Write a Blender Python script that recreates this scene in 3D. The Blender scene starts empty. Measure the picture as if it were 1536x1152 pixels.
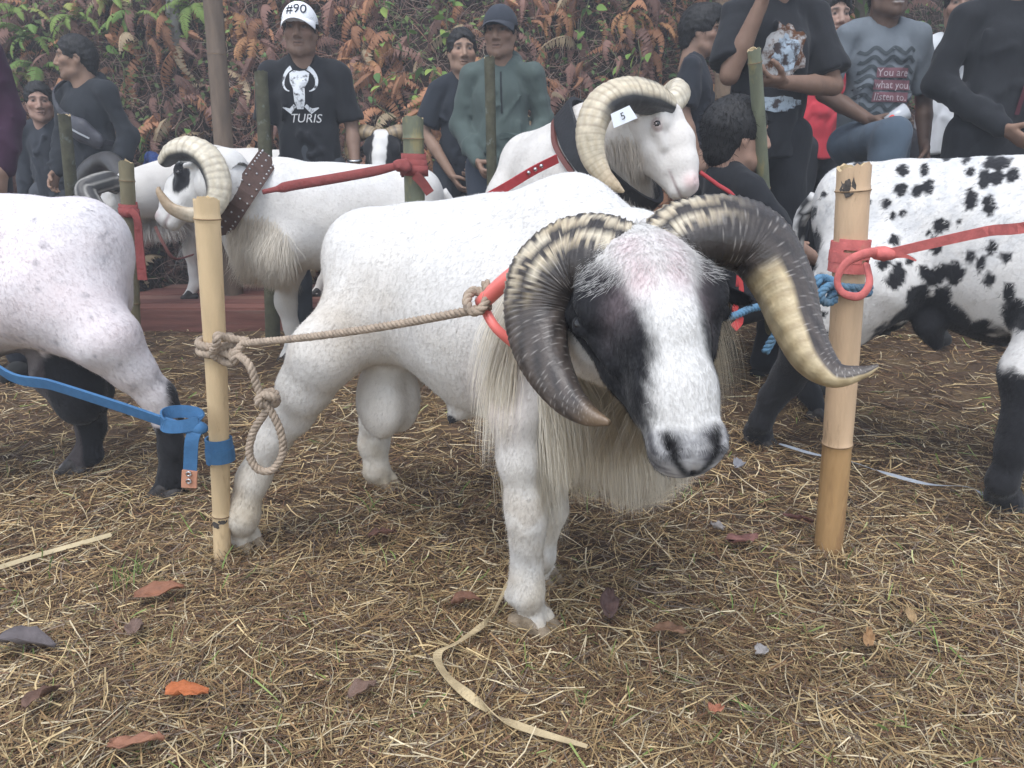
import bpy, math, random
import numpy as np
from mathutils import Vector, Matrix
from mathutils.bvhtree import BVHTree

rng = np.random.default_rng(7)
random.seed(7)
R = math.radians
SC = bpy.context.scene
COL = SC.collection

# ------------------------------------------------------------------ camera, sky, sun, exposure
CAM_H, PITCH, FPX = 0.85, R(16.0), 1110.0
cd = bpy.data.cameras.new('camera')
cam = bpy.data.objects.new('camera', cd)
COL.objects.link(cam)
cam.location = (0, 0, CAM_H)
cam.rotation_euler = (R(90) - PITCH, 0, 0)
cd.sensor_width = 36.0
cd.lens = 36.0 * FPX / 1536.0
cd.clip_start = 0.02
cd.clip_end = 400
SC.camera = cam

SUN_EL, SUN_AZ = R(62), R(200)          # azimuth measured clockwise from +Y: high, behind the camera's shoulder
w = bpy.data.worlds.new('World')
SC.world = w
w.use_nodes = True
nt = w.node_tree
nt.nodes.clear()
sky = nt.nodes.new('ShaderNodeTexSky')
sky.sky_type = 'NISHITA'
sky.sun_disc = False
sky.sun_elevation = SUN_EL
sky.sun_rotation = SUN_AZ
sky.air_density = 1.0
sky.dust_density = 0.8
hsv = nt.nodes.new('ShaderNodeHueSaturation')
hsv.inputs['Saturation'].default_value = 0.50      # overcast: almost colourless sky
bgn = nt.nodes.new('ShaderNodeBackground')
bgn.inputs['Strength'].default_value = 0.15
wo = nt.nodes.new('ShaderNodeOutputWorld')
nt.links.new(sky.outputs[0], hsv.inputs['Color'])
nt.links.new(hsv.outputs[0], bgn.inputs['Color'])
nt.links.new(bgn.outputs[0], wo.inputs['Surface'])

sl = bpy.data.lights.new('sun', 'SUN')
sl.energy = 1.0
sl.angle = R(35)
sl.color = (1.0, 0.99, 0.98)
so = bpy.data.objects.new('sun', sl)
COL.objects.link(so)
sdir = Vector((math.sin(SUN_AZ) * math.cos(SUN_EL), math.cos(SUN_AZ) * math.cos(SUN_EL), math.sin(SUN_EL)))
so.rotation_euler = sdir.to_track_quat('Z', 'Y').to_euler()

SC.view_settings.view_transform = 'Standard'
SC.view_settings.look = 'None'
SC.view_settings.gamma = 1.0
SC.view_settings.exposure = 1.24
SC.view_settings.use_curve_mapping = False

# ------------------------------------------------------------------ helpers: pixel of the photo -> point at a real distance
CF = np.array([0, math.cos(PITCH), -math.sin(PITCH)])
CU = np.array([0, math.sin(PITCH), math.cos(PITCH)])
CR = np.array([1.0, 0, 0])
C0 = np.array([0, 0, CAM_H])
def ray(px, py):
    return CF + CR * (px - 768) / FPX + CU * (576 - py) / FPX
def U(px, py, zc):            # by depth along the lens axis
    return C0 + ray(px, py) * zc
def UY(px, py, Y):            # by distance along the ground
    d = ray(px, py)
    return C0 + d * (Y / d[1])
def G(px, py, z=0.0):         # on the ground
    d = ray(px, py)
    return C0 + d * ((z - CAM_H) / d[2])
def V3(*a):
    return np.array(a, float)
def nrm(v):
    v = np.asarray(v, float)
    return v / (np.linalg.norm(v) + 1e-12)

# ------------------------------------------------------------------ helpers: materials
MATS = {}
def mat(name, col=(0.5, 0.5, 0.5), rough=0.7, attr=False, noise=None, bump=None, spec=0.3, trans=0.0, sheen=0.0, stretch=None, mottle=None, metal=0.0):
    """attr: base colour from the point attribute 'Col'. noise=(scale, amount): value variation. bump=(scale, strength).
    mottle=(scale, colour, amount, threshold)"""
    if name in MATS:
        return MATS[name]
    m = bpy.data.materials.new(name)
    m.use_nodes = True
    n = m.node_tree.nodes
    l = m.node_tree.links
    b = n['Principled BSDF']
    b.inputs['Roughness'].default_value = rough
    b.inputs['Specular IOR Level'].default_value = spec
    b.inputs['Metallic'].default_value = metal
    if sheen:
        b.inputs['Sheen Weight'].default_value = sheen
    if attr:
        a = n.new('ShaderNodeAttribute')
        a.attribute_name = 'Col'
        src = a.outputs['Color']
    else:
        a = n.new('ShaderNodeRGB')
        a.outputs[0].default_value = (*col, 1)
        src = a.outputs[0]
    tc = n.new('ShaderNodeTexCoord')
    vec = tc.outputs['Object']
    if stretch:
        mp = n.new('ShaderNodeMapping')
        mp.inputs['Scale'].default_value = stretch
        l.new(vec, mp.inputs['Vector'])
        vec = mp.outputs[0]
    if noise:
        t = n.new('ShaderNodeTexNoise')
        t.inputs['Scale'].default_value = noise[0]
        t.inputs['Detail'].default_value = 5
        l.new(vec, t.inputs['Vector'])
        mr = n.new('ShaderNodeMapRange')
        mr.inputs['From Min'].default_value = 0.25
        mr.inputs['From Max'].default_value = 0.75
        mr.inputs['To Min'].default_value = 1 - noise[1]
        mr.inputs['To Max'].default_value = 1 + noise[1]
        l.new(t.outputs['Fac'], mr.inputs['Value'])
        mx = n.new('ShaderNodeVectorMath')
        mx.operation = 'SCALE'
        l.new(src, mx.inputs[0])
        l.new(mr.outputs[0], mx.inputs['Scale'])
        src = mx.outputs[0]
    if mottle:
        t = n.new('ShaderNodeTexNoise')
        t.inputs['Scale'].default_value = mottle[0]
        t.inputs['Detail'].default_value = 6
        t.inputs['Roughness'].default_value = 0.65
        l.new(vec, t.inputs['Vector'])
        mr = n.new('ShaderNodeMapRange')
        mr.inputs['From Min'].default_value = mottle[3]
        mr.inputs['From Max'].default_value = mottle[3] + 0.12
        mr.inputs['To Max'].default_value = mottle[2]
        l.new(t.outputs['Fac'], mr.inputs['Value'])
        mx = n.new('ShaderNodeMix')
        mx.data_type = 'RGBA'
        l.new(mr.outputs[0], mx.inputs['Factor'])
        l.new(src, mx.inputs['A'])
        mx.inputs['B'].default_value = (*mottle[1], 1)
        src = mx.outputs['Result']
    l.new(src, b.inputs['Base Color'])
    if bump:
        t = n.new('ShaderNodeTexNoise')
        t.inputs['Scale'].default_value = bump[0]
        t.inputs['Detail'].default_value = 4
        l.new(vec, t.inputs['Vector'])
        bn = n.new('ShaderNodeBump')
        bn.inputs['Strength'].default_value = bump[1]
        bn.inputs['Distance'].default_value = bump[2] if len(bump) > 2 else 0.01
        l.new(t.outputs['Fac'], bn.inputs['Height'])
        l.new(bn.outputs[0], b.inputs['Normal'])
    if trans:
        tr = n.new('ShaderNodeBsdfTranslucent')
        ms = n.new('ShaderNodeMixShader')
        ms.inputs[0].default_value = trans
        l.new(src, tr.inputs['Color'])
        l.new(b.outputs[0], ms.inputs[1])
        l.new(tr.outputs[0], ms.inputs[2])
        l.new(ms.outputs[0], n['Material Output'].inputs['Surface'])
    MATS[name] = m
    return m

# ------------------------------------------------------------------ helpers: objects
def mesh_np(name, v, f, smooth=True, col=None):
    """f: (n,3) or (n,4) int array, or a list of faces"""
    me = bpy.data.meshes.new(name)
    v = np.ascontiguousarray(v, np.float32)
    if isinstance(f, np.ndarray):
        k = f.shape[1]
        me.vertices.add(len(v))
        me.vertices.foreach_set('co', v.ravel())
        me.loops.add(f.size)
        me.loops.foreach_set('vertex_index', np.ascontiguousarray(f, np.int32).ravel())
        me.polygons.add(len(f))
        me.polygons.foreach_set('loop_start', np.arange(0, f.size, k, dtype=np.int32))
        me.polygons.foreach_set('loop_total', np.full(len(f), k, np.int32))
        me.update(calc_edges=True)
    else:
        me.from_pydata(v.tolist(), [], f)
        me.update()
    me.polygons.foreach_set('use_smooth', np.full(len(me.polygons), smooth, bool))
    if col is not None:
        a = me.attributes.new('Col', 'FLOAT_COLOR', 'POINT')
        c = np.ones((len(v), 4), np.float32)
        c[:, :3] = col
        a.data.foreach_set('color', c.ravel())
    return me
def obj(name, me, m=None, parent=None, label=None, cat=None, group=None, kind=None):
    o = bpy.data.objects.new(name, me)
    COL.objects.link(o)
    if m is not None and me is not None and len(me.materials) == 0:
        me.materials.append(m)
    if parent is not None:
        o.parent = parent
    if label: o['label'] = label
    if cat: o['category'] = cat
    if group: o['group'] = group
    if kind: o['kind'] = kind
    return o
def thing(name, label, cat, loc=(0, 0, 0), group=None):
    """an empty at the base of a thing. Parts are built in world coordinates and hung on it with adopt()."""
    o = bpy.data.objects.new(name, None)
    COL.objects.link(o)
    o.empty_display_size = 0.1
    o.location = [float(t) for t in loc]
    o['label'] = label
    o['category'] = cat
    if group: o['group'] = group
    return o
def adopt(root, name, me, m, **kw):
    """part of root whose mesh is in world coordinates"""
    lv = np.array(root.location, np.float32)
    if root.parent is not None: lv = lv + np.array(root.parent.location, np.float32)
    n = len(me.vertices)
    co = np.empty(n * 3, np.float32)
    me.vertices.foreach_get('co', co)
    co = co.reshape(-1, 3) - lv
    me.vertices.foreach_set('co', co.ravel())
    return obj(name, me, m, parent=root, **kw)

class MB:
    """collects vertices and faces of one mesh"""
    def __init__(s):
        s.v = []; s.f = []; s.c = []
    def add(s, v, f, c=None):
        o = len(s.v)
        s.v += [tuple(map(float, t)) for t in v]
        s.f += [tuple(int(i) + o for i in t) for t in f]
        if c is not None:
            c = np.asarray(c, float)
            s.c += [tuple(c)] * len(v) if c.ndim == 1 else [tuple(t) for t in c]
    def mesh(s, name, smooth=True):
        return mesh_np(name, np.array(s.v), s.f, smooth, np.array(s.c) if s.c else None)

def spline(P, n):
    """Catmull-Rom through P (k,d) -> n samples"""
    P = np.asarray(P, float)
    k = len(P)
    t = np.linspace(0, k - 1, n)
    i = np.clip(t.astype(int), 0, k - 2)
    u = (t - i)[:, None]
    E = np.vstack([2 * P[0] - P[1], P, 2 * P[-1] - P[-2]])
    a, b, c, d = E[i], E[i + 1], E[i + 2], E[i + 3]
    return 0.5 * (2 * b + (c - a) * u + (2 * a - 5 * b + 4 * c - d) * u ** 2 + (3 * b - a - 3 * c + d) * u ** 3)
def frames(P, up):
    """parallel-transport frames along a path"""
    T = np.gradient(P, axis=0)
    T /= np.linalg.norm(T, axis=1)[:, None] + 1e-12
    n = np.asarray(up, float) - T[0] * np.dot(up, T[0])
    n = nrm(n)
    N = [n]
    for i in range(1, len(P)):
        n = N[-1] - T[i] * np.dot(N[-1], T[i])
        N.append(nrm(n))
    N = np.array(N)
    return T, N, np.cross(T, N)
def tube(P, rad, seg=8, up=(0, 0, 1), flat=1.0, cap=True):
    """swept tube. rad: scalar or array; flat squeezes the second axis"""
    P = np.asarray(P, float)
    n = len(P)
    r = np.full(n, rad) if np.isscalar(rad) else np.asarray(rad, float)
    T, N, B = frames(P, up)
    a = np.linspace(0, 2 * math.pi, seg, endpoint=False)
    v = P[:, None, :] + r[:, None, None] * (np.cos(a)[None, :, None] * N[:, None, :] + flat * np.sin(a)[None, :, None] * B[:, None, :])
    v = v.reshape(-1, 3)
    f = []
    for i in range(n - 1):
        for j in range(seg):
            k = (j + 1) % seg
            f.append((i * seg + j, i * seg + k, (i + 1) * seg + k, (i + 1) * seg + j))
    if cap:
        f.append(tuple(range(seg - 1, -1, -1)))
        f.append(tuple((n - 1) * seg + j for j in range(seg)))
    return v, f
def tube_mesh(name, P, rad, **k):
    v, f = tube(P, rad, **k)
    return mesh_np(name, v, f, True)
def strap(P, width, thick, side):
    """flat band: width along 'side' made perpendicular to the path"""
    P = np.asarray(P, float)
    T = np.gradient(P, axis=0)
    T /= np.linalg.norm(T, axis=1)[:, None] + 1e-12
    side = np.asarray(side, float)
    if side.ndim == 1: side = np.repeat(side[None], len(P), 0)
    S = side - T * np.sum(side * T, 1)[:, None]
    S /= np.linalg.norm(S, axis=1)[:, None] + 1e-12
    N = np.cross(T, S)
    wd = np.full(len(P), width) if np.isscalar(width) else np.asarray(width, float)
    wd = wd[:, None]
    ring = np.stack([P - S * wd / 2 - N * thick / 2, P + S * wd / 2 - N * thick / 2, P + S * wd / 2 + N * thick / 2, P - S * wd / 2 + N * thick / 2], 1)
    v = ring.reshape(-1, 3)
    f = []
    for i in range(len(P) - 1):
        for j in range(4):
            k = (j + 1) % 4
            f.append((i * 4 + j, i * 4 + k, i * 4 + 4 + k, i * 4 + 4 + j))
    f += [(3, 2, 1, 0), tuple((len(P) - 1) * 4 + j for j in range(4))]
    return v, f
def twisted_rope(P, rad, pitch, strands=3, n=None, seg=6):
    """laid rope: strands wound round the path"""
    P = np.asarray(P, float)
    L = np.sum(np.linalg.norm(np.diff(P, axis=0), axis=1))
    n = n or int(max(12, L / pitch * 9))
    Q = spline(P, n)
    T, N, B = frames(Q, (0.13, 0.3, 0.9))
    s = np.concatenate([[0], np.cumsum(np.linalg.norm(np.diff(Q, axis=0), axis=1))])
    mb = MB()
    for k in range(strands):
        ph = s / pitch * 2 * math.pi + k * 2 * math.pi / strands
        C = Q + rad * 0.5 * (np.cos(ph)[:, None] * N + np.sin(ph)[:, None] * B)
        v, f = tube(C, rad * 0.6, seg)
        mb.add(v, f)
    return mb

# ------------------------------------------------------------------ helpers: smooth solids (distance field -> surface net)
class SDF:
    def __init__(s, lo, hi, h):
        s.h = h
        s.lo = np.asarray(lo, float)
        n = np.ceil((np.asarray(hi, float) - s.lo) / h).astype(int) + 1
        s.n = n
        s.ax = [(s.lo[i] + h * np.arange(n[i])).astype(np.float32) for i in range(3)]
        s.f = np.full(n, 1.0, np.float32)
    def sub(s, lo, hi):
        sl = []
        for i in range(3):
            a = int(max(0, math.floor((lo[i] - s.lo[i]) / s.h)))
            b = int(min(s.n[i], math.ceil((hi[i] - s.lo[i]) / s.h) + 1))
            if b <= a: return None, None
            sl.append(slice(a, b))
        sl = tuple(sl)
        return sl, (s.ax[0][sl[0]][:, None, None], s.ax[1][sl[1]][None, :, None], s.ax[2][sl[2]][None, None, :])
    def blend(s, sl, d, k):
        f = s.f[sl]
        if k <= 0:
            s.f[sl] = np.minimum(f, d)
        else:
            t = np.clip(0.5 + 0.5 * (f - d) / k, 0, 1)
            s.f[sl] = f + (d - f) * t - k * t * (1 - t)
    def carve(s, sl, d, k):
        f = s.f[sl]
        t = np.clip(0.5 - 0.5 * (f + d) / k, 0, 1)
        s.f[sl] = f + (-d - f) * t + k * t * (1 - t)
    def _cone(s, a, b, ra, rb, q, k, sq):
        a = np.asarray(a, float); b = np.asarray(b, float)
        m = max(ra, rb) + k + 2.5 * s.h
        if sq is not None: m = m * max(1.0, 1 / sq[1], sq[1]) 
        lo = np.minimum(a, b) - m; hi = np.maximum(a, b) + m
        sl, g = s.sub(lo, hi)
        if sl is None: return None, None
        ba = (b - a).astype(np.float32)
        X, Y, Z = g[0] - np.float32(a[0]), g[1] - np.float32(a[1]), g[2] - np.float32(a[2])
        if sq is not None:     # squeeze along axis sq[0] (unit vector) by factor sq[1] (<1: thinner)
            u = np.asarray(sq[0], float); c = (1 / sq[1] - 1)
            dt = (X * u[0] + Y * u[1] + Z * u[2]) * np.float32(c)
            X = X + dt * np.float32(u[0]); Y = Y + dt * np.float32(u[1]); Z = Z + dt * np.float32(u[2])
            ba = (ba + u * np.dot(ba, u) * c).astype(np.float32)
        L2 = float(np.dot(ba, ba)) + 1e-9
        t = np.clip((X * ba[0] + Y * ba[1] + Z * ba[2]) / L2, 0, 1)
        d = np.sqrt((X - t * ba[0]) ** 2 + (Y - t * ba[1]) ** 2 + (Z - t * ba[2]) ** 2) - (ra + (rb - ra) * t)
        if sq is not None: d = d * min(1.0, sq[1] ** 0.5)
        return sl, d
    def cone(s, a, b, ra, rb=None, k=0.02, sq=None):
        sl, d = s._cone(a, b, ra, ra if rb is None else rb, None, k, sq)
        if sl is not None: s.blend(sl, d, k)
    def cutcone(s, a, b, ra, rb=None, k=0.01, sq=None):
        sl, d = s._cone(a, b, ra, ra if rb is None else rb, None, k, sq)
        if sl is not None: s.carve(sl, d, k)
    def chain(s, pts, k=0.02, sq=None):
        """pts: list of (point, radius)"""
        for (a, ra), (b, rb) in zip(pts[:-1], pts[1:]):
            s.cone(a, b, ra, rb, k, sq)
    def _ell(s, c, r, Rm, k):
        c = np.asarray(c, float); r = np.asarray(r, float)
        m = r.max() + k + 2.5 * s.h
        sl, g = s.sub(c - m, c + m)
        if sl is None: return None, None
        X, Y, Z = g[0] - np.float32(c[0]), g[1] - np.float32(c[1]), g[2] - np.float32(c[2])
        if Rm is not None:
            Rm = np.asarray(Rm, np.float32)   # rows: local axes
            X, Y, Z = (X * Rm[0, 0] + Y * Rm[0, 1] + Z * Rm[0, 2], X * Rm[1, 0] + Y * Rm[1, 1] + Z * Rm[1, 2], X * Rm[2, 0] + Y * Rm[2, 1] + Z * Rm[2, 2])
        r = r.astype(np.float32)
        k0 = np.sqrt((X / r[0]) ** 2 + (Y / r[1]) ** 2 + (Z / r[2]) ** 2)
        k1 = np.sqrt((X / r[0] ** 2) ** 2 + (Y / r[1] ** 2) ** 2 + (Z / r[2] ** 2) ** 2) + 1e-6
        return sl, k0 * (k0 - 1) / k1
    def ell(s, c, r, Rm=None, k=0.02):
        sl, d = s._ell(c, r, Rm, k)
        if sl is not None: s.blend(sl, d, k)
    def cutell(s, c, r, Rm=None, k=0.01):
        sl, d = s._ell(c, r, Rm, k)
        if sl is not None: s.carve(sl, d, k)
    def plane(s, p, n, k=0.0):
        """remove the side n points to"""
        n = nrm(n)
        d = ((s.ax[0] - p[0]) * n[0])[:, None, None] + ((s.ax[1] - p[1]) * n[1])[None, :, None] + ((s.ax[2] - p[2]) * n[2])[None, None, :]
        s.f = np.maximum(s.f, d.astype(np.float32))
    def ripple(s, amp, waves, seed=0, stretch=(1, 1, 1)):
        """cloth or flesh unevenness: a few crossed sine waves"""
        rg = np.random.default_rng(seed)
        acc = np.zeros_like(s.f)
        for wl in waves:
            for _ in range(3):
                d = nrm(rg.normal(size=3)) * np.asarray(stretch)
                ph = rg.uniform(0, 6.28)
                acc += np.sin(((s.ax[0] * d[0])[:, None, None] + (s.ax[1] * d[1])[None, :, None] + (s.ax[2] * d[2])[None, None, :]) * np.float32(6.283 / wl) + np.float32(ph)) * np.float32(wl)
        s.f += acc * np.float32(amp / (3 * sum(waves)))
    def surface(s, smooth=1):
        f = s.f
        ins = f < 0
        n = s.n
        c = ins[:-1, :-1, :-1].astype(np.int8)
        cnt = np.zeros_like(c)
        for dx in (0, 1):
            for dy in (0, 1):
                for dz in (0, 1):
                    cnt += ins[dx:n[0] - 1 + dx, dy:n[1] - 1 + dy, dz:n[2] - 1 + dz]
        I = np.argwhere((cnt > 0) & (cnt < 8))
        idx = np.full(cnt.shape, -1, np.int32)
        idx[I[:, 0], I[:, 1], I[:, 2]] = np.arange(len(I))
        acc = np.zeros((len(I), 3)); num = np.zeros(len(I))
        cor = [(0, 0, 0), (1, 0, 0), (0, 1, 0), (1, 1, 0), (0, 0, 1), (1, 0, 1), (0, 1, 1), (1, 1, 1)]
        val = [f[I[:, 0] + o[0], I[:, 1] + o[1], I[:, 2] + o[2]] for o in cor]
        for a in range(8):
            for b in range(a + 1, 8):
                da = np.array(cor[a]); db = np.array(cor[b])
                if np.abs(da - db).sum() != 1: continue
                x = (val[a] < 0) != (val[b] < 0)
                t = val[a][x] / (val[a][x] - val[b][x])
                acc[x] += da + (db - da) * t[:, None]
                num[x] += 1
        v = s.lo + s.h * (I + acc / num[:, None])
        F = []
        for ax in range(3):
            o = [0, 0, 0]; o[ax] = 1
            A = ins[:n[0] - o[0], :n[1] - o[1], :n[2] - o[2]]
            B = ins[o[0]:, o[1]:, o[2]:]
            E = np.argwhere(A != B)
            u, w_ = (ax + 1) % 3, (ax + 2) % 3
            ok = (E[:, u] > 0) & (E[:, w_] > 0) & (E[:, u] < n[u] - 1) & (E[:, w_] < n[w_] - 1)
            E = E[ok]
            q = []
            for du, dw in ((-1, -1), (0, -1), (0, 0), (-1, 0)):
                e = E.copy(); e[:, u] += du; e[:, w_] += dw
                q.append(idx[e[:, 0], e[:, 1], e[:, 2]])
            q = np.stack(q, 1)
            fl = ~A[E[:, 0], E[:, 1], E[:, 2]]
            q[fl] = q[fl][:, ::-1]
            F.append(q)
        F = np.concatenate(F)
        F = F[(F >= 0).all(1)]
        for _ in range(smooth):
            nb = np.zeros_like(v); ct = np.zeros(len(v))
            for a, b in ((0, 1), (1, 2), (2, 3), (3, 0)):
                np.add.at(nb, F[:, a], v[F[:, b]]); np.add.at(ct, F[:, a], 1)
                np.add.at(nb, F[:, b], v[F[:, a]]); np.add.at(ct, F[:, b], 1)
            v = 0.45 * v + 0.55 * nb / np.maximum(ct, 1)[:, None]
        return v, F
def vnormals(v, F):
    n = np.cross(v[F[:, 2]] - v[F[:, 0]], v[F[:, 3 if F.shape[1] > 3 else 1]] - v[F[:, 1 if F.shape[1] > 3 else 0]])
    N = np.zeros_like(v)
    for k in range(F.shape[1]):
        np.add.at(N, F[:, k], n)
    return N / (np.linalg.norm(N, axis=1)[:, None] + 1e-12)
def scatter(v, F, N, count, mask=None, seed=1):
    """random surface points: positions, normals, face index"""
    rg = np.random.default_rng(seed)
    a = np.linalg.norm(np.cross(v[F[:, 2]] - v[F[:, 0]], v[F[:, 3]] - v[F[:, 1]]), axis=1) * 0.5
    if mask is not None:
        a = a * mask[F].mean(1)
    p = a / a.sum()
    i = rg.choice(len(F), count, p=p)
    x, y = rg.uniform(size=count)[:, None], rg.uniform(size=count)[:, None]
    q = F[i]
    W = ((1 - x) * (1 - y), x * (1 - y), x * y, (1 - x) * y)
    P = sum(W[k] * v[q[:, k]] for k in range(4))
    M = sum(W[k] * N[q[:, k]] for k in range(4))
    return P, M / (np.linalg.norm(M, axis=1)[:, None] + 1e-12), q[:, 0]
def vnoise(p, freq, seed=0, octaves=3):
    """smooth pseudo-noise of points, about -1..1"""
    rg = np.random.default_rng(seed)
    out = np.zeros(len(p)); amp = 1; tot = 0
    for o in range(octaves):
        t = np.zeros(len(p))
        for _ in range(5):
            d = rg.normal(size=p.shape[1]); d /= np.linalg.norm(d)
            t += np.sin(p @ d * freq * rg.uniform(0.6, 1.5) + rg.uniform(0, 6.28))
        out += amp * t / 2.6; tot += amp
        amp *= 0.55; freq *= 2.1
    return out / tot
def hair_mesh(name, P, D, L, wid, N, col, droop=0.0, nseg=2, side=None, curl=0.0, seed=3, clump=0):
    """ribbons rooted at P heading D, length L; N: the way the ribbon faces. col: per strand colour."""
    rg = np.random.default_rng(seed)
    n = len(P)
    D = D / (np.linalg.norm(D, axis=1)[:, None] + 1e-12)
    S = np.cross(N, D)
    S /= np.linalg.norm(S, axis=1)[:, None] + 1e-9
    L = np.broadcast_to(L, n)[:, None]
    wid = np.broadcast_to(wid, n)[:, None]
    cen = []
    cur = P.copy(); d = D.copy()
    kick = rg.normal(size=(n, 3)) * curl
    for k in range(nseg + 1):
        cen.append(cur)
        d = d + V3(0, 0, -1) * droop / nseg + kick * (1 if k % 2 == 0 else -0.6)
        d /= np.linalg.norm(d, axis=1)[:, None] + 1e-12
        cur = cur + d * L / nseg
    if clump:
        cc = P[rg.choice(n, clump, replace=False)]
        ci = np.array([int(np.argmin(((cc - q) ** 2).sum(1))) for q in P])
        ct = np.bincount(ci, minlength=clump)[:, None]
        for k in range(1, nseg + 1):
            mc = np.stack([np.bincount(ci, cen[k][:, a], clump) for a in range(3)], 1) / np.maximum(ct, 1)
            cen[k] = cen[k] + (mc[ci] - cen[k]) * 0.72 * (k / nseg) ** 1.1
    pts = []
    for k in range(nseg + 1):
        wk = wid * (1.0 - k / nseg) ** 0.7
        if k == nseg:
            pts.append(cen[k])
        else:
            pts.append(cen[k] - S * wk / 2); pts.append(cen[k] + S * wk / 2)
    m = 2 * nseg + 1
    v = np.stack(pts, 1).reshape(-1, 3)
    base = (np.arange(n) * m)[:, None]
    tri = []
    for k in range(nseg - 1):
        a = 2 * k
        tri += [[a, a + 3, a + 1], [a, a + 2, a + 3]]
    a = 2 * (nseg - 1)
    tri += [[a, a + 2, a + 1]]
    F = (base[:, None, :] + np.array(tri)[None]).reshape(-1, 3)
    c = np.repeat(col, m, 0)
    me = mesh_np(name, v, F, True, c)
    try:
        me.normals_split_custom_set_from_vertices(np.repeat(N, m, 0).tolist())
    except Exception as e:
        print('normals', e)
    return me

# ================================================================== THE SETTING: ground, straw, bank
def sm_(x, a, b):
    t = np.clip((x - a) / (b - a), 0, 1)
    return t * t * (3 - 2 * t)
def gz(x, y):
    x = np.asarray(x, float); y = np.asarray(y, float)
    p = np.stack([x.ravel(), y.ravel()], 1)
    z = 0.010 * vnoise(p, 7.0, 11, 3).reshape(x.shape) * np.clip((y - 0.2), 0.3, 1)
    z = z + 0.13 * np.exp(-(((x - 0.19) / 0.26) ** 2 + ((y - 2.62) / 0.30) ** 2))      # low mound the raised ram stands on
    z = z + 0.13 * sm_(y, 2.5, 3.4) * sm_(x, 0.55, 1.1)          # the ground rises towards the bank on the right
    z = z + 0.10 * np.clip((np.hypot(x, y) - 8) / 10, 0, 3)
    return z
gx = np.concatenate([np.linspace(-60, -5, 14)[:-1], np.linspace(-5, 5, 170), np.linspace(5, 60, 14)[1:]])
gy = np.concatenate([np.linspace(-60, -1, 10)[:-1], np.linspace(-1, 6.5, 150), np.linspace(6.5, 60, 12)[1:]])
XX, YY = np.meshgrid(gx, gy, indexing='ij')
ZZ = gz(XX, YY)
vv = np.stack([XX, YY, ZZ], -1).reshape(-1, 3)
ni, nj = len(gx), len(gy)
ii, jj = np.meshgrid(np.arange(ni - 1), np.arange(nj - 1), indexing='ij')
a = (ii * nj + jj).ravel()
ff = np.stack([a, a + nj, a + nj + 1, a + 1], 1)
soil = mat('soil', (0.085, 0.056, 0.037), 0.95, noise=(9, 0.45), bump=(60, 0.9, 0.01), mottle=(5, (0.15, 0.105, 0.06), 0.8, 0.5), spec=0.1)
obj('ground', mesh_np('ground', vv, ff), soil, kind='structure', label='brown earth under trodden dry straw')

def strips(name, P, D, L, W, N, col, nseg, bend, seed, tip=0.35):
    """bent flat stalks"""
    rg = np.random.default_rng(seed)
    n = len(P)
    S = np.cross(N, D); S /= np.linalg.norm(S, axis=1)[:, None] + 1e-9
    B = rg.normal(size=(n, 1)) * bend
    C = rg.normal(size=(n, 1)) * bend * 0.35
    pts = []
    for k in range(nseg + 1):
        t = k / nseg
        c = P + D * L[:, None] * (t - 0.5) + S * B * L[:, None] * (4 * t * (1 - t) - 0.6) + N * C * L[:, None] * (4 * t * (1 - t) - 0.6)
        wk = (W * (1 - (1 - tip) * t ** 2))[:, None] / 2
        pts += [c - S * wk, c + S * wk]
    m = 2 * (nseg + 1)
    v = np.stack(pts, 1).reshape(-1, 3)
    base = (np.arange(n) * m)[:, None, None]
    q = np.array([[2 * k, 2 * k + 1, 2 * k + 3, 2 * k + 2] for k in range(nseg)])[None]
    F = (base + q).reshape(-1, 4)
    return mesh_np(name, v, F, False, np.repeat(col, m, 0))

def straw_field(name, n, seed, lmin, lmax, wmin, wmax, hmax, tilt, pal, probs, y0=0.62, y1=5.6, pw=0.62):
    rg = np.random.default_rng(seed)
    u = rg.uniform(size=n)
    y = (y0 ** (1 - 1.6) + u * (y1 ** (1 - 1.6) - y0 ** (1 - 1.6))) ** (1 / (1 - 1.6))
    x = rg.uniform(-1, 1, n) * (0.80 * y + 0.25)
    # drifts: thin the straw where the soil shows through
    dn = vnoise(np.stack([x, y], 1), 5.0, seed + 1, 3)
    keep = rg.uniform(size=n) < np.clip(0.78 + 0.45 * dn, 0.25, 1)
    x, y, dn = x[keep], y[keep], dn[keep]
    n = len(x)
    L = rg.uniform(lmin, lmax, n) ** 1.0
    far = np.clip(y / 1.6, 0.85, 2.2)
    W = rg.uniform(wmin, wmax, n) * far ** 0.7
    th = rg.uniform(0, 2 * math.pi, n) + 0.5 * np.sin(x * 3 + y * 2)
    ph = rg.normal(size=n) * tilt
    D = np.stack([np.cos(th) * np.cos(ph), np.sin(th) * np.cos(ph), np.sin(ph)], 1)
    N = np.stack([rg.normal(size=n) * 0.5, rg.normal(size=n) * 0.5, np.ones(n)], 1)
    N -= D * np.sum(N * D, 1)[:, None]
    N /= np.linalg.norm(N, axis=1)[:, None]
    z = gz(x, y) + rg.uniform(0.0, 1, n) ** 1.5 * hmax + np.abs(np.sin(ph)) * L * 0.30
    P = np.stack([x, y, z], 1)
    pal = np.array(pal)
    patch = vnoise(np.stack([x, y], 1), 3.2, seed + 5, 2)
    ci = rg.choice(len(pal), n, p=np.array(probs) / sum(probs))
    col = pal[ci] * rg.uniform(0.55, 1.3, (n, 1)) * (1 + 0.28 * patch[:, None])
    me = strips(name, P, D, L, W, N, np.clip(col, 0, 0.9), 3, 0.065, seed + 9)
    return me
straw_m = mat('dry_straw', attr=True, rough=0.75, spec=0.25, trans=0.12)
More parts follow.
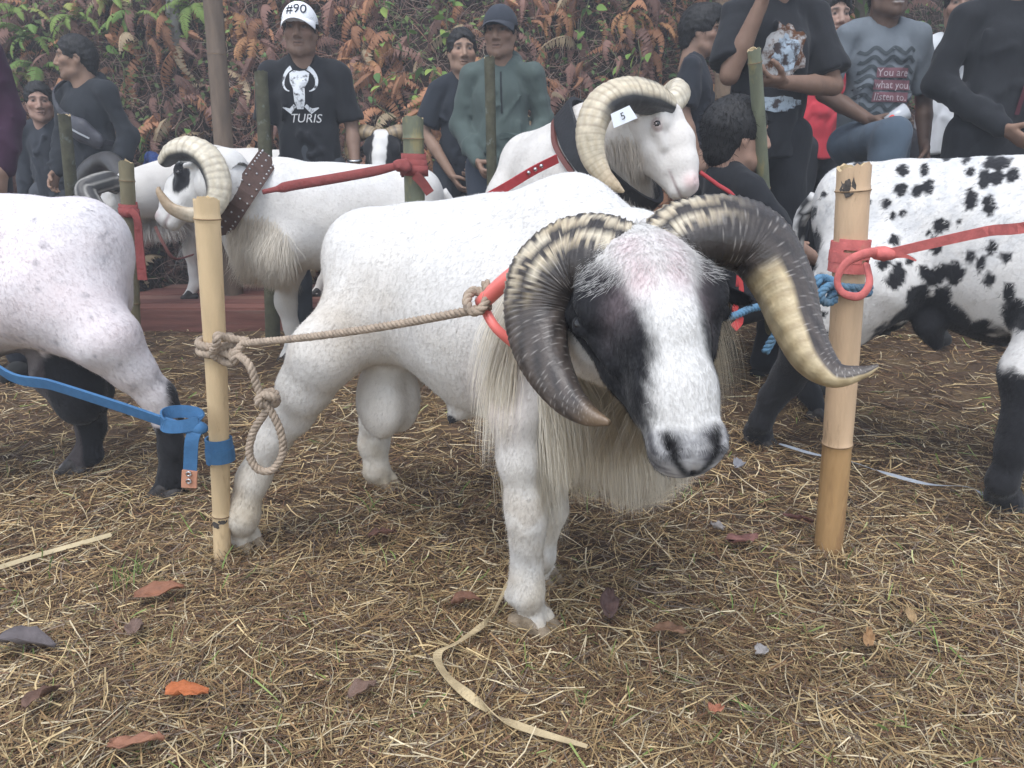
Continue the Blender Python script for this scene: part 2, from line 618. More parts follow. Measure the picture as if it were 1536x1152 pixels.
PAL = [(0.41, 0.28, 0.135), (0.56, 0.425, 0.225), (0.27, 0.168, 0.08), (0.145, 0.087, 0.05), (0.66, 0.55, 0.36), (0.21, 0.16, 0.12), (0.17, 0.092, 0.053)]
obj('dry_straw', straw_field('dry_straw', 150000, 21, 0.02, 0.085, 0.0012, 0.0030, 0.014, 0.12, PAL, [4, 3, 5, 5, 1.4, 2.5, 3]), straw_m, kind='stuff',
    label='thick mat of trodden dry straw covering the ground', cat='straw')
obj('straw_stalks', straw_field('straw_stalks', 21000, 35, 0.04, 0.14, 0.0014, 0.0034, 0.018, 0.14, PAL, [4, 5, 2, 1, 4.5, 1.5, 1]), straw_m, kind='stuff',
    label='longer pale stalks lying loose on top of the straw', cat='straw')
GPAL = [(0.20, 0.27, 0.07), (0.30, 0.36, 0.12), (0.15, 0.22, 0.06), (0.42, 0.42, 0.2)]
obj('grass_blades', straw_field('grass_blades', 2200, 51, 0.025, 0.075, 0.0015, 0.0040, 0.012, 0.6, GPAL, [3, 2, 2, 1]), straw_m, kind='stuff',
    label='sparse green grass blades poking through the straw', cat='grass')

# ================================================================== ANIMALS
LATC = V3(-0.707, -0.707, 0)
def hornmesh(name, pts, side_hint, ridges, colfun, tri=0.25, seg=28, n=150):
    """pts: (px,py,pz,radius) control rows; cross-section phi=0 faces away from the curl's centre"""
    pts = np.asarray(pts, float)
    Q = spline(pts, n)
    P, r = Q[:, :3], np.clip(Q[:, 3], 0.002, None)
    T = np.gradient(P, axis=0); T /= np.linalg.norm(T, axis=1)[:, None]
    # binormal of the curl, outer normal
    c = P.mean(0)
    Bn = nrm(side_hint)
    O = np.cross(T, Bn); 
    if np.sum(O * np.gradient(T, axis=0)) > 0: O = -O      # away from the centre of the curl
    O /= np.linalg.norm(O, axis=1)[:, None]
    Bv = np.cross(T, O); 
    sgn = 1 if np.mean(Bv @ np.asarray(side_hint)) > 0 else -1
    Bv = Bv * sgn
    ph = np.linspace(0, 2 * math.pi, seg, endpoint=False)
    s = np.concatenate([[0], np.cumsum(np.linalg.norm(np.diff(P, axis=0), axis=1))])
    u = s / s[-1]
    rg = np.random.default_rng(5)
    saw = ((u * ridges + 0.25 * np.sin(u * 17)) % 1.0)
    ridge = (1 - saw) ** 1.5 
    rad = r[:, None] * (1 + tri * 0.30 * np.cos(3 * ph[None, :]) )
    outer = np.clip(np.cos(ph), 0, 1)[None, :] ** 0.5
    fade = np.clip(1.15 - u * 1.1, 0.1, 1)[:, None]
    rad = rad * (1 + fade * (0.036 * outer + 0.014) * (ridge[:, None] - 0.4)) 
    wob = 0.012 * np.sin(7 * ph[None, :] + 23 * u[:, None]) + 0.01 * rg.normal(size=(n, seg)) * fade
    rad = rad * (1 + wob)
    v = P[:, None, :] + rad[:, :, None] * (np.cos(ph)[None, :, None] * O[:, None, :] + np.sin(ph)[None, :, None] * Bv[:, None, :])
    U_, PH = np.meshgrid(u, ph, indexing='ij')
    SAW = np.repeat(saw[:, None], seg, 1)
    col = colfun(U_.ravel(), PH.ravel(), SAW.ravel())
    f = []
    for i in range(n - 1):
        for j in range(seg):
            k = (j + 1) % seg
            f.append((i * seg + j, i * seg + k, (i + 1) * seg + k, (i + 1) * seg + j))
    f.append(tuple(range(seg - 1, -1, -1))); f.append(tuple((n - 1) * seg + j for j in range(seg)))
    if sgn < 0: f = [t[::-1] for t in f]
    return mesh_np(name, v.reshape(-1, 3), f, True, col)

HLAT = 1.10
CURN = [None]
BODYCOL = {}
def head_axes(poll, muzzle, lat_hint):
    f = nrm(np.asarray(muzzle) - np.asarray(poll))
    l = np.asarray(lat_hint, float); l = nrm(l - f * np.dot(l, f))
    n = np.cross(f, l)       # out of the face
    return l, f, n
def sheep_head(h, poll, muzzle, lat_hint, hscale=1.0, mouth=True, ears=True, earang=0.0, neck_to=None):
    """a head in its own fine field: local x across the face, y down the nose, z out of the face. returns verts, faces, local coords"""
    l, f, n = head_axes(poll, muzzle, lat_hint)
    S = SDF((-0.19, -0.13, -0.21), (0.19, 0.34, 0.08), h)
    S.ell((0, 0.045, -0.07), (0.076, 0.088, 0.074), k=0.02)
    S.chain([((0, 0.06, -0.052), 0.066), ((0, 0.13, -0.050), 0.051), ((0, 0.20, -0.048), 0.041), ((0, 0.258, -0.050), 0.036)], 0.02)
    S.chain([((0, 0.07, -0.018), 0.036), ((0, 0.14, -0.010), 0.033), ((0, 0.205, -0.022), 0.029), ((0, 0.25, -0.034), 0.026)], 0.03)     # roman nose
    S.chain([((0, 0.08, -0.125), 0.048), ((0, 0.16, -0.112), 0.031), ((0, 0.245, -0.082), 0.025)], 0.025)                               # jaw
    for sg in (-1, 1):
        S.chain([((sg * 0.040, 0.06, -0.10), 0.046), ((sg * 0.028, 0.14, -0.095), 0.030), ((sg * 0.018, 0.20, -0.08), 0.022)], 0.02)  # cheek
        S.ell((sg * 0.064, 0.078, -0.036), (0.024, 0.034, 0.022), k=0.02)                  # brow
        S.chain([((sg * 0.066, 0.10, -0.058), 0.016), ((sg * 0.050, 0.15, -0.058), 0.012)], 0.015)    # facial crest
        S.cutell((sg * 0.084, 0.096, -0.052), (0.014, 0.019, 0.013), k=0.008)              # eye socket
        S.ell((sg * 0.077, 0.096, -0.052), (0.0145, 0.016, 0.0135), k=0.004)
        S.ell((sg * 0.021, 0.268, -0.028), (0.019, 0.022, 0.018), k=0.012)                 # nostril wing
        S.cutcone((sg * 0.012, 0.291, -0.034), (sg * 0.031, 0.268, -0.010), 0.0055, 0.004, k=0.006)
        S.cone((sg * 0.044, 0.015, -0.050), (sg * 0.062, -0.012, -0.062), 0.030, 0.030, k=0.03)     # horn socket
        if ears:
            e = V3(sg * 0.125, 0.065 + earang, -0.095)
            S.cone((sg * 0.072, 0.035, -0.092), e, 0.019, 0.010, k=0.015, sq=((0.2 * sg, 0, 0.98), 0.7))
    S.ell((0, 0.276, -0.052), (0.033, 0.022, 0.030), k=0.02)     # upper lip
    S.ell((0, 0.272, -0.080), (0.026, 0.020, 0.020), k=0.012)     # lower lip
    S.cutcone((0, 0.300, -0.028), (0, 0.296, -0.052), 0.0028, 0.0022, k=0.006)      # philtrum
    if mouth:
        for sg in (-1, 1):
            S.cutcone((0, 0.300, -0.067), (sg * 0.030, 0.285, -0.070), 0.0035, 0.0035, k=0.006)
            S.cutcone((sg * 0.030, 0.285, -0.070), (sg * 0.044, 0.225, -0.080), 0.0035, 0.002, k=0.006)
    S.cone((0, 0.04, -0.10), (0, -0.01, -0.15), 0.072, 0.080, k=0.03)
    v, F = S.surface(1)
    M = np.stack([l * HLAT, f, n], 0) * hscale
    return np.asarray(poll) + v @ M, F[:, ::-1], v
def head_pt(poll, muzzle, lat_hint, p, hs=1.0):
    l, f, n = head_axes(poll, muzzle, lat_hint)
    return np.asarray(poll) + (l * p[0] * HLAT + f * p[1] + n * p[2]) * hs

eye_m = mat('animal_eye', (0.012, 0.009, 0.007), 0.06, spec=0.6)
coat_m = mat('sheep_coat', attr=True, rough=0.9, spec=0.08, noise=(14, 0.06), bump=(130, 0.35, 0.004), sheen=0.15)
hair_m = mat('sheep_hair', attr=True, rough=0.85, spec=0.12, trans=0.15)
horn_m = mat('ram_horn', attr=True, rough=0.40, spec=0.45, noise=(60, 0.22), bump=(150, 0.35, 0.003))
tan_hoof_m = mat('tan_hoof', (0.26, 0.20, 0.135), 0.6, noise=(40, 0.3), bump=(80, 0.5), mottle=(30, (0.16, 0.12, 0.09), 0.7, 0.55))
hoof_m = mat('hoof', (0.045, 0.04, 0.038), 0.55, noise=(40, 0.3), bump=(80, 0.3))

def build_sheep(name, label, group, hip, sho, zt, feet, poll, muzzle, lat_hint, h, colfun, hcolfun, sc=1.0, hs=1.0, spine_x=None, mane=None, horns=(), scrotum=None,
                belly=0.0, hh=0.005, ears=True, tail=True, legs_over=None, extra=None, neck_r=(0.145, 0.095), coat_k=None, neck_mid=None, hoofcol=None, withers=0.0, pelvis_r=None):
    """hip, sho: ground x,y of the hip and shoulder centres; zt: height of the back; feet: near hind, far hind, near fore, far fore (x,y,z)"""
    hip = V3(*hip, 0); sho = V3(*sho, 0)
    d = nrm(sho - hip)
    lat = np.cross(V3(0, 0, 1), d)          # animal's left
    if lat[1] > 0: lat = -lat               # the side towards the camera
    sq = (lat, 0.90)
    root = thing(name, label, 'ram', ((hip + sho) / 2), group)
    rb = 0.185 * sc
    zc_ = zt - rb
    pr = pelvis_r or 0.162 * sc
    mid = hip * 0.45 + sho * 0.55
    allp = [hip, sho, np.asarray(poll)] + [np.asarray(t) for t in feet]
    allp = np.array([np.append(p[:2], 0) for p in allp])
    lo = allp.min(0) - 0.30; hi = allp.max(0) + 0.30
    lo[2] = min(np.asarray(t)[2] for t in feet) - 0.03; hi[2] = max(zt + 0.12, poll[2] + 0.12)
    S = SDF(lo, hi, h)
    up = V3(0, 0, 1)
    # barrel
    S.chain([(hip - d * 0.02 + up * (zt - pr - 0.005), pr), (mid + up * (zc_ - 0.005 - belly * 0.5), rb + belly * 0.3), (sho + d * 0.0 + up * (zc_ + 0.0), rb + 0.004)], 0.05, sq)
    S.ell(mid + d * 0.07 + up * (zc_ - 0.050 - belly), (0.155 * sc, 0.19 * sc, 0.15 * sc), np.stack([lat, d, up]), 0.06)        # belly and brisket
    S.cone(hip + d * 0.03 + up * (zt - 0.055), sho + up * (zt - 0.055 + withers), 0.055, 0.065, 0.06)                          # topline
    S.ell(sho - d * 0.01 + up * (zt - 0.06 + withers), (0.075 * sc, 0.10 * sc, 0.085), np.stack([lat, d, up]), 0.05)           # withers
    S.ell(hip - d * 0.10 * sc + up * (zt - 0.10), (0.10 * sc, 0.09 * sc, 0.09 * sc), np.stack([lat, d, up]), 0.06)             # croup
    chest = sho + d * 0.13 * sc + up * (zc_ - 0.06)
    S.ell(chest, (0.125 * sc, 0.11 * sc, 0.15 * sc), np.stack([lat, d, up]), 0.06)
    # neck
    l_, f_, n_ = head_axes(poll, muzzle, lat_hint)
    nb = np.asarray(poll) + (f_ * 0.045 - n_ * 0.150) * hs
    n0 = sho + d * 0.07 * sc + up * (zc_ + 0.045)
    if neck_mid is None:
        S.cone(n0, nb, neck_r[0] * sc, neck_r[1] * sc, 0.06)
    else:
        S.chain([(n0, neck_r[0] * sc), (np.asarray(neck_mid), 0.5 * (neck_r[0] + neck_r[1]) * sc), (nb, neck_r[1] * sc)], 0.06)
    # legs
    for i, ft in enumerate(feet):
        ft = np.asarray(ft, float)
        sd = 1 if i % 2 == 0 else -1
        if legs_over and i in legs_over:
            ch = [(np.asarray(p, float), r) for p, r in legs_over[i]]
        elif i < 2:
            hj = hip + lat * sd * 0.085 * sc + up * (zt - 0.25 * sc) - d * 0.03
            st = hip * 0.45 + ft * 0.55 + lat * sd * 0.02 + d * 0.10 * sc; st[2] = ft[2] + 0.42 * sc
            hk = ft - d * 0.085 * sc; hk[2] = ft[2] + 0.265 * sc
            fl = ft - d * 0.015; fl[2] = ft[2] + 0.085 * sc
            ch = [(hj, 0.12 * sc), (st, 0.075 * sc), (st * 0.35 + hk * 0.65, 0.044 * sc), (hk, 0.035 * sc), (fl * 0.6 + hk * 0.4, 0.026 * sc), (fl, 0.030 * sc), (ft + d * 0.02 + up * 0.03, 0.029 * sc)]
        else:
            sj = sho + lat * sd * 0.105 * sc + up * (zt - 0.28 * sc)
            el = sho * 0.5 + ft * 0.5 + lat * sd * 0.03 - d * 0.02; el[2] = ft[2] + 0.44 * sc
            kn = sho * 0.12 + ft * 0.88 + d * 0.015; kn[2] = ft[2] + 0.255 * sc
            fl = ft - d * 0.012; fl[2] = ft[2] + 0.085 * sc
            ch = [(sj, 0.098 * sc), (el, 0.056 * sc), (kn + up * 0.03, 0.034 * sc), (kn, 0.034 * sc), (kn * 0.4 + fl * 0.6, 0.025 * sc), (fl, 0.029 * sc), (ft + d * 0.02 + up * 0.03, 0.029 * sc)]
        S.chain(ch[:2], 0.055); S.chain(ch[1:], 0.03)
        e = ch[-1][0]; pz = ch[-2][0]
        for q in (-1, 1):                     # the two claws
            S.ell(V3(e[0], e[1], ft[2] + 0.020) + lat * q * 0.017 + d * 0.014, (0.017, 0.030, 0.024), np.stack([lat, d, up]), 0.010)
            S.ell(pz - d * 0.030 + lat * q * 0.013 - up * 0.012, (0.009, 0.010, 0.014), np.stack([lat, d, up]), 0.012)      # dew claws
    if scrotum is not None:
        c, r = scrotum
        S.cone(np.asarray(c) + up * (r[2] + 0.06), c, 0.045, 0.05, 0.04)
        for q in (-1, 1):
            S.ell(np.asarray(c) + lat * q * r[0] * 0.42, (r[0] * 0.72, r[1], r[2]), np.stack([lat, d, up]), 0.02)
    if extra: extra(S, d, lat)
    S.ripple(0.004, (0.16, 0.09, 0.05), 4)
    v, F = S.surface(1)
    hv, hF, hl = sheep_head(hh, poll, muzzle, lat_hint, hs, ears=ears)
    # let the body's neck end inside the head shell
    CURN[0] = vnormals(v, F)
    col = colfun(v)
    CURN[0] = None
    hcol = hcolfun(hl)
    V = np.vstack([v, hv]); FF = np.vstack([F, hF + len(v)])
    BODYCOL[root.name] = (col, hcol)
    me = mesh_np('body', V, FF, True, np.vstack([col, hcol]))
    adopt(root, 'body', me, coat_m)
    for sg in (-1, 1):
        e = head_pt(poll, muzzle, lat_hint, (sg * 0.0795, 0.096, -0.051), hs)
        adopt(root, 'eye', ball('eye', e, 0.0125 * hs), eye_m)
    for i, ft in enumerate(feet):
        ft = np.asarray(ft, float)
        e = (np.asarray(legs_over[i][-1][0], float) if legs_over and i in legs_over else ft + d * 0.02)
        H_ = SDF(V3(e[0], e[1], ft[2]) - V3(0.09, 0.09, 0.03), V3(e[0], e[1], ft[2]) + V3(0.09, 0.09, 0.08), 0.0045)
        for q in (-1, 1):
            H_.cone(V3(e[0], e[1], ft[2] + 0.014) + lat * q * 0.0185 - d * 0.020, V3(e[0], e[1], ft[2] + 0.006) + lat * q * 0.016 + d * 0.045, 0.021, 0.012, 0.004)
            H_.cone(V3(e[0], e[1], ft[2] + 0.034) + lat * q * 0.017 + d * 0.005, V3(e[0], e[1], ft[2] + 0.006) + lat * q * 0.016 + d * 0.045, 0.020, 0.012, 0.006)
        H_.plane((0, 0, ft[2] - 0.004), (0, 0, -1))
        adopt(root, 'hoof', mesh_np('hoof', *H_.surface(1)), hoofcol or hoof_m)
    for hm in horns:
        adopt(root, 'horn', hm, horn_m)
    if tail:
        tp = hip - d * (pr + 0.055) + up * (zt - 0.13)
        P = spline([tp + d * 0.03 + up * 0.03, tp - d * 0.012 - up * 0.03, tp - d * 0.012 - up * 0.11, tp + d * 0.0 - up * 0.19], 12)
        tm = tube_mesh('tail', P, np.linspace(0.026, 0.010, 12) * sc, seg=10, up=d)
        a_ = tm.attributes.new('Col', 'FLOAT_COLOR', 'POINT')
        cc = np.ones((len(tm.vertices), 4), np.float32)
        tv = np.array([tuple(q.co) for q in tm.vertices])
        cc[:, :3] = colfun(tv)
        a_.data.foreach_set('color', cc.ravel())
        adopt(root, 'tail', tm, coat_m)
    return root, (v, F), (hv, hF, hl), d, lat
def ball(name, c, r, sc=(1, 1, 1), seg=14):
    th = np.linspace(0, math.pi, seg // 2 + 2)[1:-1]
    a = np.linspace(0, 2 * math.pi, seg, endpoint=False)
    v = [(0, 0, 1), (0, 0, -1)]
    for t in th:
        for q in a:
            v.append((math.sin(t) * math.cos(q), math.sin(t) * math.sin(q), math.cos(t)))
    f = []
    m = len(th)
    for j in range(seg):
        k = (j + 1) % seg
        f.append((0, 2 + j, 2 + k))
        f.append((1, 2 + (m - 1) * seg + k, 2 + (m - 1) * seg + j))
        for i in range(m - 1):
            f.append((2 + i * seg + j, 2 + (i + 1) * seg + j, 2 + (i + 1) * seg + k, 2 + i * seg + k))
    return mesh_np(name, np.array(v) * r * np.array(sc) + np.asarray(c), f, True)
def sm(x, a, b):
    t = np.clip((x - a) / (b - a), 0, 1)
    return t * t * (3 - 2 * t)
def mixc(a, b, t):
    return np.asarray(a) * (1 - t[:, None]) + np.asarray(b) * t[:, None]
WHITE = V3(0.69, 0.672, 0.64)
CREAM = V3(0.62, 0.56, 0.47)
PINK = V3(0.62, 0.50, 0.47)
BLACK = V3(0.018, 0.018, 0.02)

# ------------------------------------------------------------------ the big ram in front
A_POLL = U(964, 342, 0.885)
A_MUZ = U(1048, 672, 0.775)
A_LAT = CR * 0.97 + CU * 0.22 + CF * 0.10
A_HS = 0.98
def a_col(v):
    n = vnoise(v, 26, 2)
    c = mixc(WHITE, CREAM, np.clip(0.22 + 0.35 * n, 0, 1) * sm(v[:, 2], 0.85, 0.1))
    # warm stain on the flank and rump, yellowish legs
    st = np.exp(-(((v[:, 0] + 0.36) / 0.16) ** 2 + ((v[:, 2] - 0.58) / 0.14) ** 2)) * (0.5 + 0.5 * n)
    c = mixc(c, (0.52, 0.43, 0.32), np.clip(st * 0.6, 0, 1))
    c = mixc(c, (0.54, 0.45, 0.32), sm(v[:, 2], 0.34, 0.05) * np.clip(0.5 + 0.6 * n, 0, 1))
    c = mixc(c, (0.42, 0.35, 0.27), np.clip(vnoise(v, 60, 8) * 1.2 - 0.35, 0, 0.45) * sm(v[:, 2], 0.55, 0.2))
    c = mixc(c, (0.40, 0.33, 0.24), sm(v[:, 2], 0.05, 0.0) * 0.8)
    c = mixc(c, BLACK * 2, sm(np.linalg.norm(v - UY(675, 634, 1.41), axis=1), 0.022, 0.016))
    arm = np.exp(-(((v[:, 0] + 0.02) / 0.05) ** 2 + ((v[:, 1] - 1.25) / 0.09) ** 2 + ((v[:, 2] - 0.47) / 0.06) ** 2))
    c = mixc(c, (0.60, 0.42, 0.38), np.clip(arm * 0.7, 0, 1))
    return c
def a_hcol(p):
    x, y, z = p[:, 0], p[:, 1], p[:, 2]
    n = vnoise(p, 90, 5); n2 = vnoise(p, 260, 9)
    w = np.interp(y, [-0.1, 0.0, 0.045, 0.08, 0.12, 0.17, 0.22, 0.25, 0.3], [0.10, 0.085, 0.056, 0.040, 0.031, 0.029, 0.038, 0.043, 0.047])
    xs = x + 0.004 * n + 0.003 * n2 - 0.004
    c = np.repeat((WHITE * 0.97)[None], len(p), 0)
    bare = np.exp(-((np.abs(x) - 0.020) / 0.020) ** 2) * sm(y, -0.01, 0.02) * sm(y, 0.14, 0.06)
    c = mixc(c, (0.62, 0.50, 0.50), np.clip(bare * (0.75 + 0.4 * n), 0, 0.85))
    edge = sm(np.abs(xs), w - 0.010, w + 0.009) * np.maximum(sm(y, -0.02, 0.035), sm(np.abs(x), 0.07, 0.085))
    blk = mixc(np.repeat((BLACK * 1.25)[None], len(p), 0), (0.21, 0.165, 0.175), np.clip(np.exp(-((np.abs(x) - 0.045) / 0.014) ** 2) * sm(y, 0.02, 0.06) * sm(y, 0.16, 0.09) * (0.55 + 0.5 * n), 0, 1))
    blk = mixc(blk, (0.75, 0.74, 0.7), sm(y, 0.0, -0.05) * sm(z, -0.05, -0.10))
    c = c * (1 - edge[:, None]) + blk * edge[:, None]
    # under the jaw: white; side jaw low: black
    c = mixc(c, WHITE * 0.9, sm(z, -0.135, -0.155))
    # muzzle: dark nostril V, grizzled lips
    nos = sm(y + 0.30 * np.abs(x), 0.258, 0.272)
    griz = np.clip(0.55 + 0.8 * n2 + 0.3 * n, 0.0, 1)
    lip = mixc(np.repeat(V3(0.11, 0.105, 0.115)[None], len(p), 0), (0.55, 0.54, 0.53), griz * 0.85)
    ax_ = np.abs(x)
    vee = np.exp(-((ax_ - np.interp(z, [-0.06, -0.045, -0.02, 0.0], [0.000, 0.006, 0.020, 0.030])) / 0.0055) ** 2) * (z > -0.062)
    lip = mixc(lip, (0.012, 0.012, 0.013), np.clip(vee * 1.1, 0, 1))
    lip = mixc(lip, (0.03, 0.03, 0.033), sm(ax_, 0.034, 0.041) * np.clip(0.75 + 0.4 * n, 0, 1))
    c = c * (1 - nos[:, None]) + lip * nos[:, None]
    dn = np.exp(-((np.abs(x) - 0.020) / 0.010) ** 2 - ((y - 0.272) / 0.014) ** 2 - ((z + 0.020) / 0.016) ** 2)
    c = mixc(c, (0.012, 0.011, 0.012), np.clip(dn * 1.5, 0, 1))
    mth = np.exp(-((z + 0.069) / 0.005) ** 2) * sm(y, 0.20, 0.24)
    c = mixc(c, (0.012, 0.011, 0.012), np.clip(mth * 1.2, 0, 1))
    return np.clip(c, 0.008, 0.9)

def a_horn_col(stripe_side, under=False, reach=0.55):
    def fun(u, ph, saw):
        n = np.sin(ph * 9 + u * 30) * 0.5 + np.sin(ph * 23 - u * 50) * 0.35
        o = np.cos(ph)                    # 1 on the outer ridge
        b = np.sin(ph) * stripe_side      # towards the striped face
        dark = np.repeat(V3(0.035, 0.029, 0.026)[None], len(u), 0)
        dark = mixc(dark, (0.12, 0.095, 0.08), np.clip(0.35 + 0.4 * n, 0, 1) * sm(u, 0.15, 0.6))
        crm = np.repeat(V3(0.46, 0.37, 0.24)[None], len(u), 0)
        crm = mixc(crm, (0.60, 0.53, 0.40), np.clip(0.5 + 0.6 * n, 0, 1))
        crm = mixc(crm, (0.16, 0.12, 0.09), sm(saw, 0.66, 0.95) * 0.55)
        ang = np.mod(ph * stripe_side + 0.35, 2 * math.pi)
        st = (np.sin((ang + 0.10 * np.sin(u * 60) + 0.06 * np.sin(u * 230)) * 9.0) > -0.1).astype(float)
        face = sm(o * 0.95 + b * 0.30 + 0.25 * (0.3 - u), 0.42, 0.60) * sm(u, reach + 0.10, reach - 0.10)
        c = mixc(dark, crm, np.zeros(len(u)))
        m = face * st
        c = c * (1 - m[:, None]) + crm * m[:, None]
        white = (np.sin(u * 330 + 3 * np.sin(ph * 3)) > 0.90) * (np.sin(ph * 13 + u * 9 + 2 * np.sin(u * 40)) > 0.55) * (1 - face) * sm(u, 0.1, 0.25)
        c = mixc(c, (0.34, 0.31, 0.28), white * 0.65)
        if under:
            inn = sm(-o * 0.85 + b * 0.12, 0.22, 0.30) * sm(u, 0.42, 0.50)
            cc = mixc(np.repeat(V3(0.50, 0.40, 0.24)[None], len(u), 0), (0.25, 0.17, 0.08), np.clip(0.3 + 0.5 * np.sin(u * 120), 0, 1) * 0.5)
            c = c * (1 - inn[:, None]) + cc * inn[:, None]
        else:
            tipm = sm(u, 0.86, 0.97)
            c = mixc(c, (0.22, 0.15, 0.09), tipm * 0.7)
        return c
    return fun
def hp(rows):
    return [(*U(px, py, zc), wpx * 0.5 * zc / FPX) for px, py, zc, wpx in rows]
HL = hornmesh('horn', hp([(958, 400, 0.925, 100), (915, 392, 0.93, 126), (868, 392, 0.95, 128), (824, 420, 0.96, 116), (808, 474, 0.96, 98), (818, 534, 0.94, 80), (846, 588, 0.91, 58), (880, 620, 0.88, 36), (914, 634, 0.855, 9)]),
              side_hint=-CF, ridges=54, colfun=a_horn_col(1, False, 0.42), n=300)
HR = hornmesh('horn', hp([(985, 392, 0.925, 80), (1020, 362, 0.925, 108), (1078, 350, 0.92, 108), (1134, 368, 0.92, 104), (1172, 424, 0.91, 88), (1193, 484, 0.89, 74), (1218, 535, 0.87, 60), (1252, 563, 0.85, 40), (1290, 560, 0.835, 22), (1318, 549, 0.825, 6)]),
              side_hint=-CF, ridges=58, colfun=a_horn_col(1, True, 0.22), n=300)
def nh(px, py, Y): return UY(px, py, Y)
A_FEET = [G(362, 815), G(570, 728), G(797, 935), G(806, 868)]
a_hip, a_sho = (-0.235, 1.60), (0.11, 1.36)
lg_nh = [(V3(-0.245, 1.54, 0.61), 0.112), (UY(488, 530, 1.50), 0.070), (UY(456, 583, 1.52), 0.054), (UY(437, 622, 1.54), 0.042), (UY(408, 657, 1.555), 0.038), (UY(381, 717, 1.555), 0.0325), (UY(364, 772, 1.54), 0.0325), (A_FEET[0] + V3(0.005, -0.005, 0.03), 0.029)]
lg_fh = [(V3(-0.18, 1.74, 0.56), 0.12), (UY(588, 575, 1.84), 0.060), (UY(566, 630, 1.90), 0.043), (UY(561, 665, 1.91), 0.037), (UY(565, 705, 1.90), 0.030), (A_FEET[1] + V3(0.008, -0.01, 0.03), 0.029)]
lg_nf = [(V3(0.066, 1.285, 0.56), 0.088), (UY(774, 620, 1.205), 0.043), (UY(780, 690, 1.20), 0.035), (UY(788, 750, 1.20), 0.0305), (UY(792, 782, 1.20), 0.030), (UY(791, 812, 1.21), 0.0250), (UY(791, 838, 1.225), 0.0230), (UY(790, 864, 1.225), 0.0240), (UY(790, 888, 1.225), 0.0260), (A_FEET[2] + V3(0, -0.012, 0.034), 0.027)]
lg_ff = [(V3(0.13, 1.42, 0.54), 0.10), (UY(822, 690, 1.36), 0.045), (UY(827, 762, 1.36), 0.031), (UY(812, 835, 1.38), 0.024), (A_FEET[3] + V3(0, -0.01, 0.03), 0.028)]
ramA, bA, hA, dA, latA = build_sheep('ram', 'big white ram with black and white face and wide curled horns, standing in front', None,
    a_hip, a_sho, 0.778, A_FEET, A_POLL, A_MUZ, A_LAT, 0.0075, a_col, a_hcol, sc=1.0, hs=A_HS, hh=0.0036,
    horns=(HL, HR), scrotum=(UY(582, 598, 1.60), (0.062, 0.062, 0.088)), legs_over={0: lg_nh, 1: lg_fh, 2: lg_nf, 3: lg_ff},
    neck_mid=V3(0.165, 1.12, 0.665), neck_r=(0.14, 0.10), withers=0.038, ears=True, belly=0.01, pelvis_r=0.155, hoofcol=tan_hoof_m,
    extra=lambda S, d, lat: (S.cone(UY(690, 612, 1.42), UY(676, 628, 1.42), 0.026, 0.011, 0.02)))

# ------------------------------------------------------------------ fur of the big ram: short coat, face, long chest mane
def fur_on(root, name, v, F, count, mask, L, wid, flow, colfun, seed, lift=0.35, nseg=2, curl=0.05, droop=0.1, jit=0.25, mat_=None, clump=0, cj=(0.88, 1.08)):
    N = vnormals(v, F)
    P, M, fi = scatter(v, F, N, count, mask, seed)
    rg = np.random.default_rng(seed)
    D = flow(P) + rg.normal(size=P.shape) * jit
    D -= M * np.sum(D * M, 1)[:, None]
    D /= np.linalg.norm(D, axis=1)[:, None] + 1e-9
    lf = lift if np.isscalar(lift) else lift(P)[:, None]
    D = D + M * lf
    Ls = L(P) if callable(L) else L * rg.uniform(0.6, 1.3, len(P))
    c = colfun(P, fi) * rg.uniform(*cj, (len(P), 1))
    me = hair_mesh(name, P - M * 0.001, D, Ls, wid * rg.uniform(0.6, 1.2, len(P)), M, np.clip(c, 0.005, 0.92), droop=droop, nseg=nseg, curl=curl, seed=seed, clump=clump)
    return adopt(root, name, me, mat_ or hair_m, kind='stuff')
vA, FA = bA
flowA = lambda P: np.repeat((-dA * 0.6 + V3(0, 0, -0.9))[None], len(P), 0)
fur_on(ramA, 'coat', vA, FA, 120000, (vA[:, 2] > 0.035).astype(float), lambda P: np.random.default_rng(9).uniform(0.6, 1.4, len(P)) * np.where(P[:, 2] < 0.28, 0.012, 0.011), 0.0010, flowA, lambda P, fi: a_col(P) * (1 + 0.05 * vnoise(P, 120, 15))[:, None], 3, lift=0.31, jit=0.42, cj=(0.80, 1.06))
hvA, hFA, hlA = hA
pA, fA_, nA_ = head_axes(A_POLL, A_MUZ, A_LAT)[0:3]
hcA = a_hcol(hlA)
fur_on(ramA, 'face_hair', hvA, hFA, 42000, (hlA[:, 1] > -0.03).astype(float) * (hlA[:, 1] < 0.285), 0.009, 0.0008,
       lambda P: np.repeat((fA_ * 0.9 + V3(0, 0, -0.15))[None], len(P), 0) + 1.1 * ((P - A_POLL) @ pA)[:, None] * pA * 6, lambda P, fi: hcA[fi], 5, lift=0.35, jit=0.3)
# forehead tuft
fur_on(ramA, 'forelock', hvA, hFA, 2600, ((hlA[:, 1] < 0.075) & (hlA[:, 1] > -0.05) & (hlA[:, 2] > -0.06) & (np.abs(hlA[:, 0]) < 0.075)).astype(float), 0.015, 0.0008,
       lambda P: np.repeat((fA_ * 0.6)[None], len(P), 0) + ((P - A_POLL) @ pA)[:, None] * pA * 18, lambda P, fi: np.clip(hcA[fi] * 0.4 + WHITE * 0.6, 0, 0.85), 8, lift=0.5, nseg=3, curl=0.12)
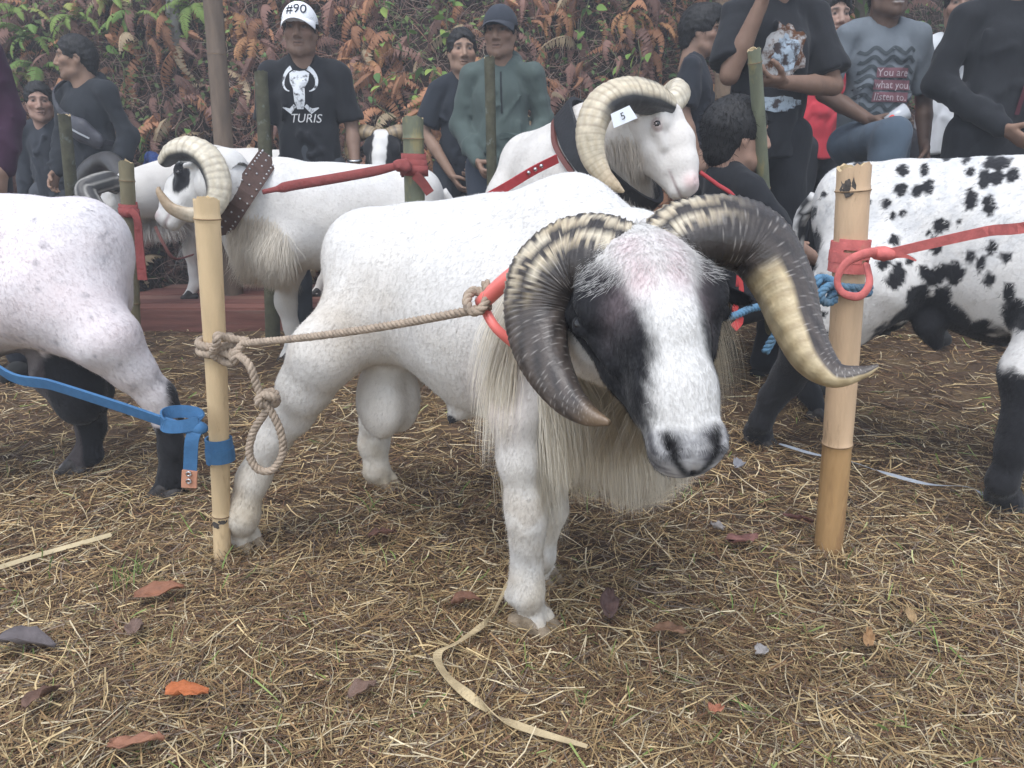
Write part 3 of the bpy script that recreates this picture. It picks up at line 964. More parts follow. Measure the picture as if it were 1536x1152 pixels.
# chest mane: hangs from throat and brisket
nk0 = V3(0.15, 1.28, 0.66); nk1 = A_POLL + V3(-0.02, 0.10, -0.02)
def mane_mask(v):
    t = np.clip(((v - nk0) @ (nk1 - nk0)) / np.dot(nk1 - nk0, nk1 - nk0), -0.25, 1.0)
    ax = nk0 + t[:, None] * (nk1 - nk0)
    below = sm(ax[:, 2] - v[:, 2], -0.035, 0.06)
    fr = sm((v - V3(*a_sho, 0)) @ dA, -0.07, 0.02)
    return below * fr * sm(v[:, 2], 0.36, 0.42) * sm(t, 0.62, 0.35) * (np.abs((v - V3(*a_sho, 0)) @ latA) < 0.185)
mm = mane_mask(vA)
def mane_len(P):
    t = np.clip((P[:, 2] - 0.42) / 0.26, 0, 1)
    return (0.19 + 0.04 * t) * np.random.default_rng(1).uniform(0.55, 1.25, len(P)) + 0.02 * vnoise(P, 60, 4)
def mane_col(P, fi):
    n = vnoise(P, 55, 6)
    c = mixc(np.repeat(V3(0.82, 0.77, 0.67)[None], len(P), 0), (0.66, 0.56, 0.40), np.clip(0.25 + 0.55 * n, 0, 1))
    return c
def mane_flow(P):
    n1 = vnoise(P, 45, 7); n2 = vnoise(P, 45, 8)
    return np.stack([0.16 + 0.32 * n1 + 0.8 * np.clip(P[:, 0] - 0.16, 0, 0.2), -0.08 + 0.30 * n2, -np.ones(len(P))], 1)
fur_on(ramA, 'chest_mane', vA, FA, 30000, mm, mane_len, 0.0012, mane_flow, mane_col, 13, lift=0.34, nseg=6, curl=0.13, droop=1.2, jit=0.14, clump=420, cj=(0.8, 1.1))
# black tuft at the neck behind the horn
bt = np.exp(-np.sum(((vA - UY(775, 480, 1.11)) / 0.055) ** 2, 1))
fur_on(ramA, 'neck_tuft', vA, FA, 260, bt, lambda P: np.random.default_rng(2).uniform(0.05, 0.11, len(P)), 0.0011, lambda P: np.repeat(V3(0.5, -0.4, -0.7)[None], len(P), 0),
       lambda P, fi: np.repeat((BLACK * 1.5)[None], len(P), 0), 14, lift=0.35, nseg=4, curl=0.1, droop=0.8, jit=0.3)

# ------------------------------------------------------------------ the other sheep
def spots(v, seed, size, thr):
    """blotches: 1 inside"""
    n = vnoise(v, 1 / size * 2.2, seed, 2) + 0.25 * vnoise(v, 1 / size * 9, seed + 1, 2)
    return sm(n, thr, thr + 0.10)
def spot_list(v, rows):
    """rows: px, py, Y, r (m), stretch z"""
    m = np.zeros(len(v))
    nz = vnoise(v, 70, 31, 2); nz2 = vnoise(v, 190, 32, 2)
    for px, py, Y, r, sz in rows:
        c = UY(px, py, Y)
        q = v - C0
        rd = nrm(c - C0)
        q = q - (q @ rd)[:, None] * rd            # the blotch goes through to both flanks
        d = np.sqrt(q[:, 0] ** 2 + q[:, 1] ** 2 * 0.3 + (q[:, 2] / sz) ** 2)
        r = r * 0.66
        m = np.maximum(m, sm(d + 0.30 * r * nz + 0.22 * r * nz2, r * 1.1, r * 0.92))
    return m
def plain_head(c, n):
    return np.repeat(np.asarray(c, float)[None], n, 0)

# B: left edge, pinkish white with grey flecks, black hind feet, walking out of the picture
def b_col(v):
    n = vnoise(v, 22, 12)
    c = mixc(np.repeat(V3(0.71, 0.67, 0.67)[None], len(v), 0), (0.68, 0.57, 0.56), np.clip(0.3 + 0.4 * n, 0, 1))
    fl = spots(v, 61, 0.03, 1.05) * 0.30
    rq = np.random.default_rng(6)
    for cpt in v[rq.choice(len(v), 330)]:
        if cpt[0] < -1.55 or cpt[2] < 0.30: continue
        rr0 = rq.uniform(0.003, 0.0095)
        fl = np.maximum(fl, rq.uniform(0.25, 0.65) * sm(np.sqrt(((v - cpt) ** 2).sum(1)), rr0 * 1.5, rr0 * 0.6))
    c = mixc(c, (0.20, 0.19, 0.21), np.clip(fl, 0, 0.75))
    d1 = np.linalg.norm(v - UY(112, 483, 1.86), axis=1)
    c = mixc(c, (0.12, 0.11, 0.12), sm(d1, 0.022, 0.013))
    edge = 0.02 * vnoise(v, 50, 14)
    # black feet with a white band above; black inner leg and scrotum
    sc_c = UY(125, 575, 1.98)
    ds = np.sqrt(((v[:, 0] - sc_c[0]) / 0.105) ** 2 + ((v[:, 1] - sc_c[1]) / 0.13) ** 2 + ((v[:, 2] - sc_c[2]) / 0.135) ** 2)
    c = mixc(c, BLACK * 1.2, sm(ds + edge * 4, 1.12, 0.98))
    c = mixc(c, BLACK * 1.2, sm(v[:, 2] + edge, 0.225, 0.205) * (v[:, 0] > -1.30))
    bk = sm(v[:, 0] - np.interp(v[:, 2], [0.2, 0.33, 0.45], [-0.885, -0.900, -0.918]) + edge * 0.4, 0.0, 0.012) * sm(v[:, 2] + edge, 0.405, 0.385) * (v[:, 0] > -1.08)
    c = mixc(c, BLACK * 1.2, bk)
    un = sm(v[:, 2] + edge, 0.43, 0.40) * (v[:, 0] < -1.24)
    c = mixc(c, V3(0.09, 0.075, 0.075), un * 0.8)
    return c
B_FEET = [G(258, 742), G(122, 708), V3(-1.72, 1.74, 0), V3(-1.66, 1.98, 0)]
lgB0 = [(V3(-1.145, 1.86, 0.54), 0.145), (UY(160, 510, 1.80), 0.078), (UY(198, 555, 1.82), 0.052), (UY(236, 595, 1.85), 0.040), (UY(249, 625, 1.86), 0.035), (UY(257, 670, 1.86), 0.030), (UY(258, 715, 1.86), 0.031), (B_FEET[0] + V3(-0.005, -0.005, 0.03), 0.030)]
lgB1 = [(V3(-1.20, 2.03, 0.52), 0.14), (UY(98, 560, 1.98), 0.078), (UY(130, 610, 2.03), 0.045), (UY(136, 640, 2.04), 0.036), (UY(132, 680, 2.03), 0.031), (B_FEET[1] + V3(-0.005, -0.01, 0.03), 0.032)]
ramB, bB, hB, dB, latB = build_sheep('sheep', 'pinkish white sheep with grey flecks and black hind feet at the left edge', None,
    (-1.20, 1.93), (-1.68, 1.86), 0.785, B_FEET, V3(-2.05, 1.62, 0.80), V3(-2.20, 1.50, 0.60), V3(0.5, -0.8, 0), 0.010, b_col,
    lambda p: plain_head((0.6, 0.58, 0.56), len(p)), sc=1.05, hs=0.98, hh=0.008, legs_over={0: lgB0, 1: lgB1}, scrotum=(UY(122, 578, 1.97), (0.075, 0.075, 0.105)), tail=False, belly=0.03, pelvis_r=0.175)

# C: right edge, white with black blotches
C_SP = [(1290, 246, 2.0, .02, 1), (1355, 255, 1.98, .018, 1.5), (1330, 305, 1.95, .017, 1.3), (1235, 292, 2.05, .014, 1.2), (1220, 318, 2.1, .016, 1.6), (1221, 360, 2.1, .034, 1.5), (1213, 398, 2.1, .016, 1.4),
        (1455, 258, 1.85, .013, 1.3), (1478, 268, 1.82, .018, 2.0), (1495, 243, 1.80, .045, 0.6), (1520, 262, 1.78, .02, 1.4), (1420, 238, 1.9, .018, .6), (1345, 415, 1.84, .030, 1.7), (1378, 445, 1.82, .034, 1.5),
        (1398, 412, 1.80, .036, 1.0), (1415, 450, 1.78, .028, 1.5), (1432, 408, 1.78, .024, 1.6), (1455, 385, 1.76, .018, 1.6), (1472, 395, 1.75, .017, 1.8), (1485, 420, 1.74, .018, 1.5), (1405, 372, 1.82, .014, 1.8), (1487, 372, 1.74, .013, 1.8),
        (1512, 440, 1.72, .020, 2.0), (1528, 470, 1.70, .055, 1.0), (1330, 395, 1.86, .015, 1.4), (1240, 500, 2.12, .012, 1.0), (1265, 415, 1.98, .012, 1.3), (1365, 390, 1.84, .014, 1.6), (1235, 470, 2.1, .010, 1.0), (1204, 300, 2.3, .022, 2.5), (1202, 350, 2.3, .022, 2.5)]
_rq = np.random.default_rng(17)
for _k in range(34):
    C_SP.append((_rq.uniform(1205, 1536), _rq.uniform(238, 420), 2.0, _rq.uniform(0.008, 0.024), _rq.uniform(1.1, 1.8)))
def c_col(v):
    n = vnoise(v, 60, 41); n2 = vnoise(v, 180, 43)
    c = mixc(np.repeat((WHITE * 1.0)[None], len(v), 0), (0.40, 0.42, 0.45), np.clip(0.12 + 0.30 * n + 0.30 * n2, 0, 0.42) * sm(v[:, 2], 0.5, 0.75))
    c = mixc(c, BLACK * 1.2, spot_list(v, C_SP))
    e = 0.02 * n
    # black belly, black legs
    if CURN[0] is not None:
        nz = CURN[0][:, 2]
        c = mixc(c, BLACK * 1.3, sm(nz + 0.15 * n, -0.60, -0.72) * (v[:, 2] < 0.56) * (v[:, 2] > 0.33))
        c = mixc(c, BLACK * 1.3, sm(np.linalg.norm(v - UY(1393, 500, 1.93), axis=1), 0.11, 0.095))
    c = mixc(c, V3(0.03, 0.027, 0.032), sm(v[:, 2] + 0.03 * n, 0.53, 0.50) * sm(v[:, 0] + 0.03 * n, 1.30, 1.33))
    lz = np.where(v[:, 0] < 1.16, 0.385, 0.40)
    c = mixc(c, BLACK * 1.3, sm(v[:, 2] + e, lz + 0.01, lz - 0.01))
    return c
C_FEET = [G(1132, 662), G(1218, 628), G(1498, 762), V3(1.52, 1.92, 0)]
lgC0 = [(V3(0.99, 2.06, 0.56), 0.15), (UY(1215, 520, 2.10), 0.075), (UY(1180, 570, 2.17), 0.047), (UY(1158, 596, 2.20), 0.038), (UY(1142, 632, 2.22), 0.032), (C_FEET[0] + V3(0.005, -0.01, 0.04), 0.038), (C_FEET[0] + V3(0.005, -0.015, 0.03), 0.037)]
lgC2 = [(V3(1.36, 1.74, 0.55), 0.115), (UY(1542, 560, 1.72), 0.060), (UY(1532, 640, 1.70), 0.040), (UY(1522, 672, 1.70), 0.037), (UY(1503, 722, 1.71), 0.031), (C_FEET[2] + V3(0.0, -0.008, 0.04), 0.035), (C_FEET[2] + V3(0.005, -0.02, 0.032), 0.034)]
ramC, bC, hC, dC, latC = build_sheep('sheep', 'white sheep with black blotches and black legs, cut off by the right edge', None,
    (1.07, 2.16), (1.45, 1.84), 0.875, C_FEET, V3(1.93, 1.50, 0.95), V3(2.02, 1.38, 0.72), V3(0.7, 0.7, 0), 0.009, c_col,
    lambda p: plain_head((0.05, 0.05, 0.05), len(p)), sc=1.06, hs=0.98, hh=0.008, legs_over={0: lgC0, 2: lgC2}, belly=0.05, pelvis_r=0.175,
    extra=lambda S, d, lat: S.cone(UY(1392, 490, 1.97), UY(1406, 516, 1.97), 0.035, 0.018, 0.04))

# D: mid left, white ram facing left with a dark eye patch
D_Y = 3.15
D_POLL = UY(292, 232, 3.02); D_MUZ = UY(226, 340, 2.93)
D_LAT = V3(-0.35, -1.0, 0.0)
def d_col(v):
    n = vnoise(v, 24, 52)
    c = mixc(np.repeat(WHITE[None], len(v), 0), CREAM, np.clip(0.35 + 0.4 * n, 0, 1) * sm(v[:, 2], 0.9, 0.35))
    return mixc(c, (0.60, 0.52, 0.42), np.clip(0.35 * vnoise(v, 9, 53), 0, 1))
def d_hcol(p):
    c = np.repeat(WHITE[None], len(p), 0)
    d = np.sqrt(((p[:, 1] - 0.105) / 0.058) ** 2 + ((p[:, 2] + 0.058) / 0.044) ** 2) + 0.1 * vnoise(p, 70, 3)
    c = mixc(c, BLACK * 1.3, sm(d, 1.05, 0.92) * (np.abs(p[:, 0]) > 0.02))
    c = mixc(c, (0.60, 0.42, 0.40), np.exp(-((p[:, 1] - 0.275) / 0.018) ** 2) * sm(p[:, 2], -0.05, -0.02) * 0.7)
    return mixc(c, (0.30, 0.2, 0.2), np.exp(-((p[:, 2] + 0.069) / 0.005) ** 2) * sm(p[:, 1], 0.2, 0.24) * 0.7)
def cream_horn(darkin=True):
    def fun(u, ph, saw):
        o = np.cos(ph); n = np.sin(ph * 11 + u * 25)
        c = mixc(np.repeat(V3(0.56, 0.49, 0.36)[None], len(u), 0), (0.66, 0.60, 0.48), np.clip(0.5 + 0.5 * n, 0, 1))
        c = mixc(c, (0.30, 0.24, 0.17), sm(saw, 0.6, 0.95) * 0.55 * sm(u, 0.95, 0.5))
        if darkin: c = mixc(c, V3(0.05, 0.05, 0.05), sm(-o, 0.25, 0.55) * sm(u, 0.75, 0.5))
        return mixc(c, (0.34, 0.22, 0.12), sm(u, 0.65, 0.95) * 0.8)
    return fun
def hpY(rows, s=1.0):
    return [(*UY(px, py, Y), wpx * 0.5 * Y / FPX * s) for px, py, Y, wpx in rows]
HD = hornmesh('horn', hpY([(246, 242, 2.96, 20), (262, 228, 2.93, 30), (290, 225, 2.90, 36), (316, 245, 2.88, 38), (328, 282, 2.86, 35), (318, 312, 2.84, 29), (290, 322, 2.81, 23), (258, 312, 2.78, 17), (240, 290, 2.77, 10), (238, 280, 2.77, 4)]),
              side_hint=-CF, ridges=26, colfun=cream_horn(), n=120, seg=20)
HD2 = hornmesh('horn', hpY([(262, 236, 3.10, 26), (285, 226, 3.16, 34), (318, 240, 3.22, 34), (330, 280, 3.26, 30), (310, 312, 3.28, 22), (275, 310, 3.30, 12), (262, 296, 3.31, 4)]),
              side_hint=CF, ridges=22, colfun=cream_horn(), n=80, seg=16)
D_FEET = [V3(-0.52, 3.16, 0), V3(-0.60, 3.40, 0), G(441, 540), V3(-1.02, 3.36, 0)]
ramD, bD, hD, dD, latD = build_sheep('ram', 'white ram facing left with a black eye patch and a studded brown collar', None,
    (-0.50, 3.30), (-0.96, 3.18), 0.865, D_FEET, D_POLL, D_MUZ, D_LAT, 0.011, d_col, d_hcol, sc=1.06, hs=1.02, hh=0.006, horns=(HD, HD2), neck_r=(0.150, 0.098), ears=True, withers=0.01)

# E: behind the big ram, white ram with raised head in profile
E_POLL = UY(1000, 142, 2.30); E_MUZ = UY(1056, 280, 2.20)
E_LAT = V3(0.30, 1.0, -0.05)
def e_col(v):
    n = vnoise(v, 20, 62)
    return mixc(np.repeat((WHITE * V3(1, .98, .96))[None], len(v), 0), (0.58, 0.54, 0.49), np.clip(0.3 + 0.4 * n, 0, 1))
def e_hcol(p):
    c = np.repeat((WHITE * V3(1, .97, .95))[None], len(p), 0)
    c = mixc(c, (0.70, 0.50, 0.48), np.exp(-((p[:, 1] - 0.272) / 0.022) ** 2) * sm(p[:, 2], -0.06, -0.03) * 0.75)
    c = mixc(c, (0.68, 0.50, 0.48), np.exp(-((p[:, 1] - 0.0) / 0.03) ** 2) * sm(p[:, 2], -0.06, -0.03) * 0.7)
    c = mixc(c, (0.42, 0.30, 0.28), np.exp(-((p[:, 1] - 0.282) / 0.010) ** 2 - ((np.abs(p[:, 0]) - 0.022) / 0.010) ** 2 - ((p[:, 2] + 0.024) / 0.012) ** 2))
    ey = np.sqrt(((p[:, 1] - 0.096) / 0.022) ** 2 + ((p[:, 2] + 0.052) / 0.016) ** 2)
    c = mixc(c, (0.45, 0.34, 0.32), sm(ey, 1.1, 0.8) * (np.abs(p[:, 0]) > 0.06) * 0.7)
    return mixc(c, (0.30, 0.2, 0.2), np.exp(-((p[:, 2] + 0.069) / 0.004) ** 2) * sm(p[:, 1], 0.2, 0.24) * 0.7)
def e_horn(u, ph, saw):
    n = np.sin(ph * 11 + u * 25); o = np.cos(ph); b = np.sin(ph)
    c = mixc(np.repeat(V3(0.50, 0.42, 0.29)[None], len(u), 0), (0.60, 0.53, 0.40), np.clip(0.5 + 0.5 * n, 0, 1))
    c = mixc(c, (0.26, 0.20, 0.14), sm(saw, 0.55, 0.95) * 0.6)
    c = mixc(c, V3(0.03, 0.03, 0.032), np.maximum(sm(u, 0.30, 0.18) * sm(o - 0.4 * b, 0.5, 0.7), sm(u, 0.62, 0.45) * sm(-o + 0.15 * b, 0.25, 0.5)))
    return mixc(c, (0.40, 0.29, 0.17), sm(u, 0.70, 0.98) * 0.7)
HE = hornmesh('horn', hpY([(1000, 158, 2.25, 34), (972, 147, 2.20, 46), (935, 144, 2.16, 48), (903, 160, 2.13, 47), (888, 196, 2.11, 43), (890, 232, 2.10, 37), (905, 262, 2.08, 26), (924, 280, 2.06, 16), (936, 288, 2.05, 4)]),
              side_hint=-CF, ridges=30, colfun=e_horn, n=130, seg=22)
HE2 = hornmesh('horn', hpY([(1004, 160, 2.33, 30), (1016, 144, 2.38, 32), (1016, 136, 2.46, 32), (1002, 146, 2.54, 30), (985, 170, 2.58, 32), (990, 210, 2.58, 24), (1010, 235, 2.56, 12), (1022, 240, 2.55, 4)]),
              side_hint=CF, ridges=24, colfun=cream_horn(False), n=80, seg=18)
eg = lambda x, y: V3(x, y, float(gz(np.array(x), np.array(y))))
E_FEET = [eg(0.06, 2.74), eg(0.20, 2.84), eg(0.18, 2.42), eg(0.32, 2.50)]
ramE, bE, hE, dE, latE = build_sheep('ram', 'all white ram with raised head in profile and a paper tag on its horn', None,
    (0.105, 2.82), (0.25, 2.50), 0.99, E_FEET, E_POLL, E_MUZ, E_LAT, 0.010, e_col, e_hcol, sc=1.0, hs=1.0, hh=0.0055, horns=(HE, HE2), neck_r=(0.15, 0.095), withers=0.045, ears=True)

# F: far left behind D, white ram with a blue collar, facing left
F_POLL = UY(190, 262, 4.15); F_MUZ = UY(128, 335, 4.0)
FZ = 0.13
F_FEET = [V3(-1.15, 4.45, FZ), V3(-1.15, 4.70, FZ), UY(291, 436, 4.35), V3(-1.80, 4.62, FZ)]
F_FEET[2][2] = FZ
HF = hornmesh('horn', hpY([(186, 268, 4.10, 24), (168, 244, 4.2, 26), (150, 244, 4.3, 26), (128, 262, 4.3, 24), (120, 300, 4.3, 20), (135, 325, 4.2, 12), (150, 330, 4.15, 4)]), side_hint=CF, ridges=20, colfun=lambda u, ph, s: plain_head((0.045, 0.042, 0.04), len(u)) , n=70, seg=16)
HF2 = hornmesh('horn', hpY([(180, 280, 4.02, 26), (160, 272, 3.9, 28), (130, 285, 3.82, 30), (140, 310, 3.78, 30), (165, 335, 3.75, 26), (172, 360, 3.75, 18), (160, 375, 3.75, 6)]), side_hint=-CF, ridges=20,
               colfun=lambda u, ph, s: mixc(plain_head((0.05, 0.047, 0.045), len(u)), (0.40, 0.38, 0.34), (np.sin(ph * 7) > 0.55) * 0.8), n=70, seg=28)
ramF, bF, hF_, dF, latF = build_sheep('ram', 'white ram with a blue collar standing on the planks at the far left', None,
    (-1.22, 4.58), (-1.72, 4.42), 0.83 + FZ, F_FEET, F_POLL, F_MUZ, V3(-0.35, -1, 0), 0.014, e_col, lambda p: plain_head(WHITE * 0.95, len(p)), sc=1.04, hs=1.0, hh=0.009, horns=(HF, HF2), neck_r=(0.16, 0.13))

# G: between the men, black and white face looking at the camera
G_POLL = UY(572, 196, 3.95); G_MUZ = UY(566, 282, 3.80)
def g_hcol(p):
    c = np.repeat((WHITE * 0.92)[None], len(p), 0)
    c = mixc(c, BLACK * 1.2, sm(np.abs(p[:, 0]) + 0.004 * vnoise(p, 90, 3), 0.030, 0.036) * sm(p[:, 1], -0.03, 0.01))
    return mixc(c, (0.30, 0.21, 0.12), sm(p[:, 1], 0.0, -0.04))
def g_horn(u, ph, saw):
    return mixc(plain_head((0.26, 0.19, 0.11), len(u)), (0.12, 0.09, 0.06), sm(saw, 0.5, 0.9))
HG1 = hornmesh('horn', hpY([(562, 203, 3.98, 20), (545, 199, 4.0, 22), (530, 208, 4.02, 20), (525, 228, 4.0, 16), (532, 245, 3.95, 8), (538, 250, 3.92, 3)]), side_hint=-CF, ridges=14, colfun=g_horn, n=50, seg=14)
HG2 = hornmesh('horn', hpY([(582, 203, 3.98, 20), (600, 199, 4.0, 22), (616, 208, 4.02, 20), (622, 228, 4.0, 16), (614, 245, 3.95, 8), (608, 250, 3.92, 3)]), side_hint=-CF, ridges=14, colfun=g_horn, n=50, seg=14)
ramG, bG, hG, dG, latG = build_sheep('ram', 'ram with black cheeks and white blaze peering over the white ram, beside the bamboo post', None,
    (-0.72, 4.78), (-0.71, 4.30), 0.80, [V3(-0.82, 4.72, 0), V3(-0.62, 4.72, 0), V3(-0.81, 4.25, 0), V3(-0.61, 4.25, 0)], G_POLL, G_MUZ, V3(1, 0.05, 0.05), 0.014, lambda v: plain_head((0.03, 0.03, 0.03), len(v)), g_hcol, sc=0.98, hs=0.98, hh=0.007, horns=(HG1, HG2))

# long hair on throats and chests of D, E and F
def throat_mane(root, b, cen, rad, count, L, col, seed, flow=(0, 0, -1), wid=0.002, zmax=9):
    v, F = b
    m = np.exp(-np.sum(((v - np.asarray(cen)) / np.asarray(rad)) ** 2, 1) * 1.2) * (v[:, 2] < zmax)
    m[m < 0.25] = 0
    fur_on(root, 'mane', v, F, count, m, lambda P: np.random.default_rng(seed).uniform(0.5, 1.2, len(P)) * L, wid, lambda P: np.repeat(V3(*flow)[None], len(P), 0) + 0.25 * np.stack([vnoise(P, 40, 1), vnoise(P, 40, 2), vnoise(P, 40, 4)], 1),
           lambda P, fi: mixc(plain_head(col, len(P)), (0.58, 0.48, 0.36), np.clip(0.2 + 0.45 * vnoise(P, 35, 5), 0, 1)), seed, lift=0.35, nseg=4, curl=0.10, droop=0.9, jit=0.2)
throat_mane(ramD, bD, UY(388, 375, 3.0), (0.13, 0.2, 0.13), 5500, 0.12, (0.72, 0.66, 0.56), 31, flow=(-0.25, -0.1, -1))
throat_mane(ramE, bE, UY(935, 270, 2.26), (0.13, 0.2, 0.12), 4500, 0.09, (0.66, 0.61, 0.55), 32, flow=(0.15, -0.2, -1))
throat_mane(ramF, bF, UY(235, 345, 4.2), (0.16, 0.2, 0.14), 2500, 0.20, (0.72, 0.70, 0.66), 33)

for root, b, hd, cnt, dd, sd in ((ramB, bB, hB, 60000, dB, 41), (ramC, bC, hC, 60000, dC, 42), (ramD, bD, hD, 34000, dD, 43), (ramE, bE, hE, 26000, dE, 44)):
    bc, hc = BODYCOL[root.name]
    zmin = b[0][:, 2].min() + 0.035
    fur_on(root, 'coat', b[0], b[1], cnt, (b[0][:, 2] > zmin).astype(float), 0.013, 0.0015, (lambda q: (lambda P: np.repeat((-q * 0.6 + V3(0, 0, -0.9))[None], len(P), 0)))(dd), (lambda c: (lambda P, fi: c[fi]))(bc), sd, lift=0.30, jit=0.40, cj=(0.82, 1.06))
    if root in (ramD, ramE):
        fur_on(root, 'face_hair', hd[0], hd[1], 9000, (hd[2][:, 1] < 0.275).astype(float), 0.010, 0.0013, lambda P: np.repeat(V3(0, 0, -1)[None], len(P), 0), (lambda c: (lambda P, fi: c[fi]))(hc), sd + 10, lift=0.25, jit=0.3)

# ================================================================== PEOPLE
def tint(c, amt, seed): 
    return np.asarray(c)
skin_m = mat('skin', attr=True, rough=0.55, spec=0.3, noise=(30, 0.08), bump=(220, 0.15, 0.002))
hairblk_m = mat('black_hair', (0.012, 0.011, 0.011), 0.6, spec=0.4, noise=(60, 0.4), bump=(140, 0.8, 0.006), stretch=(1, 1, 0.25))
def cloth(name, col, bump=0.5, rough=0.85):
    return mat(name, col, rough, noise=(5, 0.12), bump=(9, bump * 0.8, 0.03), spec=0.15, stretch=(1, 1, 0.45), sheen=0.08)

def head_field():
    """a man's head: x his left, y forward, z up; origin at the centre of the skull; 0.235 high"""
    S = SDF((-0.11, -0.135, -0.235), (0.11, 0.145, 0.135), 0.0042)
    S.ell((0, -0.012, 0.028), (0.073, 0.092, 0.088), k=0.02)
    S.ell((0, 0.022, -0.030), (0.062, 0.070, 0.075), k=0.03)
    S.chain([((0.030, 0.040, -0.082), 0.026), ((0, 0.064, -0.100), 0.021), ((-0.030, 0.040, -0.082), 0.026)], 0.02)     # jaw, chin
    for sg in (-1, 1):
        S.chain([((sg * 0.056, -0.005, -0.035), 0.018), ((sg * 0.046, 0.010, -0.078), 0.017), ((sg * 0.028, 0.042, -0.095), 0.016)], 0.02)
        S.ell((sg * 0.043, 0.058, -0.022), (0.022, 0.020, 0.018), k=0.02)            # cheekbone
        S.chain([((sg * 0.012, 0.083, 0.026), 0.010), ((sg * 0.044, 0.070, 0.024), 0.010)], 0.012)      # brow
        S.cutell((sg * 0.031, 0.092, 0.004), (0.019, 0.014, 0.012), k=0.012)
        S.ell((sg * 0.031, 0.072, 0.004), (0.0135, 0.0135, 0.0125), k=0.004)          # eyeball with lid
        S.ell((sg * 0.074, -0.012, -0.008), (0.008, 0.019, 0.031), k=0.006)           # ear
        S.cutell((sg * 0.083, -0.006, -0.004), (0.006, 0.009, 0.016), k=0.004)
        S.ell((sg * 0.013, 0.092, -0.040), (0.010, 0.011, 0.009), k=0.008)            # nostril wing
        S.cutell((sg * 0.008, 0.102, -0.047), (0.0045, 0.006, 0.004), k=0.004)
    S.chain([((0, 0.084, 0.018), 0.009), ((0, 0.099, -0.018), 0.010), ((0, 0.106, -0.034), 0.012)], 0.010)               # nose
    S.ell((0, 0.082, -0.064), (0.025, 0.012, 0.008), k=0.008)                          # lips
    S.ell((0, 0.080, -0.075), (0.022, 0.012, 0.008), k=0.008)
    S.cutcone((-0.024, 0.088, -0.069), (0.024, 0.088, -0.069), 0.0028, 0.0028, k=0.004)
    S.cone((0, -0.030, -0.06), (0, -0.045, -0.20), 0.054, 0.058, k=0.03)               # neck
    S.cone((0, 0.005, -0.09), (0, -0.020, -0.20), 0.038, 0.050, k=0.03)
    return S.surface(1)
HEADV, HEADF = head_field()
def head_colour(skin, stubble=0.0, brow=1.0, eyes=True, smile=False):
    p = HEADV; x, y, z = p[:, 0], p[:, 1], p[:, 2]; ax = np.abs(x)
    skin = np.asarray(skin, float)
    c = np.repeat(skin[None], len(p), 0) * (1 + 0.08 * vnoise(p, 60, 2))[:, None]
    c = mixc(c, skin * V3(1.12, 0.92, 0.88), np.exp(-((ax - 0.04) / 0.02) ** 2 - ((z + 0.02) / 0.02) ** 2) * (y > 0) * 0.5)
    lips = np.exp(-(x / 0.022) ** 4 - ((z + 0.069) / 0.010) ** 2) * (y > 0.06)
    c = mixc(c, skin * V3(0.85, 0.66, 0.64), np.clip(lips, 0, 1) * 0.6)
    mth = np.exp(-(x / 0.022) ** 4 - ((z + 0.069) / 0.0035) ** 2) * (y > 0.06)
    c = mixc(c, (0.75, 0.72, 0.68) if smile else skin * 0.25, np.clip(mth, 0, 1) * 0.85)
    br = np.exp(-((ax - 0.030) / 0.017) ** 4 - ((z - 0.026 + 0.12 * (ax - 0.03)) / 0.0055) ** 2) * (y > 0.04)
    c = mixc(c, (0.015, 0.012, 0.010), np.clip(br, 0, 1) * 0.9 * brow)
    if eyes:
        ew = np.exp(-((ax - 0.031) / 0.0120) ** 4 - ((z - 0.002) / 0.0038) ** 4) * (y > 0.05)
        c = mixc(c, (0.15, 0.135, 0.125), np.clip(ew, 0, 1))
        ei = np.exp(-((ax - 0.031) / 0.0062) ** 4 - ((z - 0.003) / 0.0056) ** 4) * (y > 0.05)
        c = mixc(c, (0.010, 0.008, 0.007), np.clip(ei, 0, 1))
        el = np.exp(-((ax - 0.031) / 0.0155) ** 4 - ((z - 0.0095) / 0.0032) ** 2) * (y > 0.04)
        c = mixc(c, skin * 0.22, np.clip(el, 0, 1))
    if stubble:
        sb = np.clip(np.exp(-(x / 0.030) ** 4 - ((z + 0.056) / 0.006) ** 2) + 0.6 * np.exp(-(x / 0.03) ** 2 - ((z + 0.098) / 0.016) ** 2), 0, 1) * (y > 0.04)
        c = mixc(c, (0.02, 0.017, 0.015), sb * stubble)
    return c
def hair_field(kind):
    S = SDF((-0.125, -0.145, -0.13), (0.125, 0.135, 0.165), 0.006)
    if kind == 'bowl':
        S.ell((0, -0.016, 0.032), (0.090, 0.108, 0.100), k=0.01)
        S.cone((0, -0.05, 0.02), (0, -0.06, -0.05), 0.078, 0.062, k=0.03)
        S.plane((0, 0.0, 0.0), (0, 0.75, -0.65)) if False else None
        S.cutell((0, 0.110, -0.062), (0.10, 0.088, 0.085), k=0.01)
        S.cutell((0, 0.02, -0.075), (0.13, 0.060, 0.062), k=0.008)
    else:
        t = 0.010 if kind == 'short' else 0.020
        S.ell((0, -0.014, 0.030 + t * 0.4), (0.075 + t * 0.75, 0.094 + t * 0.9, 0.089 + t), k=0.01)
        S.cone((0, -0.055, 0.0), (0, -0.055, -0.045), 0.055 + t, 0.045 + t, k=0.03)
        S.cutell((0, 0.105, -0.018), (0.082, 0.062, 0.088), k=0.012)       # face opening
        S.cutell((0, 0.02, -0.085), (0.13, 0.075, 0.085), k=0.010)          # round the ears
        if kind == 'tuft':
            S.ell((0.01, 0.055, 0.115), (0.055, 0.045, 0.030), k=0.03)
    S.ripple(0.006 if kind != 'bowl' else 0.0025, (0.03, 0.017), 9)
    return S.surface(1)
HAIR = {k: hair_field(k) for k in ('short', 'tuft', 'bowl')}
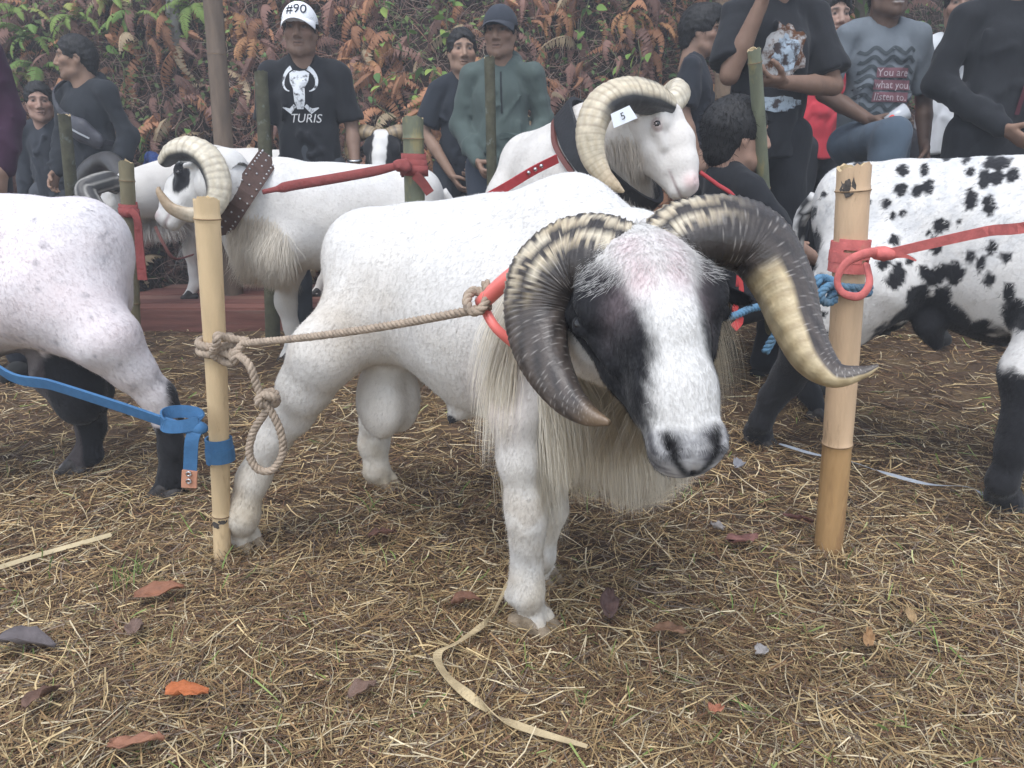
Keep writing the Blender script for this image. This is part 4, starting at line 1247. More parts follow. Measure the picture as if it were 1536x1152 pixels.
def cap_meshes():
    S = SDF((-0.115, -0.135, 0.0), (0.115, 0.135, 0.16), 0.005)
    S.ell((0, -0.008, 0.035), (0.086, 0.104, 0.098), k=0.01)
    S.plane((0, 0, 0.030), (0, -0.10, -1.0))
    crown = S.surface(1)
    n, m = 20, 6
    a = np.linspace(-1.18, 1.18, n)
    v = []
    for k in range(2):
        for j in range(m):
            t = j / (m - 1)
            for q in a:
                r0 = 0.088
                x = math.sin(q) * (r0 + 0.0 * t)
                y = math.cos(q) * (0.098 + 0.075 * t * math.cos(q * 0.75) ** 0.8)
                z = 0.040 - 0.020 * t - 0.030 * (math.sin(q) ** 2) * (0.4 + 0.6 * t) + k * 0.004
                v.append((x, y, z))
    f = []
    N = n * m
    for j in range(m - 1):
        for i in range(n - 1):
            q = (j * n + i, j * n + i + 1, (j + 1) * n + i + 1, (j + 1) * n + i)
            f.append(q); f.append(tuple(N + t for t in q[::-1]))
    ring = [j * n for j in range(m)] + [(m - 1) * n + i for i in range(1, n)] + [j * n + n - 1 for j in range(m - 2, -1, -1)]
    for p, q in zip(ring[:-1], ring[1:]):
        f.append((p, q, N + q, N + p))
    return crown, (np.array(v), f)
CAPC, CAPB = cap_meshes()
def hand_field(curl, spread=0.16, thumb=0.0):
    """left hand hanging: wrist at origin, fingers towards -z, palm towards +x... thumb forward (+y)"""
    S = SDF((-0.09, -0.07, -0.22), (0.07, 0.10, 0.05), 0.0042)
    S.cone((0, 0, 0.04), (0, 0, -0.01), 0.026, 0.025, k=0.01, sq=((1, 0, 0), 0.8))
    S.cone((0, 0.003, -0.02), (0, 0.003, -0.075), 0.034, 0.038, k=0.015, sq=((1, 0, 0), 0.45))
    L = [0.070, 0.078, 0.073, 0.058]
    for i in range(4):
        y0 = 0.030 - 0.0195 * i
        p = V3(0.0, y0, -0.088 + abs(i - 1.3) * 0.005)
        ang = 0.15 + curl * 0.35
        rr = 0.0090 if i < 3 else 0.0080
        sp = (1.5 - i) * spread * 0.25
        for k in range(3):
            ln = L[i] * (0.46, 0.30, 0.24)[k]
            d = V3(-math.sin(ang), sp * math.cos(ang), -math.cos(ang))
            q = p + d * ln
            S.cone(p, q, rr, rr * 0.92, k=0.004)
            p = q; rr *= 0.92
            ang += curl * (0.75 + 0.1 * k)
    p = V3(-0.004, 0.028, -0.025)
    d = nrm(V3(-0.35 - 0.3 * curl, 0.75 - 0.35 * curl, -0.75))
    q = p + d * 0.042; S.cone(p, q, 0.014, 0.0115, k=0.008)
    d2 = nrm(V3(-0.45 - 0.35 * curl, 0.25 - 0.3 * curl, -0.85)); r_ = q + d2 * 0.030; S.cone(q, r_, 0.0110, 0.0100, k=0.004)
    d3 = nrm(V3(-0.5 - 0.3 * curl, 0.05 - 0.3 * curl, -0.85)); S.cone(r_, r_ + d3 * 0.022, 0.0098, 0.0080, k=0.004)
    return S.surface(1)
HANDS = {'relax': hand_field(0.55), 'fist': hand_field(1.45, 0.05)}

def person(label, loc, yaw, H=1.68, skin=(0.27, 0.165, 0.115), shirt=(0.02, 0.02, 0.024), shirt_name=None, sleeve=0.75, hem=0.80, trouser=(0.03, 0.032, 0.038), head_yaw=0.0, head_pitch=0.0, head_roll=0.0,
           hair='short', cap=None, arms=None, legs=None, hands=('relax', 'relax'), group='onlookers along the fern bank', stubble=0.5, build=1.0, eyes=True, lean=0.0, smile=False, hoodie=False, shoes=(0.02, 0.02, 0.02),
           bare_legs=False, open_jacket=False, seat=None, head_sc=1.0, tz=0.0, name='person', shirt_h=0.010):
    """loc: ground x,y. yaw 0 faces the camera (-Y), positive turns to his left (picture right). arms: dict side -> (elbow, wrist) in body coordinates
    (x his left, y forward, z up, metres for a 1.68 m man)"""
    s = H / 1.68
    tz = float(gz(np.array(loc[0]), np.array(loc[1]))) + tz
    root = thing(name, label, 'person', (loc[0], loc[1], tz), group)
    ca, sa = math.cos(yaw), math.sin(yaw)
    Lv, Fv = V3(ca, sa, 0), V3(sa, -ca, 0)
    B = np.stack([Lv, Fv, V3(0, 0, 1)], 0)           # body axes as rows
    def W(p): return V3(loc[0], loc[1], tz) + (np.asarray(p, float) * s) @ B
    def put(nm, v, F, m, col=None, parent=None):
        v = np.asarray(v, float)
        vw = V3(loc[0], loc[1], tz) + (v * s) @ B
        if isinstance(F, np.ndarray): F = F[:, ::-1]
        else: F = [tuple(f[::-1]) for f in F]
        return adopt(root if parent is None else parent, nm, mesh_np(nm, vw, F, True, col), m)
    dz = 0.0 if seat is None else seat - 0.90
    sk = lambda p: V3(p[0], p[1] + lean * max(0, p[2] - 0.95), p[2] + dz)      # lean forward from the hips
    b = build
    SH = {1: sk((0.168 * b, -0.005, 1.372)), -1: sk((-0.168 * b, -0.005, 1.372))}
    A = {1: (V3(0.215 * b, -0.03, 1.12), V3(0.225 * b, 0.06, 0.89)), -1: (V3(-0.215 * b, -0.03, 1.12), V3(-0.225 * b, 0.06, 0.89))}
    if arms: A.update({k: (V3(*e), V3(*w_)) for k, (e, w_) in arms.items()})
    if seat is not None and not arms: pass
    LG = {1: (V3(0.095, 0.0, 0.90), V3(0.11, 0.025, 0.48), V3(0.115, -0.01, 0.09)), -1: (V3(-0.095, 0.0, 0.90), V3(-0.11, 0.025, 0.48), V3(-0.115, -0.01, 0.09))}
    if legs: LG.update({k: tuple(V3(*q) for q in t) for k, t in legs.items()})
    # ---- body
    pts = [SH[1], SH[-1], *A[1], *A[-1], *LG[1], *LG[-1]]
    lo = np.min(pts, 0) - 0.20; hi = np.max(pts, 0) + 0.20
    S = SDF(lo, hi, 0.013)
    S.chain([(sk((0, 0, 0.93)), 0.095 * b), (sk((0, 0.0, 1.08)), 0.085 * b), (sk((0, 0.0, 1.28)), 0.100 * b), (sk((0, -0.01, 1.35)), 0.07 * b)], 0.05, ((0, 1, 0), 0.78))
    for q in (-1, 1):
        S.cone(sk((0, -0.015, 1.39)), SH[q], 0.036, 0.030, 0.02)
        thin = 0.72 if sleeve > 1.0 else 1.0
        S.chain([(SH[q], 0.032), (SH[q] * 0.5 + A[q][0] * 0.5, 0.036 * thin), (A[q][0], 0.037 * thin), (A[q][0] * 0.6 + A[q][1] * 0.4, 0.038 * thin), (A[q][1], 0.026)], 0.012)
        S.chain([(LG[q][0], 0.072), (LG[q][1], 0.048), (LG[q][1] * 0.65 + LG[q][2] * 0.35, 0.046), (LG[q][2], 0.036)], 0.02)
        S.chain([(LG[q][2] - V3(0, 0.02, 0.045), 0.034), (LG[q][2] + V3(0.01 * q, 0.13, -0.055), 0.030)], 0.02)
    S.cone(sk((0, -0.03, 1.40)), sk((0, -0.01, 1.50)), 0.062, 0.056, 0.04)
    bv, bF = S.surface(1)
    bc = np.repeat(np.asarray(skin, float)[None], len(bv), 0)
    # ---- head
    cy, sy = math.cos(head_yaw), math.sin(head_yaw)
    Rz = np.array([[cy, -sy, 0], [sy, cy, 0], [0, 0, 1]])
    Rx = np.array([[1, 0, 0], [0, math.cos(head_pitch), math.sin(head_pitch)], [0, -math.sin(head_pitch), math.cos(head_pitch)]])
    Ry = np.array([[math.cos(head_roll), 0, math.sin(head_roll)], [0, 1, 0], [-math.sin(head_roll), 0, math.cos(head_roll)]])
    # positive head_yaw turns to his left (x+): rotate forward (0,1,0) towards +x
    RH = (np.array([[cy, sy, 0], [-sy, cy, 0], [0, 0, 1]]) @ Ry @ Rx) * head_sc * 1.05
    hc = sk((0, 0.025, 1.575))
    tohead = lambda v: hc + np.asarray(v) @ RH.T
    hv = tohead(HEADV)
    hcol = head_colour(skin, stubble, eyes=eyes, smile=smile)
    V = [bv, hv]; FF = [bF, HEADF + len(bv)]; CC = [bc, hcol]
    off = len(bv) + len(hv)
    # ---- hands
    for i, q in enumerate((1, -1)):
        kind = hands[i]
        if kind is None: continue
        v, F = HANDS[kind]
        e, w_ = A[q]
        zax = nrm(e - w_)
        fw = V3(0.0, 1.0, 0.25); fw = nrm(fw - zax * np.dot(fw, zax)) if abs(np.dot(nrm(fw), zax)) < 0.93 else nrm(V3(0, 0, 1) - zax * zax[2])
        xa = np.cross(fw, zax)
        if q < 0: v = v * V3(-1, 1, 1); F = F[:, ::-1]
        xa_ = xa
        M = np.stack([xa_, fw, zax], 0)
        if np.linalg.det(M) < 0: M[0] *= -1
        V.append(w_ + v @ M); FF.append(F + off); off += len(v)
        CC.append(np.repeat((np.asarray(skin) * 1.05)[None], len(v), 0))
    put('body', np.vstack(V), np.vstack(FF), skin_m, np.vstack(CC))
    # ---- shirt
    sm_ = cloth(shirt_name or 'shirt_%02d%02d%02d' % tuple(int(t * 99) for t in shirt), shirt)
    lo2 = np.min([SH[1], SH[-1], A[1][0], A[-1][0], A[1][1], A[-1][1], sk((0, 0, hem))], 0) - 0.19; hi2 = np.max([SH[1], SH[-1], A[1][0], A[-1][0], A[1][1], A[-1][1]], 0) + 0.14
    S = SDF(lo2, hi2, shirt_h)
    g = 0.018 if not hoodie else 0.024
    S.chain([(sk((0, 0.0, hem - 0.08)), 0.150 * b + g), (sk((0, 0.0, 1.06)), 0.122 * b + g), (sk((0, 0.0, 1.26)), 0.130 * b + g * 0.6), (sk((0, -0.012, 1.345)), 0.098 * b + g * 0.6)], 0.05, ((0, 1, 0), 0.76))
    for q in (-1, 1):
        S.cone(sk((0, -0.02, 1.418)), SH[q], 0.060 + g * 0.3, 0.050 + g * 0.4, 0.03)
    S.plane(sk((0, 0, hem)), (0, 0, -1))
    for q in (-1, 1):
        e, w_ = A[q]
        T = S
        if sleeve <= 1.0:
            end = SH[q] + (e - SH[q]) * sleeve
            S.cone(SH[q], end, 0.050 + g * 0.4, 0.064 + g * 0.6, 0.02)
            # square the sleeve end
            sl, g_ = S.sub(end - 0.14, end + 0.14)
            if sl is not None:
                n = nrm(e - SH[q])
                dd = (g_[0] - end[0]) * n[0] + (g_[1] - end[1]) * n[1] + (g_[2] - end[2]) * n[2]
                near = np.sqrt((g_[0] - end[0]) ** 2 + (g_[1] - end[1]) ** 2 + (g_[2] - end[2]) ** 2) - 0.115
                torso = np.abs(g_[0]) - 0.150 * b
                cutm = (near < 0) & (torso > 0) & (dd > 0)
                S.f[sl] = np.where(cutm, np.maximum(S.f[sl], dd), S.f[sl])
        else:
            S.chain([(SH[q], 0.050 + g * 0.4), (SH[q] * 0.45 + e * 0.55, 0.047 + g * 0.4), (e, 0.048 + g * 0.4), (e * 0.45 + w_ * 0.55, 0.046 + g * 0.3), (w_ + (e - w_) * 0.06, 0.034 + g * 0.25)], 0.015)
    # creases: soft ridges and valleys across front and back, rings round the sleeves
    rf = np.random.default_rng(int(abs(loc[0] * 977 + loc[1] * 31)))
    for i_ in range(26):
        ys = 1 if i_ % 3 else -1
        x0 = rf.uniform(-0.13, 0.13) * b; z0 = rf.uniform(hem + 0.06, 1.33)
        dx = rf.uniform(-0.11, 0.11); dz_ = rf.uniform(-0.02, 0.16)
        rr0 = 0.135 * b + g
        def ysurf(x): return ys * 0.76 * rr0 * math.sqrt(max(0.05, 1 - (x / (rr0 * 1.05)) ** 2))
        x1 = float(np.clip(x0 + dx, -0.14 * b, 0.14 * b))
        pa, pb = sk((x0, ysurf(x0), z0)), sk((x1, ysurf(x1), z0 - dz_))
        if i_ % 2: S.cone(pa, pb, 0.013, 0.004, 0.022)
        else: S.cutcone(pa + V3(0, ys * 0.006, 0), pb + V3(0, ys * 0.006, 0), 0.010, 0.004, 0.020)
    for q in (-1, 1):
        e, w_ = A[q]
        for t_ in ((0.35, 0.6) if sleeve <= 1.0 else (0.3, 0.55, 0.8, 0.95, 1.1, 1.35, 1.6, 1.8)):
            c_ = SH[q] + (e - SH[q]) * t_ if t_ <= 1 else e + (w_ - e) * (t_ - 1)
            ad_ = nrm(e - SH[q]) if t_ <= 1 else nrm(w_ - e)
            nn_ = rf.normal(size=3); nn_ = nrm(nn_ - ad_ * np.dot(nn_, ad_)); tt_ = nrm(np.cross(ad_, nn_) + ad_ * rf.uniform(-0.5, 0.5))
            S.cone(c_ + nn_ * 0.040 - tt_ * 0.040, c_ + nn_ * 0.046 + tt_ * 0.040, 0.010, 0.006, 0.020)
    # neck opening
    S.cutcone(hc + V3(0, 0.00, -0.10), sk((0, -0.02, 1.45)), 0.058, 0.064, 0.006)
    S.cutell(sk((0, 0.055, 1.445)), (0.05, 0.05, 0.03), k=0.01)
    if hoodie:
        for a_ in np.linspace(0.5, 5.78, 14):
            pass
        ring = [sk((0.085 * math.sin(t), -0.035 - 0.075 * math.cos(t), 1.445 + 0.035 * math.cos(t))) for t in np.linspace(-2.6, 2.6, 13)]
        S.chain([(p, 0.030) for p in ring], 0.015)
    S.ripple(0.020 if not hoodie else 0.020, (0.20, 0.10, 0.05), int(abs(loc[0] * 100)) + 3, (1.2, 1.2, 0.55))
    v, F = S.surface(1)
    shirt_o = put('jacket' if hoodie or open_jacket else 'shirt', v, F, sm_)
    # ---- trousers
    tm_ = cloth('trousers_%02d%02d%02d' % tuple(int(t * 99) for t in trouser), trouser)
    lp = [*LG[1], *LG[-1]]
    S = SDF(np.min(lp, 0) - 0.16, np.max(lp, 0) + 0.22, 0.013)
    S.chain([(sk((0, -0.005, 0.90)), 0.140 * b), (sk((0, 0, 1.0)), 0.128 * b)], 0.04, ((0, 1, 0), 0.78))
    for q in (-1, 1):
        S.chain([(LG[q][0], 0.100), (LG[q][1], 0.074), (LG[q][1] * 0.5 + LG[q][2] * 0.5, 0.070), (LG[q][2] + V3(0, 0, 0.02), 0.064)], 0.025)
    S.ripple(0.012, (0.15, 0.08), int(abs(loc[0] * 100)) + 7, (1, 1, 0.7))
    if seat is None: S.plane((0, 0, min(LG[1][2][2], LG[-1][2][2]) - 0.03), (0, 0, -1))
    v, F = S.surface(1)
    put('trousers', v, F, tm_)
    # ---- shoes
    for q in (-1, 1):
        S = SDF(LG[q][2] - 0.22, LG[q][2] + 0.24, 0.012)
        a0 = LG[q][2]
        S.chain([(a0 + V3(0, -0.025, -0.048), 0.042), (a0 + V3(0.008 * q, 0.07, -0.052), 0.040), (a0 + V3(0.015 * q, 0.15, -0.060), 0.034)], 0.02)
        S.plane(a0 + V3(0, 0, -0.088), (0, 0, -1))
        v, F = S.surface(1)
        put('shoe', v, F, cloth('shoe_dark', shoes, 0.1))
    # ---- hair, cap
    if hair:
        v, F = HAIR[hair]
        if cap is not None:
            k = v[:, 2] < 0.055
            v = np.where((v[:, 2] > 0.055)[:, None], v * V3(0.93, 0.93, 0.86) + V3(0, 0, 0.008), v)
        ho_ = put('hair', tohead(v), F, hairblk_m)
        vw = V3(loc[0], loc[1], tz) + (tohead(v) * s) @ B
        Fh = F[:, ::-1]; hz_ = W(tohead((0, 0, 0.02)))
        Nh = vnormals(vw, Fh)
        Pn, Mn, _ = scatter(vw, Fh, Nh, 1500, (v[:, 2] < 0.05).astype(float) if cap is not None else None, 3)
        Dn = Mn * 0.55 + V3(0, 0, -0.75) + 0.5 * np.random.default_rng(4).normal(size=Pn.shape)
        adopt(ho_, 'hair_strands', hair_mesh('hair_strands', Pn, Dn, np.random.default_rng(5).uniform(0.012, 0.030, len(Pn)) * (0.7 if hair == 'short' else 1.0), 0.0022, Mn, np.repeat(V3(0.012, 0.011, 0.011)[None], len(Pn), 0), nseg=2, curl=0.1), hair_m, kind='stuff')
    if cap is not None:
        crown_c, brim_c = cap
        co = put('cap', tohead(CAPC[0]), CAPC[1], cloth('cap_%02d' % int(crown_c[0] * 99), crown_c, 0.15))
        bo = put('brim', tohead(CAPB[0]), CAPB[1], cloth('brim_%02d' % int(brim_c[0] * 99), brim_c, 0.1), parent=co)
    root['_h'] = 0
    del root['_h']
    return root, shirt_o, W, tohead, (lambda p: W(tohead(p)))

def decal(parent, name, polys, to_world, direction, target, m, lift=0.004):
    """flat print laid on a garment: 2-D polygons (list of Nx2), carried by to_world(u,v) and pushed along 'direction' onto the target mesh"""
    dg = bpy.context.evaluated_depsgraph_get()
    me0 = target.data
    co = np.empty(len(me0.vertices) * 3, np.float32); me0.vertices.foreach_get('co', co)
    co = co.reshape(-1, 3) + np.array(target.parent.location, np.float32)
    bv = BVHTree.FromPolygons([tuple(t) for t in co.tolist()], [tuple(p.vertices) for p in me0.polygons])
    mb = MB()
    dr = Vector(nrm(direction))
    for poly in polys:
        out = []
        for u_, v_ in poly[0]:
            w_ = to_world(u_, v_)
            h = bv.ray_cast(Vector(w_) - dr * 0.6, dr, 1.5)
            out.append(np.array(h[0] - dr * lift) if h[0] is not None else np.array(w_))
        mb.add(out, poly[1])
    return adopt(parent, name, mb.mesh(name, False), m)
def grid_poly(poly, step=0.012):
    """triangulated polygon refined so it can follow folds: returns (points, faces)"""
    import bmesh
    bm = bmesh.new()
    vs = [bm.verts.new((p[0], p[1], 0)) for p in poly]
    bm.faces.new(vs)
    bmesh.ops.triangulate(bm, faces=bm.faces[:])
    for _ in range(6):
        es = [e for e in bm.edges if e.calc_length() > step * 1.6]
        if not es: break
        bmesh.ops.subdivide_edges(bm, edges=es, cuts=1)
        bmesh.ops.triangulate(bm, faces=bm.faces[:])
    bm.verts.index_update()
    P = [(v.co.x, v.co.y) for v in bm.verts]
    F = [tuple(v.index for v in f.verts) for f in bm.faces]
    bm.free()
    return P, F
def text_polys(txt, size, cx, cy, shear=0.0):
    cu = bpy.data.curves.new('lettering', 'FONT')
    cu.body = txt; cu.size = size; cu.align_x = 'CENTER'; cu.align_y = 'CENTER'; cu.shear = shear
    cu.resolution_u = 3
    o = bpy.data.objects.new('lettering', cu); COL.objects.link(o)
    dg = bpy.context.evaluated_depsgraph_get()
    me = bpy.data.meshes.new_from_object(o.evaluated_get(dg))
    P = [(v.co.x + cx, v.co.y + cy) for v in me.vertices]
    F = [tuple(p.vertices) for p in me.polygons]
    bpy.data.objects.remove(o); bpy.data.meshes.remove(me); bpy.data.curves.remove(cu)
    return (P, F)
def bar_poly(pts, width, n=None):
    """thick stroke along 2-D points as a strip"""
    pts = np.asarray(pts, float)
    w_ = np.full(len(pts), width) if np.isscalar(width) else np.asarray(width)
    t = np.gradient(pts, axis=0); t /= np.linalg.norm(t, axis=1)[:, None] + 1e-9
    nn = np.stack([-t[:, 1], t[:, 0]], 1)
    P = np.concatenate([pts + nn * w_[:, None] / 2, pts - nn * w_[:, None] / 2]); k = len(pts)
    return ([tuple(p) for p in P], [(i, k + i, k + i + 1, i + 1) for i in range(k - 1)])
def px_x(px, Y): return UY(px, 300, Y)[0]

BLK = (0.016, 0.017, 0.020)
# man in black T-shirt and white cap
yw = 0.08
pm, sh, W, TH, HW = person('man in a white cap and black T-shirt printed with a ram skull', (px_x(470, 3.95), 3.95), yw, 1.605, skin=(0.20, 0.125, 0.09), shirt=BLK, sleeve=0.92, hem=0.84, build=1.04, trouser=(0.045, 0.05, 0.058),
    cap=((0.75, 0.76, 0.78), (0.75, 0.76, 0.78)), arms={1: ((0.225, -0.03, 1.13), (0.245, 0.08, 0.92)), -1: ((-0.225, -0.03, 1.12), (-0.235, 0.04, 0.89))}, head_pitch=-0.05, hands=('relax', 'relax'))
wp = mat('white_print', (0.62, 0.64, 0.66), 0.8, mottle=(40, (0.05, 0.05, 0.055), 0.95, 0.52), spec=0.1)
tw = lambda u, v: W((u, 0.0, v))
fdir = -np.array([math.sin(yw), -math.cos(yw), 0])
skull = [grid_poly([(-0.055, 1.285), (-0.03, 1.30), (0.0, 1.295), (0.03, 1.30), (0.055, 1.285), (0.05, 1.235), (0.034, 1.20), (0.030, 1.13), (0.018, 1.09), (-0.018, 1.09), (-0.030, 1.13), (-0.034, 1.20), (-0.05, 1.235)])]
for sg in (-1, 1):
    t = np.linspace(0, 3.6, 14)
    skull.append(bar_poly(np.stack([sg * (0.045 + 0.042 * np.sin(t * 0.9) + 0.004 * t), 1.285 + 0.030 * np.cos(t) - 0.02 * t + 0.0], 1), np.linspace(0.026, 0.006, 14)))
    skull.append(bar_poly(np.array([(sg * 0.03, 1.11), (sg * 0.06, 1.08), (sg * 0.10, 1.10)]), np.array([0.02, 0.03, 0.005])))
decal(sh, 'shirt_print', skull, lambda u, v: tw(u * 0.9 - 0.010, (v - 1.19) * 0.9 + 1.285), fdir, sh, wp)
decal(sh, 'shirt_lettering', [text_polys('TURIS', 0.060, 0.0, 1.045, 0.25)], lambda u, v: tw(u + 0.008, v + 0.105), fdir, sh, mat('white_ink', (0.6, 0.6, 0.6), 0.8))
capo = [c for c in pm.children if c.name.startswith('cap')][0]
blkink = mat('navy_thread', (0.01, 0.012, 0.025), 0.7)
decal(capo, 'cap_lettering', [text_polys('#90', 0.062, 0.0, 0.0)], lambda u, v: HW((u, 0.1, v + 0.080)), fdir, capo, blkink)
# wrist watch
wr = W((0.242, 0.075, 0.945))
adopt(pm, 'wristwatch', tube_mesh('wristwatch', [wr + V3(0.032 * math.cos(t), 0.032 * math.sin(t), 0.004 * math.sin(t)) for t in np.linspace(0, 6.283, 18)], 0.008, seg=6), mat('steel', (0.5, 0.5, 0.5), 0.3, metal=1.0))
# lit cigarette between his fingers
cg = W((0.25, 0.13, 0.82))
adopt(pm, 'cigarette', tube_mesh('cigarette', [cg, cg + V3(0.02, -0.03, -0.035)], 0.004, seg=8), mat('paper_white', (0.75, 0.75, 0.73), 0.8))

# green windbreaker, dark cap
pg, shg, Wg, THg, HWg = person('man in a grey-green hooded jacket and dark cap with clasped hands', (px_x(752, 4.15), 4.15), -0.10, 1.632, skin=(0.25, 0.155, 0.11), shirt=(0.075, 0.10, 0.092), sleeve=1.2, hem=0.86, hoodie=True, build=0.98, trouser=(0.06, 0.07, 0.09),
    cap=((0.035, 0.04, 0.052), (0.03, 0.034, 0.045)), arms={1: ((0.235, -0.04, 1.13), (0.13, 0.16, 0.96)), -1: ((-0.225, -0.02, 1.12), (-0.10, 0.18, 0.92))}, head_yaw=-0.12, stubble=0.3, hands=('relax', 'fist'))
# jacket pocket flap and cords
decal(shg, 'pocket_flap', [bar_poly(np.array([(-0.05, 1.045), (0.03, 1.06), (0.13, 1.06)]), 0.030)], lambda u, v: Wg((u, 0, v)), V3(0, 1, 0), shg, cloth('flap_green', (0.062, 0.085, 0.078)), 0.006)
decal(shg, 'zip', [bar_poly(np.array([(0.0, 1.38), (0.002, 1.30), (0.006, 1.17)]), 0.010)], lambda u, v: Wg((u, 0, v)), V3(0, 1, 0), shg, cloth('zip_dark', (0.02, 0.025, 0.028)), 0.006)

# man behind him
person('bareheaded man in a dark T-shirt half hidden behind the green jacket', (px_x(697, 4.55), 4.55), 0.05, 1.60, skin=(0.30, 0.19, 0.135), shirt=(0.022, 0.026, 0.034), sleeve=0.85, hem=0.86, trouser=(0.05, 0.055, 0.065),
    arms={1: ((0.24, 0.0, 1.13), (0.10, 0.17, 0.95)), -1: ((-0.24, 0.02, 1.13), (-0.07, 0.16, 0.87))}, head_yaw=0.15, head_pitch=-0.06, build=0.9, hair='short')

# hooded man with sling bag, looking left
ph, shh, Wh, THh, HWh = person('man in a black hoodie with a sling bag, looking left', (px_x(150, 4.6), 4.6), -0.35, 1.57, skin=(0.26, 0.16, 0.11), shirt=(0.022, 0.025, 0.030), sleeve=1.2, hem=0.80, hoodie=True, build=1.08, trouser=(0.10, 0.07, 0.05),
    arms={1: ((0.245, -0.06, 1.12), (0.25, 0.05, 0.90)), -1: ((-0.235, -0.02, 1.12), (-0.20, 0.12, 0.90))}, head_yaw=-0.80, hands=('relax', 'relax'))
# boy behind him
person('small boy in dark clothes behind the hooded man', (px_x(86, 4.78), 4.78), 0.1, 1.34, skin=(0.34, 0.21, 0.16), shirt=(0.03, 0.034, 0.042), sleeve=1.2, hem=0.83, trouser=(0.06, 0.065, 0.075), stubble=0, head_sc=1.12, build=0.95, head_yaw=0.4)
# purple jacket, left edge
person('person in a dark purple jacket cut off by the left edge', (px_x(-52, 3.1), 3.1), 0.0, 1.60, skin=(0.25, 0.155, 0.11), shirt=(0.040, 0.016, 0.034), sleeve=1.2, hem=0.80, hoodie=True, build=1.15, trouser=(0.02, 0.022, 0.030), head_yaw=-0.5,
    arms={1: ((0.245, -0.02, 1.12), (0.23, 0.07, 0.90)), -1: ((-0.28, -0.02, 1.12), (-0.22, 0.12, 0.90))})
# profile man, right of the raised ram
person('man in a dark T-shirt in profile, facing right by the hanging ferns', (px_x(1030, 4.45), 4.45), 1.25, 1.575, skin=(0.28, 0.175, 0.125), shirt=(0.02, 0.023, 0.03), sleeve=0.9, hem=0.82, trouser=(0.03, 0.03, 0.035), hair='tuft', head_pitch=0.08)
# arms crossed, chin on hand
pc, shc, Wc, THc, HWc = person('man in a black printed T-shirt with one arm folded and a hand at his chin', (px_x(1138, 3.15), 3.15), 0.12, 1.64, skin=(0.19, 0.115, 0.08), shirt=(0.012, 0.013, 0.016), sleeve=0.82, hem=0.82, build=1.0, trouser=(0.013, 0.014, 0.017),
    arms={-1: ((-0.215, 0.11, 1.13), (-0.13, 0.17, 1.39)), 1: ((0.235, 0.08, 1.10), (-0.06, 0.225, 1.095))}, hands=('relax', 'relax'), head_yaw=-0.1)
tig = mat('photo_print', (0.36, 0.36, 0.36), 0.75, mottle=(24, (0.10, 0.045, 0.022), 1.0, 0.46), spec=0.1)
tig2 = mat('dark_print', (0.30, 0.36, 0.42), 0.75, mottle=(30, (0.05, 0.04, 0.04), 1.0, 0.48), spec=0.1)
twc = lambda u, v: Wc((u, 0, v))
fdc = -np.array([math.sin(0.12), -math.cos(0.12), 0])
rr = np.random.default_rng(3)
def jag(cx, cy, rx, ry, n=26, j=0.22):
    a_ = np.linspace(0, 6.283, n, endpoint=False)
    k = 1 + j * rr.uniform(-1, 1, n)
    return [(cx + rx * k_ * math.cos(t), cy + ry * k_ * math.sin(t)) for t, k_ in zip(a_, k)]
decal(shc, 'shirt_print', [grid_poly(jag(0.0, 1.22, 0.082, 0.105))], twc, fdc, shc, tig, 0.004)
decal(shc, 'shirt_print', [grid_poly(jag(0.0, 1.215, 0.050, 0.060)), grid_poly(jag(-0.01, 1.03, 0.10, 0.028))], twc, fdc, shc, tig2, 0.007)
# red jacket youth
pr_, shr, Wr, THr, HWr = person('youth in a coral red jacket behind the man in black', (px_x(1214, 4.15), 4.15), 0.35, 1.57, skin=(0.34, 0.22, 0.17), shirt=(0.55, 0.055, 0.075), sleeve=1.2, hem=0.84, hoodie=False, build=0.95, trouser=(0.035, 0.038, 0.045), hair='tuft', stubble=0, open_jacket=True,
    arms={1: ((0.25, -0.03, 1.12), (0.32, 0.10, 0.95)), -1: ((-0.25, -0.03, 1.12), (-0.25, 0.06, 0.88))}, head_yaw=-0.25)
# little one behind
person('small child in a blue top behind the red jacket', (px_x(1236, 4.65), 4.65), 0.2, 1.34, skin=(0.26, 0.17, 0.13), shirt=(0.05, 0.075, 0.105), sleeve=1.2, hem=0.82, trouser=(0.02, 0.02, 0.024), stubble=0, head_sc=1.05)
# grey T-shirt with lettering, one foot up
ywl = -0.02
pl, shl, Wl, THl, HWl = person('smiling man in a grey lettered T-shirt, one knee raised in ripped jeans', (px_x(1292, 3.45), 3.45), ywl, 1.56, skin=(0.13, 0.080, 0.058), shirt=(0.135, 0.155, 0.175), sleeve=0.88, hem=0.86, build=1.0, trouser=(0.07, 0.095, 0.125), smile=True, stubble=0.4, hair='short',
    arms={-1: ((-0.245, 0.02, 1.13), (-0.105, 0.24, 0.995)), 1: ((0.25, -0.04, 1.12), (0.24, 0.05, 0.90))}, legs={-1: ((-0.095, 0.02, 0.90), (-0.065, 0.36, 0.93), (-0.10, 0.40, 0.53))}, head_yaw=0.08, hands=('relax', 'fist'))
twl = lambda u, v: Wl((u, 0, v))
wm = mat('grey_wave_ink', (0.045, 0.055, 0.062), 0.8)
waves = []
for k in range(8):
    zz = 1.305 - 0.040 * k
    x_ = np.linspace(-0.125, 0.125, 40)
    waves.append(bar_poly(np.stack([x_, zz + 0.013 * np.sin(x_ * 75 + 0.6 * k)], 1), 0.016))
decal(shl, 'wave_print', waves, twl, V3(0, 1, 0), shl, wm, 0.003)
pk = mat('dusty_pink_ink', (0.16, 0.075, 0.09), 0.8)
wl_ = mat('pale_ink', (0.42, 0.36, 0.38), 0.8)
